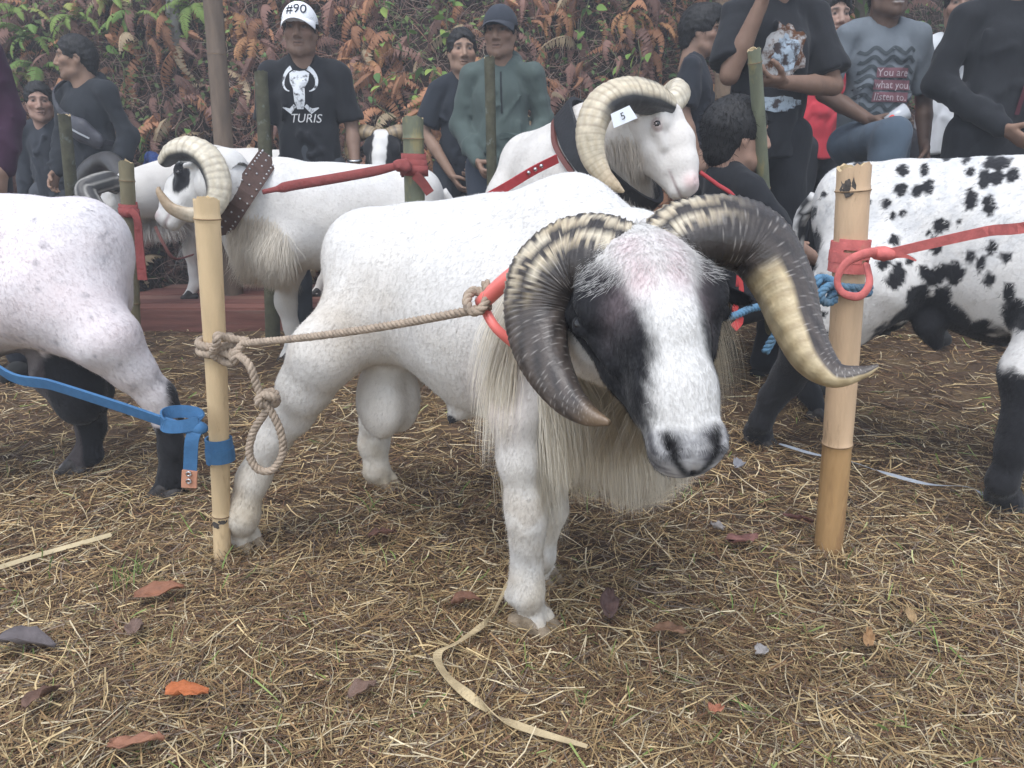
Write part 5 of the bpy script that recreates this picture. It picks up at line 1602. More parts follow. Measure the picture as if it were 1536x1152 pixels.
for txt, zz, hw in (('You are', 1.210, 0.075), ('what you', 1.158, 0.090), ('listen to.', 1.106, 0.085)):
    decal(shl, 'lettering_panel', [grid_poly([(-hw, zz - 0.020), (hw, zz - 0.020), (hw, zz + 0.022), (-hw, zz + 0.022)])], lambda u, v: twl(u + 0.02, v), V3(0, 1, 0), shl, pk, 0.006)
    decal(shl, 'lettering', [text_polys(txt, 0.046, 0.0, zz)], lambda u, v: twl(u + 0.02, v), V3(0, 1, 0), shl, wl_, 0.009)
# open black jacket
pj, shj, Wj, THj, HWj = person('man in a loose black buttoned shirt beside the grey T-shirt', (px_x(1470, 3.25), 3.25), -0.05, 1.62, skin=(0.24, 0.145, 0.10), shirt=(0.011, 0.012, 0.015), sleeve=1.2, hem=0.78, hoodie=False, build=1.05, trouser=(0.012, 0.013, 0.016),
    arms={1: ((0.235, -0.02, 1.13), (0.16, 0.17, 0.98)), -1: ((-0.245, -0.02, 1.12), (-0.06, 0.20, 0.92))}, hands=('relax', 'relax'), head_yaw=0.0)
decal(shj, 'undershirt', [bar_poly(np.array([(0.035, 1.39), (0.035, 1.30), (0.03, 1.22), (0.025, 1.08), (0.02, 0.98)]), np.array([0.035, 0.025, 0.014, 0.020, 0.024]))], lambda u, v: Wj((u, 0, v)), V3(0, 1, 0), shj, mat('maroon_cloth', (0.085, 0.02, 0.03), 0.85), 0.004)
# face between them, white shirt
person('man in a white shirt peering between two men at the right', (px_x(1398, 4.0), 4.0), -0.3, 1.60, skin=(0.26, 0.165, 0.12), shirt=(0.62, 0.64, 0.66), sleeve=0.8, hem=0.84, trouser=(0.03, 0.03, 0.036), head_yaw=-0.2)
# far right dark
person('man in dark clothes at the right edge behind the buttoned shirt', (px_x(1530, 3.75), 3.75), -0.2, 1.62, skin=(0.17, 0.105, 0.075), shirt=(0.014, 0.016, 0.02), sleeve=1.2, hem=0.80, build=1.1, trouser=(0.012, 0.013, 0.016), head_yaw=-0.2)
# seated boy, seen from behind in profile
sb_x = px_x(1092, 2.78)
SEAT = 0.335
pb, shb, Wb, THb, HWb = person('boy with bowl-cut hair in a black T-shirt, seated by the green pole', (sb_x, 2.78), 1.75, 1.50, skin=(0.36, 0.22, 0.16), shirt=(0.016, 0.017, 0.020), sleeve=0.95, hem=0.86, build=0.92, trouser=(0.018, 0.019, 0.022), hair='bowl', stubble=0, seat=SEAT / (1.50 / 1.68) + 0.03, head_sc=1.12,
    arms={-1: ((-0.24, 0.12, 0.68), (-0.14, 0.33, 0.60)), 1: ((0.24, 0.12, 0.68), (0.14, 0.33, 0.60))}, legs={1: ((0.09, 0.0, 0.41), (0.13, 0.38, 0.50), (0.12, 0.30, 0.09)), -1: ((-0.09, 0.0, 0.41), (-0.13, 0.38, 0.50), (-0.12, 0.30, 0.09))}, shoes=(0.30, 0.19, 0.14), group='onlookers along the fern bank', head_yaw=-0.05)

# ================================================================== THE BANK OF FERNS
def bank_y(x, z):
    """how far back the bank's face stands at height z"""
    p = np.stack([np.asarray(x, float).ravel(), np.asarray(z, float).ravel()], 1)
    n = 0.22 * vnoise(p, 2.6, 91, 3).reshape(np.shape(x))
    return 5.25 + 0.33 * np.asarray(z) + n + 0.9 * sm(np.asarray(x, float), 1.3, 2.6) + 0.25 * np.clip(-np.asarray(x) - 2.5, 0, 9) * 0
bx = np.linspace(-9, 9, 150); bz = np.linspace(-0.15, 3.6, 44)
X_, Z_ = np.meshgrid(bx, bz, indexing='ij')
Y_ = bank_y(X_, Z_)
# plateau on top so that the bank is a body and not a sheet
v = np.stack([X_, Y_, Z_], -1)
top = np.stack([X_[:, -1], Y_[:, -1] + 14, Z_[:, -1] + 2.5], -1)[:, None]
v = np.concatenate([v, top], 1)
ni, nj = v.shape[0], v.shape[1]
ii, jj = np.meshgrid(np.arange(ni - 1), np.arange(nj - 1), indexing='ij')
a = (ii * nj + jj).ravel()
obj('hill', mesh_np('hill', v.reshape(-1, 3), np.stack([a, a + nj, a + nj + 1, a + 1], 1)), mat('bank_soil', (0.035, 0.024, 0.018), 0.95, noise=(5, 0.5), bump=(14, 1.0, 0.06), spec=0.1), kind='structure', label='steep earth bank behind the onlookers')

def frond(n=22, L=0.45, wid=0.085, curl=1.0, seg=5, seed=0, flat=0.2, thick=1.0):
    """one fern frond: spine along a drooping arc (local x forward, z up), paired leaflets. returns v, f"""
    rg = np.random.default_rng(seed)
    t = np.linspace(0, 1, n)
    ang = 0.9 - curl * 2.0 * t
    st = L / (n - 1)
    x = np.concatenate([[0], np.cumsum(np.cos(ang[:-1]) * st)]); z = np.concatenate([[0], np.cumsum(np.sin(ang[:-1]) * st)])
    sw = 0.05 * L * np.sin(t * 3 + rg.uniform(0, 6)) 
    P = np.stack([x, sw, z], 1)
    T = np.gradient(P, axis=0); T /= np.linalg.norm(T, axis=1)[:, None]
    up = np.stack([-T[:, 2], 0 * t, T[:, 0]], 1)
    v = []; f = []
    # rachis
    for i in range(n):
        w_ = 0.0035 * (1 - 0.8 * t[i])
        v += [P[i] + V3(0, w_, 0), P[i] - V3(0, w_, 0)]
    for i in range(n - 1):
        f.append((2 * i, 2 * i + 1, 2 * i + 3, 2 * i + 2))
    for i in range(2, n):
        ll = wid * (math.sin(min(1, t[i] * 1.9 + 0.12) * math.pi / 2) * (1 - t[i]) ** 0.6 + 0.06) * rg.uniform(0.8, 1.15)
        for sg in (-1, 1):
            d = nrm(V3(0, sg, 0) * 1.0 + T[i] * (0.45 + 0.2 * rg.normal()) - up[i] * (flat + 0.35 * abs(rg.normal()) * flat))
            b_ = nrm(np.cross(d, up[i]))
            w_ = st * 0.52 * thick
            o = len(v)
            m_ = P[i] + d * ll * 0.5 - up[i] * ll * 0.04
            e = P[i] + d * ll - up[i] * ll * 0.20
            v += [P[i] - b_ * w_ * 0.6, P[i] + b_ * w_ * 0.6, m_ + b_ * w_, m_ - b_ * w_, e]
            f += [(o, o + 1, o + 2, o + 3), (o + 3, o + 2, o + 4)]
    return np.array(v), f
def rotz(a): return np.array([[math.cos(a), -math.sin(a), 0], [math.sin(a), math.cos(a), 0], [0, 0, 1]])
def roty(a): return np.array([[math.cos(a), 0, math.sin(a)], [0, 1, 0], [-math.sin(a), 0, math.cos(a)]])
def rotx(a): return np.array([[1, 0, 0], [0, math.cos(a), -math.sin(a)], [0, math.sin(a), math.cos(a)]])

fern_m = mat('fern', attr=True, rough=0.7, spec=0.25, trans=0.25)
# dead fronds: one hanging mass
rg = np.random.default_rng(77)
DEADF = [frond(18, 0.42, 0.075, c, seed=i, flat=0.9, thick=0.75) for i, c in enumerate((1.1, 1.3, 1.5, 0.9, 1.25, 1.6))]
allv, allf, allc = [], [], []
off = 0
def photo_dead(px, py):
    """how much dead fern there is at this part of the bank, 0..1, and its hue"""
    return 1.0
for k in range(1900):
    x = rg.uniform(-4.6, 3.4); z = rg.uniform(0.15, 2.75)
    if x > 1.9 and rg.uniform() < 0.75: continue
    v, f = DEADF[rg.integers(6)]
    sc = rg.uniform(0.6, 1.35)
    y = float(bank_y(np.array(x), np.array(z))) - 0.02
    M = rotz(-math.pi / 2 + rg.normal() * 0.75) @ roty(rg.normal() * 0.35 + 0.45) @ rotx(rg.normal() * 0.5)
    w_ = (v * sc) @ M.T + V3(x, y, z)
    warm = math.exp(-((x + 0.55) / 0.9) ** 2) * 0.7 + 0.55 * math.exp(-((x + 2.2) / 0.5) ** 2 - ((z - 2.0) / 0.4) ** 2) + 0.45 * math.exp(-((x - 1.15) / 0.5) ** 2)
    q = rg.uniform()
    base = V3(0.34, 0.17, 0.095) if q < 0.25 + 0.5 * warm else (V3(0.22, 0.125, 0.10) if q < 0.88 else V3(0.40, 0.31, 0.20))
    c = base * rg.uniform(0.7, 1.6)
    allv.append(w_); allc.append(np.repeat(c[None], len(v), 0))
    allf += [tuple(i + off for i in t) for t in f]
    off += len(v)
me = mesh_np('dead_ferns', np.vstack(allv), allf, False, np.vstack(allc))
obj('dead_ferns', me, fern_m, kind='stuff', label='rust brown dead fern fronds hanging over the bank', cat='fern')
# tangle of fine dead stems
n = 13000
x = rg.uniform(-4.8, 3.6, n); z = rg.uniform(0.0, 2.8, n)
y = bank_y(x, z) - rg.uniform(0, 0.16, n)
P = np.stack([x, y, z], 1)
D = rg.normal(size=(n, 3)) * V3(1, 0.35, 1); D /= np.linalg.norm(D, axis=1)[:, None]
N = np.repeat(V3(0, -1, 0.2)[None], n, 0) + rg.normal(size=(n, 3)) * 0.2
N -= D * np.sum(N * D, 1)[:, None]; N /= np.linalg.norm(N, axis=1)[:, None]
pal = np.array([(0.22, 0.135, 0.11), (0.30, 0.20, 0.155), (0.14, 0.09, 0.075), (0.36, 0.30, 0.24), (0.27, 0.14, 0.10)])
col = pal[rg.choice(5, n, p=[.35, .25, .2, .07, .13])] * rg.uniform(0.6, 1.3, (n, 1))
obj('dead_stems', strips('dead_stems', P, D, rg.uniform(0.08, 0.38, n), rg.uniform(0.002, 0.006, n), N, col, 5, 0.32, 5), straw_m, kind='stuff', label='matted tangle of dead brown stems on the bank', cat='undergrowth')
# small background leaves as ground cover (dark, right-hand trees and between ferns)
def leaf_cloud(name, boxes, label, seed, smin=0.02, smax=0.06, cat='undergrowth'):
    rg = np.random.default_rng(seed)
    V_, C_ = [], []
    for (x0, x1, z0, z1, dy, cnt, c) in boxes:
        x = rg.uniform(x0, x1, cnt); z = rg.uniform(z0, z1, cnt)
        y = bank_y(x, z) - rg.uniform(0.0, dy, cnt)
        for i in range(cnt):
            s = rg.uniform(smin, smax)
            d = nrm(V3(rg.normal(), -0.5 + 0.4 * rg.normal(), -0.5 + 0.6 * rg.normal())); nn = nrm(V3(rg.normal() * 0.6, -0.8, 0.8 + 0.5 * rg.normal()))
            b_ = nrm(np.cross(d, nn)); p = V3(x[i], y[i], z[i])
            V_ += [p, p + d * s * 0.35 + b_ * s * 0.27, p + d * s, p + d * s * 0.35 - b_ * s * 0.27]
            C_ += [np.asarray(c) * rg.uniform(0.5, 1.5)] * 4
    V_ = np.array(V_); F_ = np.arange(len(V_)).reshape(-1, 4)
    obj(name, mesh_np(name, V_, F_, False, np.array(C_)), fern_m, kind='stuff', label=label, cat=cat)
leaf_cloud('undergrowth', [(-4.8, -1.9, 1.2, 2.6, 0.22, 2200, (0.095, 0.13, 0.045)), (-1.8, 1.0, 0.9, 2.6, 0.20, 2000, (0.10, 0.155, 0.055)), (-4.8, 1.2, 1.75, 2.5, 0.28, 900, (0.15, 0.21, 0.065)), (1.0, 3.6, 0.7, 2.6, 0.35, 2600, (0.045, 0.085, 0.03)), (-4.8, 3.4, 0.0, 1.0, 0.15, 1400, (0.07, 0.095, 0.04))],
           'small green leaves of creepers scattered over the bank', 5)

# ---- green ferns: plants one can count
GREENF = [frond(24, 0.46, 0.10, c, seed=20 + i, flat=0.25, thick=0.9) for i, c in enumerate((0.75, 0.95, 1.1))]
green_me = []
for i, (v, f) in enumerate(GREENF):
    for j, c in enumerate(((0.19, 0.27, 0.07), (0.13, 0.21, 0.055), (0.28, 0.30, 0.09), (0.40, 0.21, 0.10))):
        tip = np.clip(v[:, 0:1] / 0.4, 0, 1)
        green_me.append(mesh_np('frond', v, f, False, np.asarray(c) * (0.85 + 0.4 * tip)))
        green_me[-1].materials.append(fern_m)
FERNS = [(30, 20, 0, 'pale green fern at the top left corner'), (118, 30, 0, 'light green fern above the hooded man'), (52, 60, 1, 'drooping green fern left of the hooded man'), (165, 12, 0, 'bright fern at the top between the hooded man and the pale trunk'),
         (205, 30, 1, 'dark green fern left of the pale trunk'), (292, 12, 0, 'broad green fern between the pale trunk and the tall pole'), (20, 120, 2, 'yellowish fern low at the left edge'), (60, 105, 1, 'green fern beside the purple jacket'), (352, 20, 3, 'rust red fern right of the tall pole'),
         (375, 55, 3, 'orange dead fern left of the white cap'), (575, 60, 3, 'orange hanging fern right of the white cap man'), (640, 150, 3, 'orange fern hanging above the bamboo post'), (648, 205, 3, 'small orange fern spilling beside the bamboo post top'), (545, 95, 3, 'orange fern drooping left of the creepers'),
         (985, 40, 3, 'rust fern above the profile man'), (1065, 125, 3, 'orange fern hanging behind the profile man'), (945, 20, 3, 'brown fern high above the raised ram'), (1180, 15, 1, 'green fern between the two men in black'), (840, 20, 3, 'rust fern at the top above the green jacket')]
for px, py, kind, lab in FERNS:
    r0 = np.random.default_rng(px * 7 + py)
    Yg = 5.4
    for _ in range(4):
        p = UY(px, py, Yg); Yg = float(bank_y(p[0], max(p[2], 0))) - 0.12
    p = UY(px, py, Yg)
    root = thing('fern', lab, 'fern', p, 'ferns on the bank')
    for k in range(7):
        ci = {0: (0, 0, 2), 1: (1, 1, 0), 2: (2, 2, 0), 3: (3, 3, 3)}[kind][r0.integers(3)]
        o = obj('frond', green_me[r0.integers(3) * 4 + ci], None, root)
        sc = r0.uniform(0.55, 1.0) * (0.85 if kind != 3 else 0.75)
        o.scale = (sc, sc * r0.uniform(0.8, 1.1), sc)
        o.rotation_euler = (r0.normal() * 0.25, r0.normal() * 0.25 + (0.25 if kind != 3 else 0.85), -math.pi / 2 + (k - 3) * 0.42 + r0.normal() * 0.2)
# ---- leafy creepers
def leaf_mesh(L=0.07, W_=0.036, c=(0.14, 0.24, 0.06), bend=0.25, name='leaf'):
    t = np.linspace(0, 1, 6)
    wv = W_ * np.sin(np.pi * t ** 0.75) ** 0.9
    v, f = [], []
    for i, q in enumerate(t):
        z = -bend * L * q * q
        v += [(q * L, -wv[i] / 2, z + 0.10 * wv[i]), (q * L, 0, z), (q * L, wv[i] / 2, z + 0.10 * wv[i])]
    for i in range(5):
        f += [(3 * i, 3 * i + 3, 3 * i + 4, 3 * i + 1), (3 * i + 1, 3 * i + 4, 3 * i + 5, 3 * i + 2)]
    me = mesh_np(name, np.array(v), f, True, np.asarray(c, float))
    me.materials.append(fern_m)
    return me
LEAVES = [leaf_mesh(0.075, 0.040, c) for c in ((0.14, 0.25, 0.06), (0.20, 0.32, 0.08), (0.28, 0.38, 0.09), (0.10, 0.19, 0.06))]
CREEP = [(575, 20, 12, 'leafy creeper at the top right of the white cap'), (660, 25, 13, 'bright creeper hanging at the top above the bareheaded man'), (600, 85, 9, 'creeper with pointed leaves hanging in mid bank'), (655, 130, 10, 'yellow green trailing creeper left of the bareheaded man'),
         (632, 165, 14, 'bushy young plant behind the bamboo post top'), (585, 140, 6, 'small green sprig right of the black T-shirt'), (520, 140, 5, 'sprig beside the black T-shirt sleeve'), (212, 235, 6, 'small sprig right of the hooded man'), (168, 90, 9, 'green shrub shoots beside the hooded man neck'),
         (240, 210, 5, 'little sprout in front of the dead ferns'), (290, 200, 5, 'thin green shoot below the tall pole'), (885, 20, 8, 'green leaves at the top above the raised ram'), (905, 90, 6, 'sprig above the raised ram horn'), (780, 105, 5, 'sprig right of the green jacket hood'), (960, 80, 5, 'sprig left of the profile man'),
         (1245, 55, 12, 'dark leafy bush behind the red jacket'), (1262, 20, 12, 'broad leaves at the top left of the grey T-shirt man'), (1365, 18, 9, 'leaves at the top right of the smiling man'), (1240, 215, 7, 'pale green plant between the legs at the right'), (80, 265, 6, 'low plant at the foot of the bank on the left'),
         (1520, 130, 9, 'leaves at the right edge behind the dark clothes'), (560, 220, 6, 'green plant low beside the white cap man'), (700, 205, 5, 'sprig beside the bareheaded man elbow')]
stem_m = mat('green_stem', (0.10, 0.11, 0.05), 0.8)
for px, py, cnt, lab in CREEP:
    r0 = np.random.default_rng(px * 3 + py)
    Yg = 5.4
    for _ in range(4):
        p = UY(px, py, Yg); Yg = float(bank_y(p[0], max(p[2], 0))) - 0.20
    p = UY(px, py, Yg)
    root = thing('creeper_plant', lab, 'plant', p, 'leafy plants on the bank')
    sp = spline([V3(0, 0.1, 0.12), V3(r0.normal() * 0.05, 0.0, 0.06), V3(r0.normal() * 0.08, -0.05, -0.05), V3(r0.normal() * 0.12, -0.06, -0.17)], 10)
    obj('stem', tube_mesh('stem', sp, 0.004, seg=5), stem_m, root)
    for k in range(cnt):
        q = sp[r0.integers(1, 10)] + r0.normal(size=3) * V3(0.05, 0.03, 0.035)
        o = obj('leaf', LEAVES[r0.integers(4)], None, root)
        o.location = q
        s_ = r0.uniform(0.75, 1.45)
        o.scale = (s_, s_, s_)
        o.rotation_euler = (r0.normal() * 0.5 + 0.3, 0.5 + r0.normal() * 0.4, r0.uniform(-math.pi, 0.0))

# ---- trunks and trees
def trunk_mesh(name, pts, rads, seg=12, seed=0):
    P = spline(pts, 26); r = np.interp(np.linspace(0, 1, 26), np.linspace(0, 1, len(rads)), rads)
    r = r * (1 + 0.06 * np.random.default_rng(seed).normal(size=26))
    return tube_mesh(name, P, r, seg=seg)
bark_pale = mat('pale_bark', (0.30, 0.29, 0.27), 0.9, noise=(12, 0.4), bump=(40, 0.8, 0.01), mottle=(14, (0.10, 0.09, 0.08), 0.8, 0.55))
bark_dark = mat('dark_bark', (0.10, 0.085, 0.065), 0.9, noise=(12, 0.4), bump=(40, 0.8, 0.01), mottle=(9, (0.16, 0.17, 0.13), 0.6, 0.58))
def tree(lab, base, topp, r0, r1, m, seed, crown=None):
    root = thing('tree', lab, 'tree', base, 'trees on the bank')
    b_ = np.asarray(base, float); t_ = np.asarray(topp, float)
    mid = (b_ + t_) / 2 + V3(0.04, 0, 0)
    adopt(root, 'trunk', trunk_mesh('trunk', [b_, b_ * 0.6 + mid * 0.4, mid, t_], [r0, (r0 + r1) / 2, r1], seed=seed), m)
    rg = np.random.default_rng(seed)
    # limbs and crown above the frame
    V_, C_ = [], []
    ends = []
    mb = MB()
    for k in range(5):
        st = b_ + (t_ - b_) * rg.uniform(0.65, 1.0)
        en = st + V3(rg.normal() * 0.5, rg.normal() * 0.4, rg.uniform(0.3, 0.8))
        v, f = tube(spline([st, (st + en) / 2 + V3(0, 0, 0.06), en], 8), np.linspace(r1 * 0.6, r1 * 0.15, 8), 6)
        mb.add(v, f); ends.append(en)
    adopt(root, 'limb', mb.mesh('limb'), m)
    for e in ends + [t_]:
        for _ in range(170):
            p = e + rg.normal(size=3) * V3(0.34, 0.34, 0.22)
            d = nrm(rg.normal(size=3) + V3(0, 0, -0.4)); nn = nrm(rg.normal(size=3) + V3(0, 0, 1)); bb = nrm(np.cross(d, nn)); s_ = rg.uniform(0.05, 0.10)
            V_ += [p, p + d * s_ * 0.4 + bb * s_ * 0.25, p + d * s_, p + d * s_ * 0.4 - bb * s_ * 0.25]
            C_ += [V3(0.07, 0.12, 0.035) * rg.uniform(0.5, 1.5)] * 4
    V_ = np.array(V_)
    adopt(root, 'crown', mesh_np('crown', V_, np.arange(len(V_)).reshape(-1, 4), False, np.array(C_)), fern_m)
tree('slender pale barked tree trunk at the top left of the bank', UY(264, 78, 5.72), UY(225, -190, 5.72), 0.040, 0.050, bark_pale, 3)
tree('dark mossy tree trunk behind the smiling man', UY(1290, 470, 5.6), UY(1296, -230, 5.6), 0.085, 0.075, bark_dark, 4)
tree('thin dark tree at the top right corner', UY(1452, 400, 5.9), UY(1478, -230, 5.9), 0.06, 0.05, bark_dark, 6)
tree('short brown trunk behind the man with folded arm', UY(1078, 450, 4.95), UY(1078, -150, 5.2), 0.075, 0.06, mat('brown_bark', (0.17, 0.12, 0.08), 0.9, noise=(12, 0.4), bump=(40, 0.8, 0.01)), 8)

# ================================================================== POSTS, PLANKS, ROPES, STRAPS, LITTER
def bamboo(name, label, base, topp, r0, r1, nodes, m, group=None, open_top=True, chipped=0.0, lower_m=None, split=None, nodepop=1.08):
    """a cut bamboo pole with proud nodes and a hollow top"""
    root = thing(name, label, 'post', base, group)
    b_ = np.asarray(base, float) - V3(0, 0, 0.06); t_ = np.asarray(topp, float)
    ts = np.sort(np.concatenate([np.linspace(0, 1, 40)] + [[q - 0.012, q - 0.005, q, q + 0.005, q + 0.012] for q in nodes]))
    ts = np.clip(ts, 0, 1)
    rg = np.random.default_rng(int(abs(base[0]) * 1000))
    rad = r0 + (r1 - r0) * ts
    for q in nodes:
        rad = rad * (1 + (nodepop - 1) * np.exp(-((ts - q) / 0.006) ** 2) - 0.02 * np.exp(-((ts - q) / 0.03) ** 2))
    bow = 0.006 * np.sin(ts * 3.1)
    P = b_[None] + (t_ - b_)[None] * ts[:, None] + V3(1, 0, 0)[None] * bow[:, None]
    seg = 24
    v, f = tube(P, rad, seg, up=(0, -1, 0), cap=False)
    v = v.reshape(len(ts), seg, 3)
    ang = np.linspace(0, 2 * math.pi, seg, endpoint=False)
    v[-1, :, 2] += 0.004 * np.sin(ang * 2 + 1) + 0.003 * rg.normal(size=seg)
    if split is not None:
        pass
    v = v.reshape(-1, 3)
    if lower_m is None:
        adopt(root, 'culm', mesh_np('culm', v, f, True), m)
    else:
        k = int(np.argmin(np.abs(ts - nodes[0])))
        f1 = f[: k * seg]; f2 = f[k * seg:]
        for nm, fs, mm in (('lower_culm', f1, lower_m), ('upper_culm', f2, m)):
            me = bpy.data.meshes.new(nm)
            us = sorted({i for t in fs for i in t}); mp = {i: j for j, i in enumerate(us)}
            adopt(root, nm, mesh_np(nm, v[us], [tuple(mp[i] for i in t) for t in fs], True), mm)
    for q in nodes:
        k = int(np.argmin(np.abs(ts - q)))
        ring = np.vstack([v.reshape(len(ts), seg, 3)[k], v.reshape(len(ts), seg, 3)[k][:1]])
        adopt(root, 'node_ring', tube_mesh('node_ring', ring + 0 * ring, 0.0013 if r0 < 0.034 else 0.0016, seg=5), mat('node_dark', (0.20, 0.13, 0.07), 0.8, noise=(40, 0.5)))
    # rim and inside of the top
    ax = nrm(t_ - b_)
    topring = v.reshape(len(ts), seg, 3)[-1]
    c = topring.mean(0)
    inner = c + (topring - c) * 0.80
    deep = inner - ax * (0.05 if open_top else 0.004)
    vv = np.vstack([topring, inner, deep, [deep.mean(0)]])
    ff = []
    for j in range(seg):
        k = (j + 1) % seg
        ff += [(j, k, seg + k, seg + j), (seg + j, seg + k, 2 * seg + k, 2 * seg + j), (2 * seg + j, 2 * seg + k, 3 * seg)]
    adopt(root, 'cut_top', mesh_np('cut_top', vv, ff, False), mat('bamboo_cut', (0.50, 0.38, 0.22), 0.85, noise=(60, 0.3), bump=(120, 0.6, 0.004)))
    return root, P, rad
bam_dry = mat('dry_bamboo', (0.58, 0.43, 0.25), 0.55, noise=(7, 0.14), bump=(60, 0.35, 0.003), mottle=(9, (0.34, 0.23, 0.125), 0.75, 0.57), stretch=(5, 5, 1.0))
bam_dry2 = mat('pale_bamboo', (0.57, 0.40, 0.25), 0.55, noise=(7, 0.14), bump=(60, 0.35, 0.003), mottle=(9, (0.33, 0.215, 0.13), 0.75, 0.58), stretch=(5, 5, 1.0))
bam_low = mat('amber_bamboo', (0.40, 0.245, 0.11), 0.5, noise=(7, 0.2), bump=(60, 0.25, 0.003), mottle=(4, (0.28, 0.16, 0.075), 0.8, 0.5), stretch=(6, 6, 1.0))
bam_green = mat('green_bamboo', (0.15, 0.16, 0.105), 0.5, noise=(8, 0.3), bump=(60, 0.2, 0.003), mottle=(6, (0.26, 0.22, 0.10), 0.85, 0.55), stretch=(3, 3, 1.0))
bam_old = mat('weathered_bamboo', (0.17, 0.145, 0.085), 0.65, noise=(8, 0.3), bump=(60, 0.3, 0.003), mottle=(6, (0.22, 0.24, 0.17), 0.85, 0.54), stretch=(3, 3, 1.0))
moss_m = mat('mossy_post', (0.075, 0.072, 0.045), 0.9, noise=(20, 0.4), bump=(60, 0.8, 0.006), mottle=(16, (0.20, 0.23, 0.21), 0.85, 0.60))
grey_m = mat('grey_pole', (0.155, 0.115, 0.085), 0.85, noise=(9, 0.3), bump=(50, 0.6, 0.004), stretch=(3, 3, 0.7))

pL, PL, RL = bamboo('bamboo_post', 'pale bamboo post with a knotted rope, left of the big ram', G(330, 838), UY(309, 298, 1.50), 0.0180, 0.0250, [0.20, 0.955], bam_dry, open_top=False)
pR, PR, RR = bamboo('bamboo_post', 'thick bamboo post tied with a red strap, right of the big ram', G(1243, 828), UY(1281, 250, 1.53), 0.0305, 0.0325, [0.36, 0.95], bam_dry2, lower_m=bam_low, nodepop=1.06)
def scar(root, P, rad, z, ang, w_, h_):
    c = at_post_(P, z); r_ = float(np.interp(z, P[:, 2], rad))
    rq = np.random.default_rng(int(z * 1000)); v = [c + V3((r_ + 0.0012) * math.sin(ang), -(r_ + 0.0012) * math.cos(ang), 0)]
    for k in range(16):
        t = k / 16 * 6.283; q = rq.uniform(0.7, 1.15); aa = ang + w_ * q * math.cos(t) / r_
        v.append(c + V3((r_ + 0.0008) * math.sin(aa), -(r_ + 0.0008) * math.cos(aa), h_ * q * math.sin(t)))
    adopt(root, 'bark_scar', mesh_np('bark_scar', np.array(v), [(0, 1 + k, 1 + (k + 1) % 16) for k in range(16)], True), mat('scar_dark', (0.07, 0.06, 0.052), 0.9, noise=(90, 0.6), bump=(120, 0.8, 0.004)))
def at_post_(P, z): return P[int(np.argmin(np.abs(P[:, 2] - z)))]
scar(pR, PR, RR, PR[-1][2] - 0.035, -0.75, 0.016, 0.022)
scar(pL, PL, RL, 0.10, 0.5, 0.010, 0.006)
scar(pL, PL, RL, 0.085, -0.4, 0.012, 0.008)
g1 = 'posts in the ground behind'
p3, P3, R3 = bamboo('bamboo_post', 'slim weathered bamboo post with a red cloth, left of the brown collar', G(200, 590), UY(189, 243, 2.82), 0.024, 0.026, [0.45, 0.93], bam_old, g1)
p4, P4, R4 = bamboo('bamboo_post', 'grey-green bamboo post the red strap is tied to', UY(622, 560, 2.95) * V3(1, 1, 0), UY(619, 176, 2.95), 0.037, 0.040, [0.5, 0.93], bam_green, g1)
p5, P5, R5 = bamboo('wooden_stake', 'slim mossy stake in front of the green jacket', UY(737, 300, 3.75) * V3(1, 1, 0), UY(734, 86, 3.75), 0.024, 0.025, [], moss_m, g1, open_top=False)
p6, P6, R6 = bamboo('bamboo_pole', 'tall green bamboo pole in front of the man with folded arm', G(1163, 575), UY(1131, 74, 2.66), 0.024, 0.022, [0.34, 0.655, 0.97], bam_green, g1)
p7, P7, R7 = bamboo('mossy_stake', 'leaning mossy stake in front of the hooded man', UY(118, 470, 3.9) * V3(1, 1, 0), UY(96, 172, 3.9), 0.034, 0.028, [], moss_m, g1, open_top=False)
p8, P8, R8 = bamboo('wooden_pole', 'tall leaning grey-brown pole reaching out of the top', UY(349, 440, 4.5) * V3(1, 1, 0), UY(306, -160, 4.5), 0.056, 0.050, [0.42, 0.66], grey_m, g1, nodepop=1.04)
p9, P9, R9 = bamboo('mossy_stake', 'lichen spotted stake beside the white cap man', UY(402, 440, 3.75) * V3(1, 1, 0), UY(391, 108, 3.75), 0.038, 0.030, [], moss_m, g1, open_top=False)

# ---- planks of the low platform
plank_ms = [mat('red_plank_%d' % i, c, 0.8, noise=(6, 0.3), bump=(30, 0.6, 0.006), stretch=(0.6, 8, 8), mottle=(5, (0.20, 0.15, 0.12), 0.6, 0.6)) for i, c in enumerate(((0.20, 0.085, 0.065), (0.165, 0.07, 0.055), (0.23, 0.12, 0.09)))]
pf = thing('plank_platform', 'low platform of reddish planks under the ram with the blue collar', 'platform', (-1.55, 4.3, 0))
def boxm(name, c, s, rz=0.0):
    c = np.asarray(c, float); s = np.asarray(s, float) / 2
    v = np.array([(x, y, z) for x in (-1, 1) for y in (-1, 1) for z in (-1, 1)]) * s
    v = v @ rotz(rz).T + c
    return mesh_np(name, v, [(0, 1, 3, 2), (4, 6, 7, 5), (0, 4, 5, 1), (2, 3, 7, 6), (0, 2, 6, 4), (1, 5, 7, 3)], False)
for k in range(6):
    adopt(pf, 'plank', boxm('plank', (-1.60 + 0.02 * (k % 3), 4.10 + 0.145 * k, FZ - 0.013 + 0.003 * (k % 2)), (1.5 - 0.06 * (k % 3), 0.138, 0.026)), plank_ms[k % 3])
adopt(pf, 'front_board', boxm('front_board', (-1.60, 4.018, 0.058), (1.46, 0.022, 0.118)), plank_ms[1])

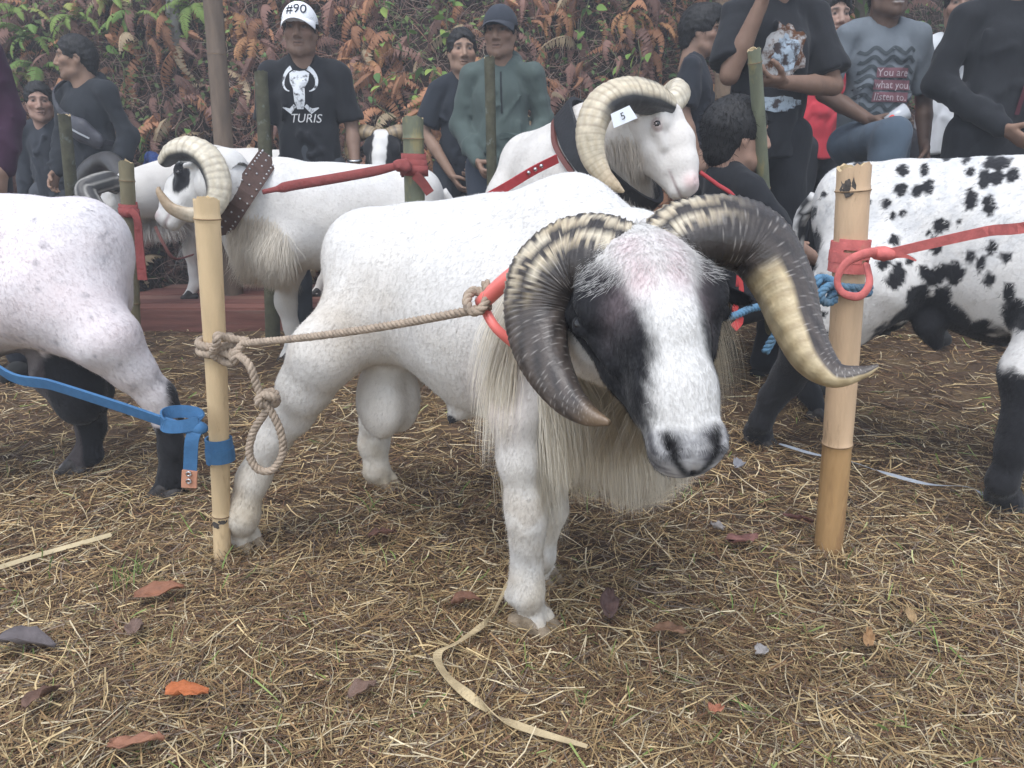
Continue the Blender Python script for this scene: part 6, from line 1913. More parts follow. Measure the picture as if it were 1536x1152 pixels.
# ---- manila rope
rope_m = mat('manila_rope', (0.36, 0.285, 0.215), 0.9, noise=(70, 0.3), bump=(200, 0.7, 0.003), mottle=(14, (0.16, 0.13, 0.12), 0.7, 0.58))
def at_post(P, z):
    i = int(np.argmin(np.abs(P[:, 2] - z)))
    return P[i]
rt = thing('rope', 'twisted beige rope from the left post to the big ram, with a loop hanging', 'rope', at_post(PL, 0.56))
zk = UY(330, 515, 1.50)[2]
cL = at_post(PL, zk)
def coil(c, r, z0, z1, turns, a0, n=24):
    t = np.linspace(0, 1, n)
    a_ = a0 + t * turns * 2 * math.pi
    return np.stack([c[0] + r * np.cos(a_), c[1] + r * np.sin(a_), z0 + (z1 - z0) * t], 1)
RR_ = 0.0085
knot = np.vstack([coil(cL, 0.0315, zk + 0.012, zk - 0.022, 2.1, -0.4, 34)])
kx = cL + V3(0.045, -0.035, -0.004)
knot2 = np.array([kx + V3(0.030 * math.cos(t * 1.0) + 0.008 * math.sin(3 * t), -0.012 + 0.014 * math.sin(2 * t), 0.022 * math.sin(t) + 0.006 * math.cos(3 * t)) for t in np.linspace(0, 6.6, 22)])
knot3 = np.array([kx + V3(-0.01 + 0.024 * math.cos(t + 1), 0.010 * math.cos(2 * t), -0.018 + 0.018 * math.sin(t + 1)) for t in np.linspace(0, 6.0, 18)])
aim = UY(716, 464, 1.13)
adopt(rt, 'post_hitch', twisted_rope(knot, RR_, 0.030).mesh('post_hitch'), rope_m)
adopt(rt, 'knot', twisted_rope(knot2, RR_, 0.030).mesh('knot'), rope_m)
adopt(rt, 'knot', twisted_rope(knot3, RR_, 0.030).mesh('knot'), rope_m)
st = kx + V3(0.03, -0.01, 0.008)
adopt(rt, 'line', twisted_rope([st, st * 0.66 + aim * 0.34 - V3(0, 0, 0.006), st * 0.33 + aim * 0.67 - V3(0, 0, 0.006), aim], 0.0072, 0.030).mesh('line'), rope_m)
hg = lambda px, py, dy=0.0: UY(px, py, 1.42 + dy)
adopt(rt, 'hanging_end', twisted_rope([kx + V3(0.0, 0, -0.01), hg(372, 545), hg(388, 585), hg(402, 612)], RR_ * 0.95, 0.030).mesh('hanging_end'), rope_m)
adopt(rt, 'loop', twisted_rope([hg(404, 612), hg(420, 645), hg(424, 680), hg(408, 705), hg(386, 703), hg(374, 680), hg(380, 648), hg(396, 622), hg(406, 610)], RR_ * 0.95, 0.030).mesh('loop'), rope_m)
adopt(rt, 'knot', twisted_rope([hg(402, 600) + V3(0.016 * math.cos(t), 0.012 * math.sin(t * 1.5), 0.014 * math.sin(t)) for t in np.linspace(0, 8, 18)], RR_, 0.030).mesh('knot'), rope_m)
adopt(rt, 'eye_splice', twisted_rope([aim + V3(0.016 * math.cos(t), 0.014 * math.sin(t), 0.020 * math.sin(t) + 0.004 * t) for t in np.linspace(0, 7, 16)], 0.0075, 0.030).mesh('eye_splice'), rope_m)
# ---- coral tube collar of the big ram
ca_ = A_POLL * 0.42 + nk0 * 0.58
cdir = nrm(nk1 - nk0)
cu_ = nrm(V3(0, 0, 1) - cdir * cdir[2]); cs_ = np.cross(cdir, cu_)
ccol = thing('collar', 'coral plastic tube collar round the big ram neck', 'collar', ca_)
q0 = UY(722, 455, 1.145); q1 = UY(770, 412, 1.10)
ring = [q0, q1, UY(830, 372, 1.10), UY(880, 352, 1.13), UY(935, 350, 1.20), UY(960, 420, 1.26), UY(900, 520, 1.26), UY(820, 540, 1.16), UY(752, 500, 1.12), q0]
adopt(ccol, 'tube', tube_mesh('tube', spline(ring[:5], 30), 0.0125, seg=12), mat('coral_plastic', (0.85, 0.20, 0.17), 0.35, spec=0.5, noise=(20, 0.1)))
adopt(ccol, 'strap', tube_mesh('strap', spline(ring[4:], 30), 0.008, seg=8), mat('coral_plastic'))

# ---- red strap on the right post
red_m = mat('coral_webbing', (0.56, 0.15, 0.135), 0.8, noise=(60, 0.18), bump=(250, 0.5, 0.002), mottle=(9, (0.55, 0.30, 0.20), 0.6, 0.60))
zr = UY(1262, 385, 1.52)[2]
cR = at_post(PR, zr)
rs = thing('tie_strap', 'coral red strap knotted on the right bamboo post, running out of the picture', 'strap', cR)
mbs = MB()
for k, dz_ in enumerate((0.026, 0.006, -0.016)):
    P = coil(cR, 0.0365 + 0.001 * (k % 2), zr + dz_, zr + dz_ - 0.008, 1.05, -2.6 + k, 30)
    mbs.add(*strap(P, 0.021, 0.004, (0, 0, 1)))
adopt(rs, 'wrapping', mbs.mesh('wrapping', False), red_m)
hy = 1.445
lp_ = lambda px, py, d=0.0: UY(px, py, hy + d)
adopt(rs, 'bow_loop', (lambda vf: mesh_np('bow_loop', vf[0], vf[1], True))(tube(spline([lp_(1328, 378, 0.02), lp_(1300, 380, -0.01), lp_(1270, 394, -0.02), lp_(1256, 420, -0.02), lp_(1265, 440, -0.02), lp_(1290, 444, -0.01), lp_(1304, 425, 0.0), lp_(1300, 396, 0.03)], 44), 0.0085 + 0.0012 * np.sin(np.linspace(0, 9, 44)), 8, flat=0.5)), red_m)
adopt(rs, 'knot', (lambda S: (S.ell(lp_(1322, 380, 0.01), (0.022, 0.016, 0.014), k=0.01), S.ell(lp_(1336, 381, 0.0), (0.013, 0.014, 0.011), k=0.01), S.ripple(0.003, (0.02, 0.012), 2), mesh_np('knot', *S.surface(1)))[-1])(SDF(lp_(1322, 380) - 0.06, lp_(1322, 380) + 0.07, 0.004)), red_m)
P = spline([lp_(1334, 380), UY(1420, 360, 1.36), UY(1480, 347, 1.30), UY(1600, 322, 1.20), V3(1.35, 1.42, 0.93), V3(1.60, 1.55, 0.92)], 40)
adopt(rs, 'lead', mesh_np('lead', *strap(P, 0.018, 0.005, (0, -0.3, 1)), False), red_m)
P = spline([lp_(1338, 383), lp_(1358, 384), lp_(1374, 391)], 8)
adopt(rs, 'loose_end', mesh_np('loose_end', *strap(P, np.linspace(0.012, 0.003, 8), 0.003, (0, 0, 1)), False), red_m)
# ---- blue rope on the right post
brope_m = mat('blue_rope', (0.10, 0.21, 0.32), 0.85, noise=(50, 0.3), bump=(220, 0.6, 0.003), mottle=(8, (0.16, 0.22, 0.26), 0.8, 0.5))
zb = UY(1262, 432, 1.52)[2]
br = thing('rope', 'blue twisted rope knotted on the right post and tied to the big ram', 'rope', at_post(PR, zb))
cB = at_post(PR, zb)
adopt(br, 'post_hitch', twisted_rope(coil(cB, 0.040, zb + 0.006, zb - 0.010, 1.5, -3.0, 30), 0.0085, 0.03).mesh('post_hitch'), brope_m)
kb = UY(1232, 434, 1.46)
adopt(br, 'knot', twisted_rope([kb + V3(0.026 * math.cos(t) + 0.006 * math.sin(3 * t), 0.012 * math.sin(2 * t), 0.022 * math.sin(t)) for t in np.linspace(0, 6.6, 22)], 0.0085, 0.03).mesh('knot'), brope_m)
adopt(br, 'knot', twisted_rope([kb + V3(0.012 + 0.022 * math.cos(t), -0.012 + 0.012 * math.cos(t), -0.008 + 0.016 * math.sin(t)) for t in np.linspace(0, 5.6, 18)], 0.0085, 0.03).mesh('knot'), brope_m)
adopt(br, 'line', twisted_rope([kb + V3(-0.02, 0, -0.005), UY(1180, 452, 1.42), UY(1130, 462, 1.38), UY(1075, 474, 1.32), V3(0.22, 1.25, 0.68)], 0.0072, 0.028).mesh('line'), brope_m)
adopt(br, 'hanging_end', twisted_rope([kb + V3(-0.015, 0, -0.01), UY(1195, 470, 1.45), UY(1165, 500, 1.46), UY(1148, 528, 1.47)], 0.0085, 0.03).mesh('hanging_end'), brope_m)
# ---- blue strap on the left post
blue_m = mat('blue_webbing', (0.045, 0.135, 0.27), 0.75, noise=(60, 0.15), bump=(260, 0.5, 0.002), mottle=(6, (0.07, 0.19, 0.34), 0.6, 0.55))
zs = UY(318, 676, 1.50)[2]
cS = at_post(PL, zs)
bs = thing('tie_strap', 'blue webbing strap tied to the left post, leather tip hanging', 'strap', cS)
mbs = MB()
for k, dz_ in enumerate((0.012, -0.010)):
    mbs.add(*strap(coil(cS, 0.0265 + 0.002 * k, zs + dz_, zs + dz_ - 0.004, 1.1, 2.6 + k, 28), 0.030, 0.004, (0, 0, 1)))
adopt(bs, 'wrapping', mbs.mesh('wrapping', False), blue_m)
sy = 1.435
q = lambda px, py, d=0.0: UY(px, py, sy + d)
P = spline([q(302, 645), q(270, 640, -0.01), q(180, 610, 0.03), q(80, 578, 0.10), q(0, 555, 0.15), V3(-1.30, 1.62, 0.60), V3(-1.75, 1.70, 0.66)], 46)
adopt(bs, 'lead', mesh_np('lead', *strap(P, 0.025, 0.006, (0, -0.35, 1)), False), blue_m)
P = spline([q(300, 640, 0.01), q(298, 622, 0.02), q(272, 617, 0.02), q(247, 622, 0.0), q(246, 638, -0.02), q(270, 640, -0.02), q(298, 634, -0.01)], 36)
adopt(bs, 'bow_loop', mesh_np('bow_loop', *strap(P, 0.026, 0.004, (0.05, 0.2, 1)), False), blue_m)
P = spline([q(296, 640, -0.01), q(288, 660, -0.02), q(286, 690, -0.02), q(285, 708, -0.02)], 12)
adopt(bs, 'hanging_end', mesh_np('hanging_end', *strap(P, 0.027, 0.004, (1, 0.1, 0)), False), blue_m)
P = spline([q(285, 706, -0.024), q(284, 720, -0.024), q(284, 731, -0.024)], 6)
tipo = adopt(bs, 'leather_tip', mesh_np('leather_tip', *strap(P, 0.030, 0.006, (1, 0.1, 0)), False), mat('tan_leather', (0.50, 0.24, 0.15), 0.6, noise=(40, 0.15)))
for py_ in (711, 722):
    c = q(283, py_, -0.030)
    adopt(tipo, 'eyelet', tube_mesh('eyelet', [c + V3(0.0045 * math.cos(t), 0, 0.0045 * math.sin(t)) for t in np.linspace(0, 6.283, 14)], 0.0018, seg=6, up=(0, 1, 0)), mat('steel', (0.5, 0.5, 0.5), 0.3, metal=1.0))
S = SDF(q(300, 640) - 0.04, q(300, 640) + 0.04, 0.004); S.ell(q(298, 642, -0.005), (0.020, 0.014, 0.014), k=0.01); S.ripple(0.003, (0.02, 0.012), 2)
adopt(bs, 'knot', mesh_np('knot', *S.surface(1)), blue_m)

# ---- collars of the other rams
def neck_ring(parts, c, axis, gap, n=49, rmax=0.45):
    """points round the neck where a band lies on the hide"""
    V_, F_, o = [], [], 0
    for v, F in parts:
        V_.append(v); F_ += [tuple(int(i) + o for i in t) for t in F]; o += len(v)
    bv = BVHTree.FromPolygons([tuple(t) for t in np.vstack(V_).tolist()], F_)
    axis = nrm(axis); u_ = nrm(V3(0, 0, 1) - axis * axis[2]); s_ = np.cross(axis, u_)
    P, D = [], []
    r_ = []
    for t in np.linspace(0, 2 * math.pi, n):
        d_ = math.cos(t) * u_ + math.sin(t) * s_
        h = bv.ray_cast(Vector(np.asarray(c) + d_ * rmax), Vector(-d_), rmax)
        r_.append(rmax - h[3] if h[0] is not None else 0.12); D.append(d_)
    r_ = np.array(r_)
    for _ in range(3):
        r_[:-1] = (np.roll(r_[:-1], 1) + 2 * r_[:-1] + np.roll(r_[:-1], -1)) / 4; r_[-1] = r_[0]
    return np.asarray(c) + (r_ + gap)[:, None] * np.array(D), np.array(D)
def band_collar(label, parts, c, axis, width, thick, m, studs=0, stud_m=None, gap=0.010):
    axis = nrm(axis)
    root = thing('collar', label, 'collar', c)
    P, D = neck_ring(parts, c, axis, gap)
    bd_ = adopt(root, 'band', mesh_np('band', *strap(P, width, thick, axis), False), m)
    if studs:
        for row in (-0.36, 0.36, 0.0):
            for k in range(len(P) - 1):
                if row == 0.0 and k % 2: continue
                if (P[k] - C0) @ D[k] > 0: continue          # only the side one can see
                adopt(bd_, 'stud', ball('stud', P[k] + D[k] * thick * 0.6 + axis * row * width, 0.0045, seg=6), stud_m)
    return root
leather = mat('brown_leather', (0.085, 0.048, 0.036), 0.55, noise=(30, 0.25), bump=(90, 0.4, 0.003))
blackl = mat('black_leather', (0.018, 0.018, 0.02), 0.5, noise=(30, 0.25), bump=(90, 0.4, 0.003))
cD = (UY(394, 252, 3.14) + UY(320, 340, 3.06)) / 2 + V3(0, 0.05, 0)
axD = nrm(V3(-0.80, -0.25, 0.62))
band_collar('broad brown leather collar with metal studs on the left ram', (bD,), cD, axD, 0.085, 0.010, leather, studs=40, stud_m=mat('steel', (0.5, 0.5, 0.5), 0.3, metal=1.0), gap=0.012)
axE = nrm(V3(0.52, -0.30, 0.62))
cE = V3(0.262, 2.435, 0.92)
band_collar('wide black leather collar on the raised ram', (bE,), cE, axE, 0.075, 0.014, blackl, gap=0.018)
band_collar('thin red-brown strap beside the black collar of the raised ram', (bE,), cE - axE * 0.055, axE, 0.016, 0.010, mat('red_brown_leather', (0.16, 0.06, 0.05), 0.5), gap=0.012)
# blue woollen collar
axF = nrm(F_POLL - V3(-1.72, 4.42, 0.80))
bw = mat('blue_wool', (0.025, 0.05, 0.16), 0.95, noise=(60, 0.4), bump=(120, 1.0, 0.012))
fc = thing('collar', 'fluffy dark blue collar with a thin leather strap on the far left ram', 'collar', UY(240, 300, 4.2))
t = np.linspace(0, 6.283, 40)
u_ = nrm(V3(0, 0, 1) - axF * axF[2]); s_ = np.cross(axF, u_)
cF = (UY(232, 292, 4.28))
Pc = cF + 0.20 * (np.cos(t)[:, None] * u_ + 0.85 * np.sin(t)[:, None] * s_)
adopt(fc, 'roll', tube_mesh('roll', Pc, 0.034 + 0.006 * np.sin(t * 9), seg=10), bw)
P = spline([UY(233, 340, 4.02), UY(245, 365, 3.98), UY(262, 388, 4.0), UY(290, 382, 4.1)], 16)
adopt(fc, 'strap', mesh_np('strap', *strap(P, 0.016, 0.005, (1, 0, 0.6)), False), mat('red_brown_leather'))

# ---- red straps of the rams behind
redcloth = mat('dull_red_cloth', (0.25, 0.06, 0.055), 0.85, noise=(20, 0.2), bump=(60, 0.6, 0.006))
s1 = thing('tie_strap', 'dull red cloth strap from the brown collar to the grey-green post', 'strap', at_post(P4, 0.85))
P = spline([UY(394, 288, 2.93), UY(418, 283, 2.92), UY(440, 278, 2.90), UY(500, 268, 2.86), UY(560, 257, 2.86), UY(600, 248, 2.88)], 30)
adopt(s1, 'lead', (lambda vf: mesh_np('lead', vf[0], vf[1], True))(tube(P, np.interp(np.linspace(0, 1, 30), [0, .16, .26, .8, 1], [.009, .010, .019, .018, .013]), 10, flat=0.5)), redcloth)
c4 = at_post(P4, UY(619, 250, 2.95)[2])
mbs = MB()
for k in range(3):
    mbs.add(*strap(coil(c4, 0.045 + 0.003 * k, c4[2] + 0.02 - 0.02 * k, c4[2] + 0.012 - 0.02 * k, 1.05, k * 1.3, 26), 0.05 - 0.006 * k, 0.006, (0, 0, 1)))
adopt(s1, 'wrapping', mbs.mesh('wrapping', True), redcloth)
S = SDF(UY(604, 249, 2.88) - 0.08, UY(604, 249, 2.88) + 0.08, 0.006); S.ell(UY(604, 249, 2.88), (0.035, 0.03, 0.028), k=0.01); S.ripple(0.008, (0.04, 0.025), 2)
adopt(s1, 'knot', mesh_np('knot', *S.surface(1)), redcloth)
P = spline([UY(622, 262, 2.88), UY(634, 274, 2.89), UY(645, 290, 2.90)], 8)
adopt(s1, 'loose_end', mesh_np('loose_end', *strap(P, 0.035, 0.004, (0.7, 0, 0.7)), False), redcloth)
s2 = thing('tie_strap', 'red leather strap running down from the black collar of the raised ram', 'strap', UY(780, 270, 2.25))
P = spline([UY(836, 238, 2.28), UY(800, 256, 2.25), UY(760, 280, 2.22), UY(715, 305, 2.20), UY(640, 345, 2.15)], 24)
ld2 = adopt(s2, 'lead', mesh_np('lead', *strap(P, 0.026, 0.006, (0.3, 0, 1)), False), mat('red_leather', (0.40, 0.045, 0.05), 0.5, noise=(30, 0.15)))
for px_, py_ in ((803, 254), (793, 259), (812, 249)):
    adopt(ld2, 'rivet', ball('rivet', UY(px_, py_, 2.235), 0.006, seg=8), mat('steel', (0.5, 0.5, 0.5), 0.3, metal=1.0))
s3 = thing('cord', 'thin red cord from the raised ram to a ribbon below', 'cord', UY(1075, 278, 2.25))
P = spline([UY(1050, 258, 2.25), UY(1075, 276, 2.25), UY(1102, 297, 2.25), UY(1110, 340, 2.28), UY(1108, 400, 2.3), UY(1106, 430, 2.3)], 30)
adopt(s3, 'cord', tube_mesh('cord', P, 0.006, seg=6, flat=0.5), mat('red_leather'))
P = spline([UY(1108, 405, 2.3), UY(1112, 440, 2.3), UY(1102, 465, 2.29), UY(1110, 480, 2.3), UY(1100, 492, 2.29)], 16)
adopt(s3, 'ribbon', mesh_np('ribbon', *strap(P, np.linspace(0.012, 0.028, 16), 0.003, (1, 0.1, 0)), False), mat('red_ribbon', (0.52, 0.06, 0.06), 0.7))
s4 = thing('tie_strap', 'red cloth knotted on the slim bamboo post with a long tail', 'strap', at_post(P3, 0.7))
c3 = at_post(P3, UY(190, 318, 2.82)[2])
mbs = MB()
for k in range(2):
    mbs.add(*strap(coil(c3, 0.030 + 0.003 * k, c3[2] + 0.012 - 0.016 * k, c3[2] - 0.016 * k, 1.05, k * 1.3, 24), 0.032, 0.006, (0, 0, 1)))
adopt(s4, 'wrapping', mbs.mesh('wrapping', True), redcloth)
P = spline([UY(196, 314, 2.77), UY(206, 330, 2.77), UY(209, 370, 2.78), UY(214, 420, 2.78)], 14)
adopt(s4, 'tail', mesh_np('tail', *strap(P, np.linspace(0.022, 0.034, 14), 0.005, (1, 0.1, 0)), False), redcloth)

# ---- paper tag on the raised ram's horn
tg = thing('paper_tag', 'small white paper tag with a number on the raised ram horn', 'tag', UY(936, 176, 2.06))
quad = [(916, 171), (944, 158), (956, 177), (921, 192)]
Pq = [UY(a_, b_, 2.055) for a_, b_ in quad]
vv = np.array(Pq + [p + V3(0, 0.002, 0) for p in Pq])
tcard = adopt(tg, 'card', mesh_np('card', vv, [(3, 2, 1, 0), (4, 5, 6, 7), (0, 1, 5, 4), (1, 2, 6, 5), (2, 3, 7, 6), (3, 0, 4, 7)], False), mat('tag_paper', (0.80, 0.83, 0.88), 0.6))
P5_, F5_ = text_polys('5', 0.030, 0, 0)
ex = nrm(Pq[1] - Pq[0]); ez = nrm(np.cross(np.cross(ex, Pq[3] - Pq[0]), ex)); c_ = np.mean(Pq, 0)
ex_, ez_ = -ez * -1, ex
adopt(tcard, 'number', mesh_np('number', np.array([c_ + (ex * a_ - ez * b_) * 0.85 + V3(0, -0.003, 0) for a_, b_ in P5_]), F5_, False), mat('ink_black', (0.02, 0.02, 0.025), 0.7))

# ---- sling bag of the hooded man
sb = thing('sling_bag', 'dark grey sling bag worn across the black hoodie', 'bag', Wh((0.10, 0.16, 1.1)))
bm_ = mat('grey_nylon', (0.055, 0.055, 0.065), 0.5, noise=(20, 0.2), bump=(40, 0.4, 0.006))
S = SDF(Wh((0.10, 0.15, 1.15)) - 0.20, Wh((0.10, 0.15, 1.15)) + 0.20, 0.008)
S.chain([(Wh((0.00, 0.155, 1.22)), 0.035), (Wh((0.10, 0.15, 1.15)), 0.058), (Wh((0.18, 0.12, 1.09)), 0.050)], 0.03, (Wh((0, 1, 0)) - Wh((0, 0, 0)), 0.6))
pch = adopt(sb, 'pouch', mesh_np('pouch', *S.surface(1)), bm_)
adopt(pch, 'zip', mesh_np('zip', *strap(spline([Wh((0.05, 0.200, 1.175)), Wh((0.11, 0.200, 1.14)), Wh((0.18, 0.170, 1.10))], 10), 0.010, 0.004, (0, 0, 1)), False), mat('zip_silver', (0.35, 0.36, 0.38), 0.35, metal=0.6))
adopt(sb, 'strap', mesh_np('strap', *strap(spline([Wh((0.00, 0.155, 1.23)), Wh((-0.06, 0.155, 1.29)), Wh((-0.13, 0.10, 1.385)), Wh((-0.12, -0.03, 1.45)), Wh((-0.02, -0.15, 1.33)), Wh((0.10, -0.17, 1.17)), Wh((0.20, -0.05, 1.08)), Wh((0.19, 0.10, 1.085))], 40), 0.028, 0.005, (0.4, 0, 1)), False), bm_)
# cup in the lettered man's hand
cu = thing('plastic_cup', 'small clear cup with a red mark held by the smiling man', 'cup', Wl((-0.06, 0.31, 0.98)))
cb = Wl((-0.065, 0.30, 0.985))
adopt(cu, 'wall', tube_mesh('wall', [cb, cb + V3(0.03, -0.005, 0.02), cb + V3(0.07, -0.01, 0.045)], [0.026, 0.030, 0.034], seg=14), mat('clear_plastic', (0.42, 0.43, 0.45), 0.2, spec=0.6))
adopt(cu, 'label', ball('label', cb + V3(0.012, -0.024, 0.012), 0.018, (1, 0.5, 1)), mat('red_label', (0.6, 0.05, 0.04), 0.5))
# stump under the smiling man's raised foot and the boy's stool
wood_m = mat('old_wood', (0.14, 0.10, 0.07), 0.85, noise=(10, 0.3), bump=(40, 0.6, 0.006))
def stump(name, label, cat, c, h, r):
    root = thing(name, label, cat, c)
    mb = MB(); v, f = tube([np.asarray(c) + V3(0, 0, -0.04), np.asarray(c) + V3(0, 0, h * 0.5), np.asarray(c) + V3(0, 0, h)], [r * 1.08, r, r * 0.97], 18)
    mb.add(v, f); adopt(root, 'block', mb.mesh('block', False), wood_m)
    v, f = tube([np.asarray(c) + V3(0, 0, h + 0.001), np.asarray(c) + V3(0, 0, h + 0.006)], [r * 0.93, r * 0.90], 18)
    adopt(root, 'sawn_top', mesh_np('sawn_top', v, f, False), mat('sawn_wood', (0.34, 0.24, 0.14), 0.8, noise=(30, 0.3)))
fp = Wl((-0.10, 0.42, 0)); stump('stump', 'sawn tree stump under the raised foot of the smiling man', 'stump', (fp[0], fp[1], float(gz(fp[0], fp[1]))), 0.405, 0.13)
bp = Wb((0, -0.02, 0)); stump('stool', 'low round wooden block the boy sits on', 'stool', (bp[0], bp[1], float(gz(bp[0], bp[1]))), 0.26, 0.15)

# ---- litter on the straw
def fallen_leaf(lab, px, py, L, W_, c, yaw, curl=0.25, seed=0, lift=0.034):
    L *= 1.12; W_ *= 1.15
    t = np.linspace(0, 1, 9); r0 = np.random.default_rng(seed + px)
    wv = W_ * np.sin(np.pi * (0.04 + 0.93 * t) ** 0.8) ** 0.8 * (1 + 0.08 * r0.normal(size=9))
    v, f, cc = [], [], []
    for i, q_ in enumerate(t):
        for j, k in enumerate((-1, -0.5, 0, 0.5, 1)):
            v.append(((q_ - 0.5) * L, k * wv[i] / 2, curl * wv[i] * (abs(k) ** 1.6) * 0.8 + 0.06 * L * math.sin(q_ * 3 + seed) + 0.003 * r0.normal()))
            cc.append(np.asarray(c) * (0.85 + 0.25 * r0.uniform()) * (1.12 if k == 0 else 1.0))
    for i in range(8):
        for j in range(4):
            f.append((5 * i + j, 5 * i + 5 + j, 5 * i + 6 + j, 5 * i + 1 + j))
    p = G(px, py)
    root = thing('fallen_leaf', lab, 'leaf', (p[0], p[1], float(gz(np.array(p[0]), np.array(p[1]))) + lift), 'fallen leaves on the straw')
    R_ = rotz(yaw) @ rotx(r0.normal() * 0.15)
    o = obj('blade', mesh_np('blade', np.array(v) @ R_.T, f, True, np.array(cc)), mat('leaf_litter', attr=True, rough=0.65, noise=(40, 0.25), bump=(80, 0.4, 0.003), spec=0.3, trans=0.05), root)
    md = o.modifiers.new('thickness', 'SOLIDIFY'); md.thickness = 0.0012
    st_ = np.array([((-0.5) * L * q_, 0.0, 0.004) for q_ in (0.98, 1.1, 1.22)]) @ R_.T
    obj('stalk', tube_mesh('stalk', st_, 0.0015, seg=5), mat('leaf_stalk', (0.12, 0.07, 0.04), 0.8), o)
fallen_leaf('large grey-brown curled leaf at the left edge', 40, 990, 0.095, 0.042, (0.135, 0.115, 0.115), 0.12, 0.5, 1)
fallen_leaf('bright orange leaf near the bottom left', 285, 1068, 0.058, 0.030, (0.48, 0.15, 0.055), 0.2, 0.35, 2)
fallen_leaf('broad red-brown leaf left of the right post', 1112, 826, 0.075, 0.045, (0.24, 0.115, 0.095), 0.35, 0.2, 3)
fallen_leaf('rusty brown leaf below the left post', 242, 908, 0.085, 0.032, (0.26, 0.115, 0.065), 0.3, 0.4, 4)
fallen_leaf('dark brown leaf right of the front hoof', 912, 930, 0.075, 0.030, (0.11, 0.065, 0.055), 1.45, 0.45, 5)
fallen_leaf('dull brown leaf left of the front hoof', 700, 922, 0.055, 0.032, (0.20, 0.10, 0.065), 0.1, 0.4, 6)
fallen_leaf('brown leaf under the big ram belly', 575, 825, 0.060, 0.035, (0.15, 0.075, 0.055), 0.5, 0.3, 7)
fallen_leaf('small red-orange leaf at the bottom, right of the reed', 1072, 1088, 0.026, 0.020, (0.42, 0.17, 0.10), 0.9, 0.4, 8)
fallen_leaf('small pale grey leaf in the lower right straw', 1140, 1002, 0.026, 0.020, (0.36, 0.33, 0.31), 0.4, 0.5, 9)
fallen_leaf('pale shrivelled leaf by the red-brown leaf', 1074, 808, 0.035, 0.018, (0.30, 0.27, 0.25), 2.2, 0.6, 10)
fallen_leaf('dark red leaf at the foot of the right post', 1195, 798, 0.065, 0.024, (0.13, 0.055, 0.045), 3.0, 0.3, 11)
fallen_leaf('grey leaf in the straw below the black muzzle', 1108, 712, 0.040, 0.030, (0.25, 0.25, 0.27), 0.8, 0.6, 12)
fallen_leaf('brown leaf in the lower left corner', 70, 1075, 0.055, 0.032, (0.15, 0.085, 0.06), 1.2, 0.4, 13)
fallen_leaf('tan torn leaf in the right straw', 1362, 945, 0.055, 0.016, (0.40, 0.27, 0.14), 1.3, 0.3, 14)
fallen_leaf('tan narrow leaf left of the torn leaf', 1300, 978, 0.060, 0.016, (0.36, 0.21, 0.10), 1.1, 0.3, 15)
fallen_leaf('brown leaf by the left post foot', 205, 962, 0.045, 0.026, (0.17, 0.11, 0.085), 2.0, 0.4, 16)
fallen_leaf('reddish leaf at the bottom edge left of centre', 210, 1142, 0.075, 0.022, (0.30, 0.14, 0.085), 0.05, 0.3, 17)
fallen_leaf('brown curled leaf left of the reed bend', 545, 1060, 0.045, 0.022, (0.19, 0.12, 0.09), 0.6, 0.5, 18)
fallen_leaf('dull leaf right of the front hoof shadow', 1000, 968, 0.060, 0.020, (0.22, 0.12, 0.07), 3.0, 0.4, 19)
fallen_leaf('brown leaf behind the right post', 1185, 615, 0.05, 0.035, (0.20, 0.10, 0.07), 0.6, 0.3, 20)
# dry reed leaf
def ground_path(pts, z=0.016): 
    out = []
    for px, py in pts:
        p = G(px, py); p[2] = float(gz(np.array(p[0]), np.array(p[1]))) + z; out.append(p)
    return np.array(out)
rd = thing('reed_leaf', 'long dry bent reed leaf lying in front of the hoof', 'leaf', G(700, 1020))
P = spline(ground_path([(765, 890), (735, 945), (690, 985), (658, 1003), (668, 1035), (715, 1078), (770, 1112), (880, 1145)], 0.03), 50)
reed_m = mat('dry_reed', (0.46, 0.36, 0.21), 0.7, noise=(30, 0.3), bump=(80, 0.4, 0.003), mottle=(60, (0.16, 0.12, 0.08), 0.8, 0.56))
adopt(rd, 'blade', mesh_np('blade', *strap(P, np.interp(np.linspace(0, 1, 50), [0, .3, .6, .85, 1], [.007, .014, .017, .014, .006]), 0.0015, np.array([nrm(V3(math.cos(k * 0.15), math.sin(k * 0.15), 0.5 * math.sin(k * 0.3))) for k in range(50)])), False), reed_m)
tw_ = thing('bamboo_stick', 'thin pale split stick lying at the left edge', 'stick', G(80, 840))
P = spline(ground_path([(-40, 872), (40, 846), (110, 828), (168, 812)], 0.020), 16)
adopt(tw_, 'stick', mesh_np('stick', *strap(P, 0.010, 0.004, (0, 0.6, 0.8)), False), mat('pale_stick', (0.60, 0.49, 0.30), 0.6, noise=(30, 0.15)))
rb_ = thing('plastic_ribbon', 'grey plastic ribbon trailing over the straw behind the right post', 'ribbon', G(1300, 710))
P = spline(ground_path([(1168, 675), (1215, 690), (1270, 703), (1330, 722), (1390, 738), (1450, 742), (1480, 760)], 0.022), 40)
adopt(rb_, 'ribbon', mesh_np('ribbon', *strap(P, 0.010, 0.001, np.array([V3(math.sin(k * 0.2) * 0.3, 1, 0.5 * math.sin(k * 0.35)) for k in range(40)])), False), mat('grey_plastic', (0.33, 0.36, 0.40), 0.4, spec=0.5))
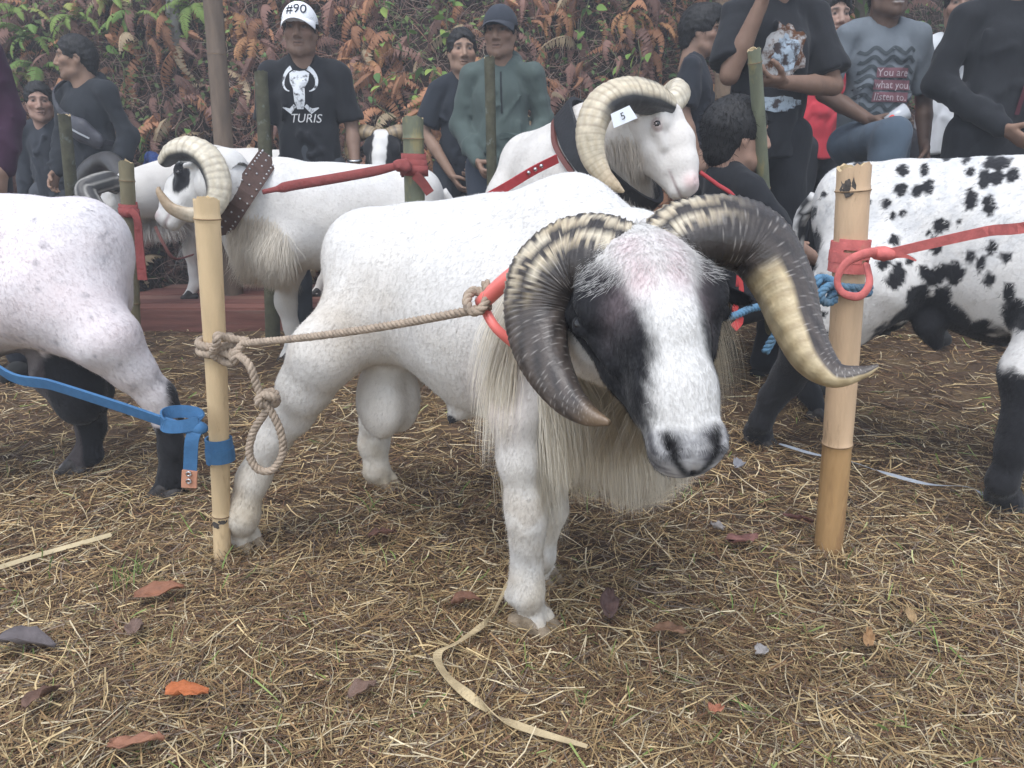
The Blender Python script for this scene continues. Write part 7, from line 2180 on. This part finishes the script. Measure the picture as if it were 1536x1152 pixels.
# green tufts
def tuft(lab, px, py, n, h, seed):
    p = G(px, py); p[2] = float(gz(np.array(p[0]), np.array(p[1])))
    r0 = np.random.default_rng(seed)
    root = thing('grass_tuft', lab, 'grass', p, 'green tufts in the straw')
    for k in range(n):
        b_ = p + V3(r0.normal() * 0.014, r0.normal() * 0.014, 0)
        d_ = V3(r0.normal() * 0.35, r0.normal() * 0.3, 1) * h * r0.uniform(0.5, 1.15)
        P = spline([b_, b_ + d_ * 0.55, b_ + d_ + V3(d_[0] * 0.5, d_[1] * 0.5, -0.1 * h)], 7)
        adopt(root, 'blade', mesh_np('blade', *strap(P, np.linspace(0.0035, 0.0006, 7), 0.0006, (1, r0.normal() * 0.5, 0)), False), mat('grass_green', (0.22, 0.30, 0.09), 0.6, trans=0.25))
tuft('green grass tuft left of the left post', 185, 878, 12, 0.062, 1)
tuft('small green tuft just right of the leaning grass', 212, 862, 7, 0.045, 2)
tuft('pale green tuft below the ram muzzle', 1030, 745, 8, 0.045, 3)
tuft('tiny green tuft under the rope loop', 560, 770, 5, 0.045, 4)
tuft('green sprout at the bottom right of the reed', 880, 1060, 5, 0.030, 5)
tuft('green sprout in the lower right corner', 1130, 1090, 5, 0.040, 6)
tuft('green sprout near the bottom edge', 1350, 1095, 5, 0.035, 7)

# ---- straw pushed up round the hooves and post feet
rg = np.random.default_rng(404)
PP, DD, NN, LL, CCc = [], [], [], [], []
for ft in list(A_FEET) + list(B_FEET[:2]) + list(C_FEET[:3]) + [np.append(PL[0][:2], 0), np.append(PR[0][:2], 0), D_FEET[2]]:
    for _ in range(130):
        a_ = rg.uniform(0, 6.283); r_ = rg.uniform(0.020, 0.085)
        x, y = ft[0] + r_ * math.cos(a_), ft[1] + r_ * math.sin(a_)
        t_ = rg.uniform(0, 6.283); ph_ = rg.uniform(0.05, 0.75)
        PP.append((x, y, float(gz(np.array(x), np.array(y))) + 0.010 + rg.uniform(0, 0.012))); DD.append((math.cos(t_) * math.cos(ph_), math.sin(t_) * math.cos(ph_), math.sin(ph_)))
        NN.append(nrm(V3(rg.normal(), rg.normal(), 1))); LL.append(rg.uniform(0.03, 0.075)); CCc.append(np.array(PAL[rg.choice(7, p=[.25, .22, .15, .1, .16, .06, .06])]) * rg.uniform(0.6, 1.2))
DD = np.array(DD); NN = np.array(NN); NN -= DD * np.sum(NN * DD, 1)[:, None]; NN /= np.linalg.norm(NN, axis=1)[:, None]
obj('straw_at_feet', strips('straw_at_feet', np.array(PP), DD, np.array(LL), rg.uniform(0.0013, 0.0028, len(PP)), NN, np.array(CCc), 3, 0.08, 6), straw_m, kind='stuff', label='straw pushed up round hooves and post feet', cat='straw')

# ================================================================== added haze volume, standing in for the pale veil of a smeared lens
hz = boxm('haze', (0, 4.0, 4.4), (26, 26, 11.0))
hm = bpy.data.materials.new('lens_veil'); hm.use_nodes = True
hn = hm.node_tree.nodes; hn.clear()
pv = hn.new('ShaderNodeVolumePrincipled'); pv.inputs['Density'].default_value = 0.018; pv.inputs['Color'].default_value = (0.92, 0.95, 1.0, 1); pv.inputs['Anisotropy'].default_value = 0.2
ho = hn.new('ShaderNodeOutputMaterial'); hm.node_tree.links.new(pv.outputs[0], ho.inputs['Volume'])
hobj = obj('haze', hz, hm, kind='stuff', label='thin haze volume added to imitate the veil of a smeared lens', cat='haze')
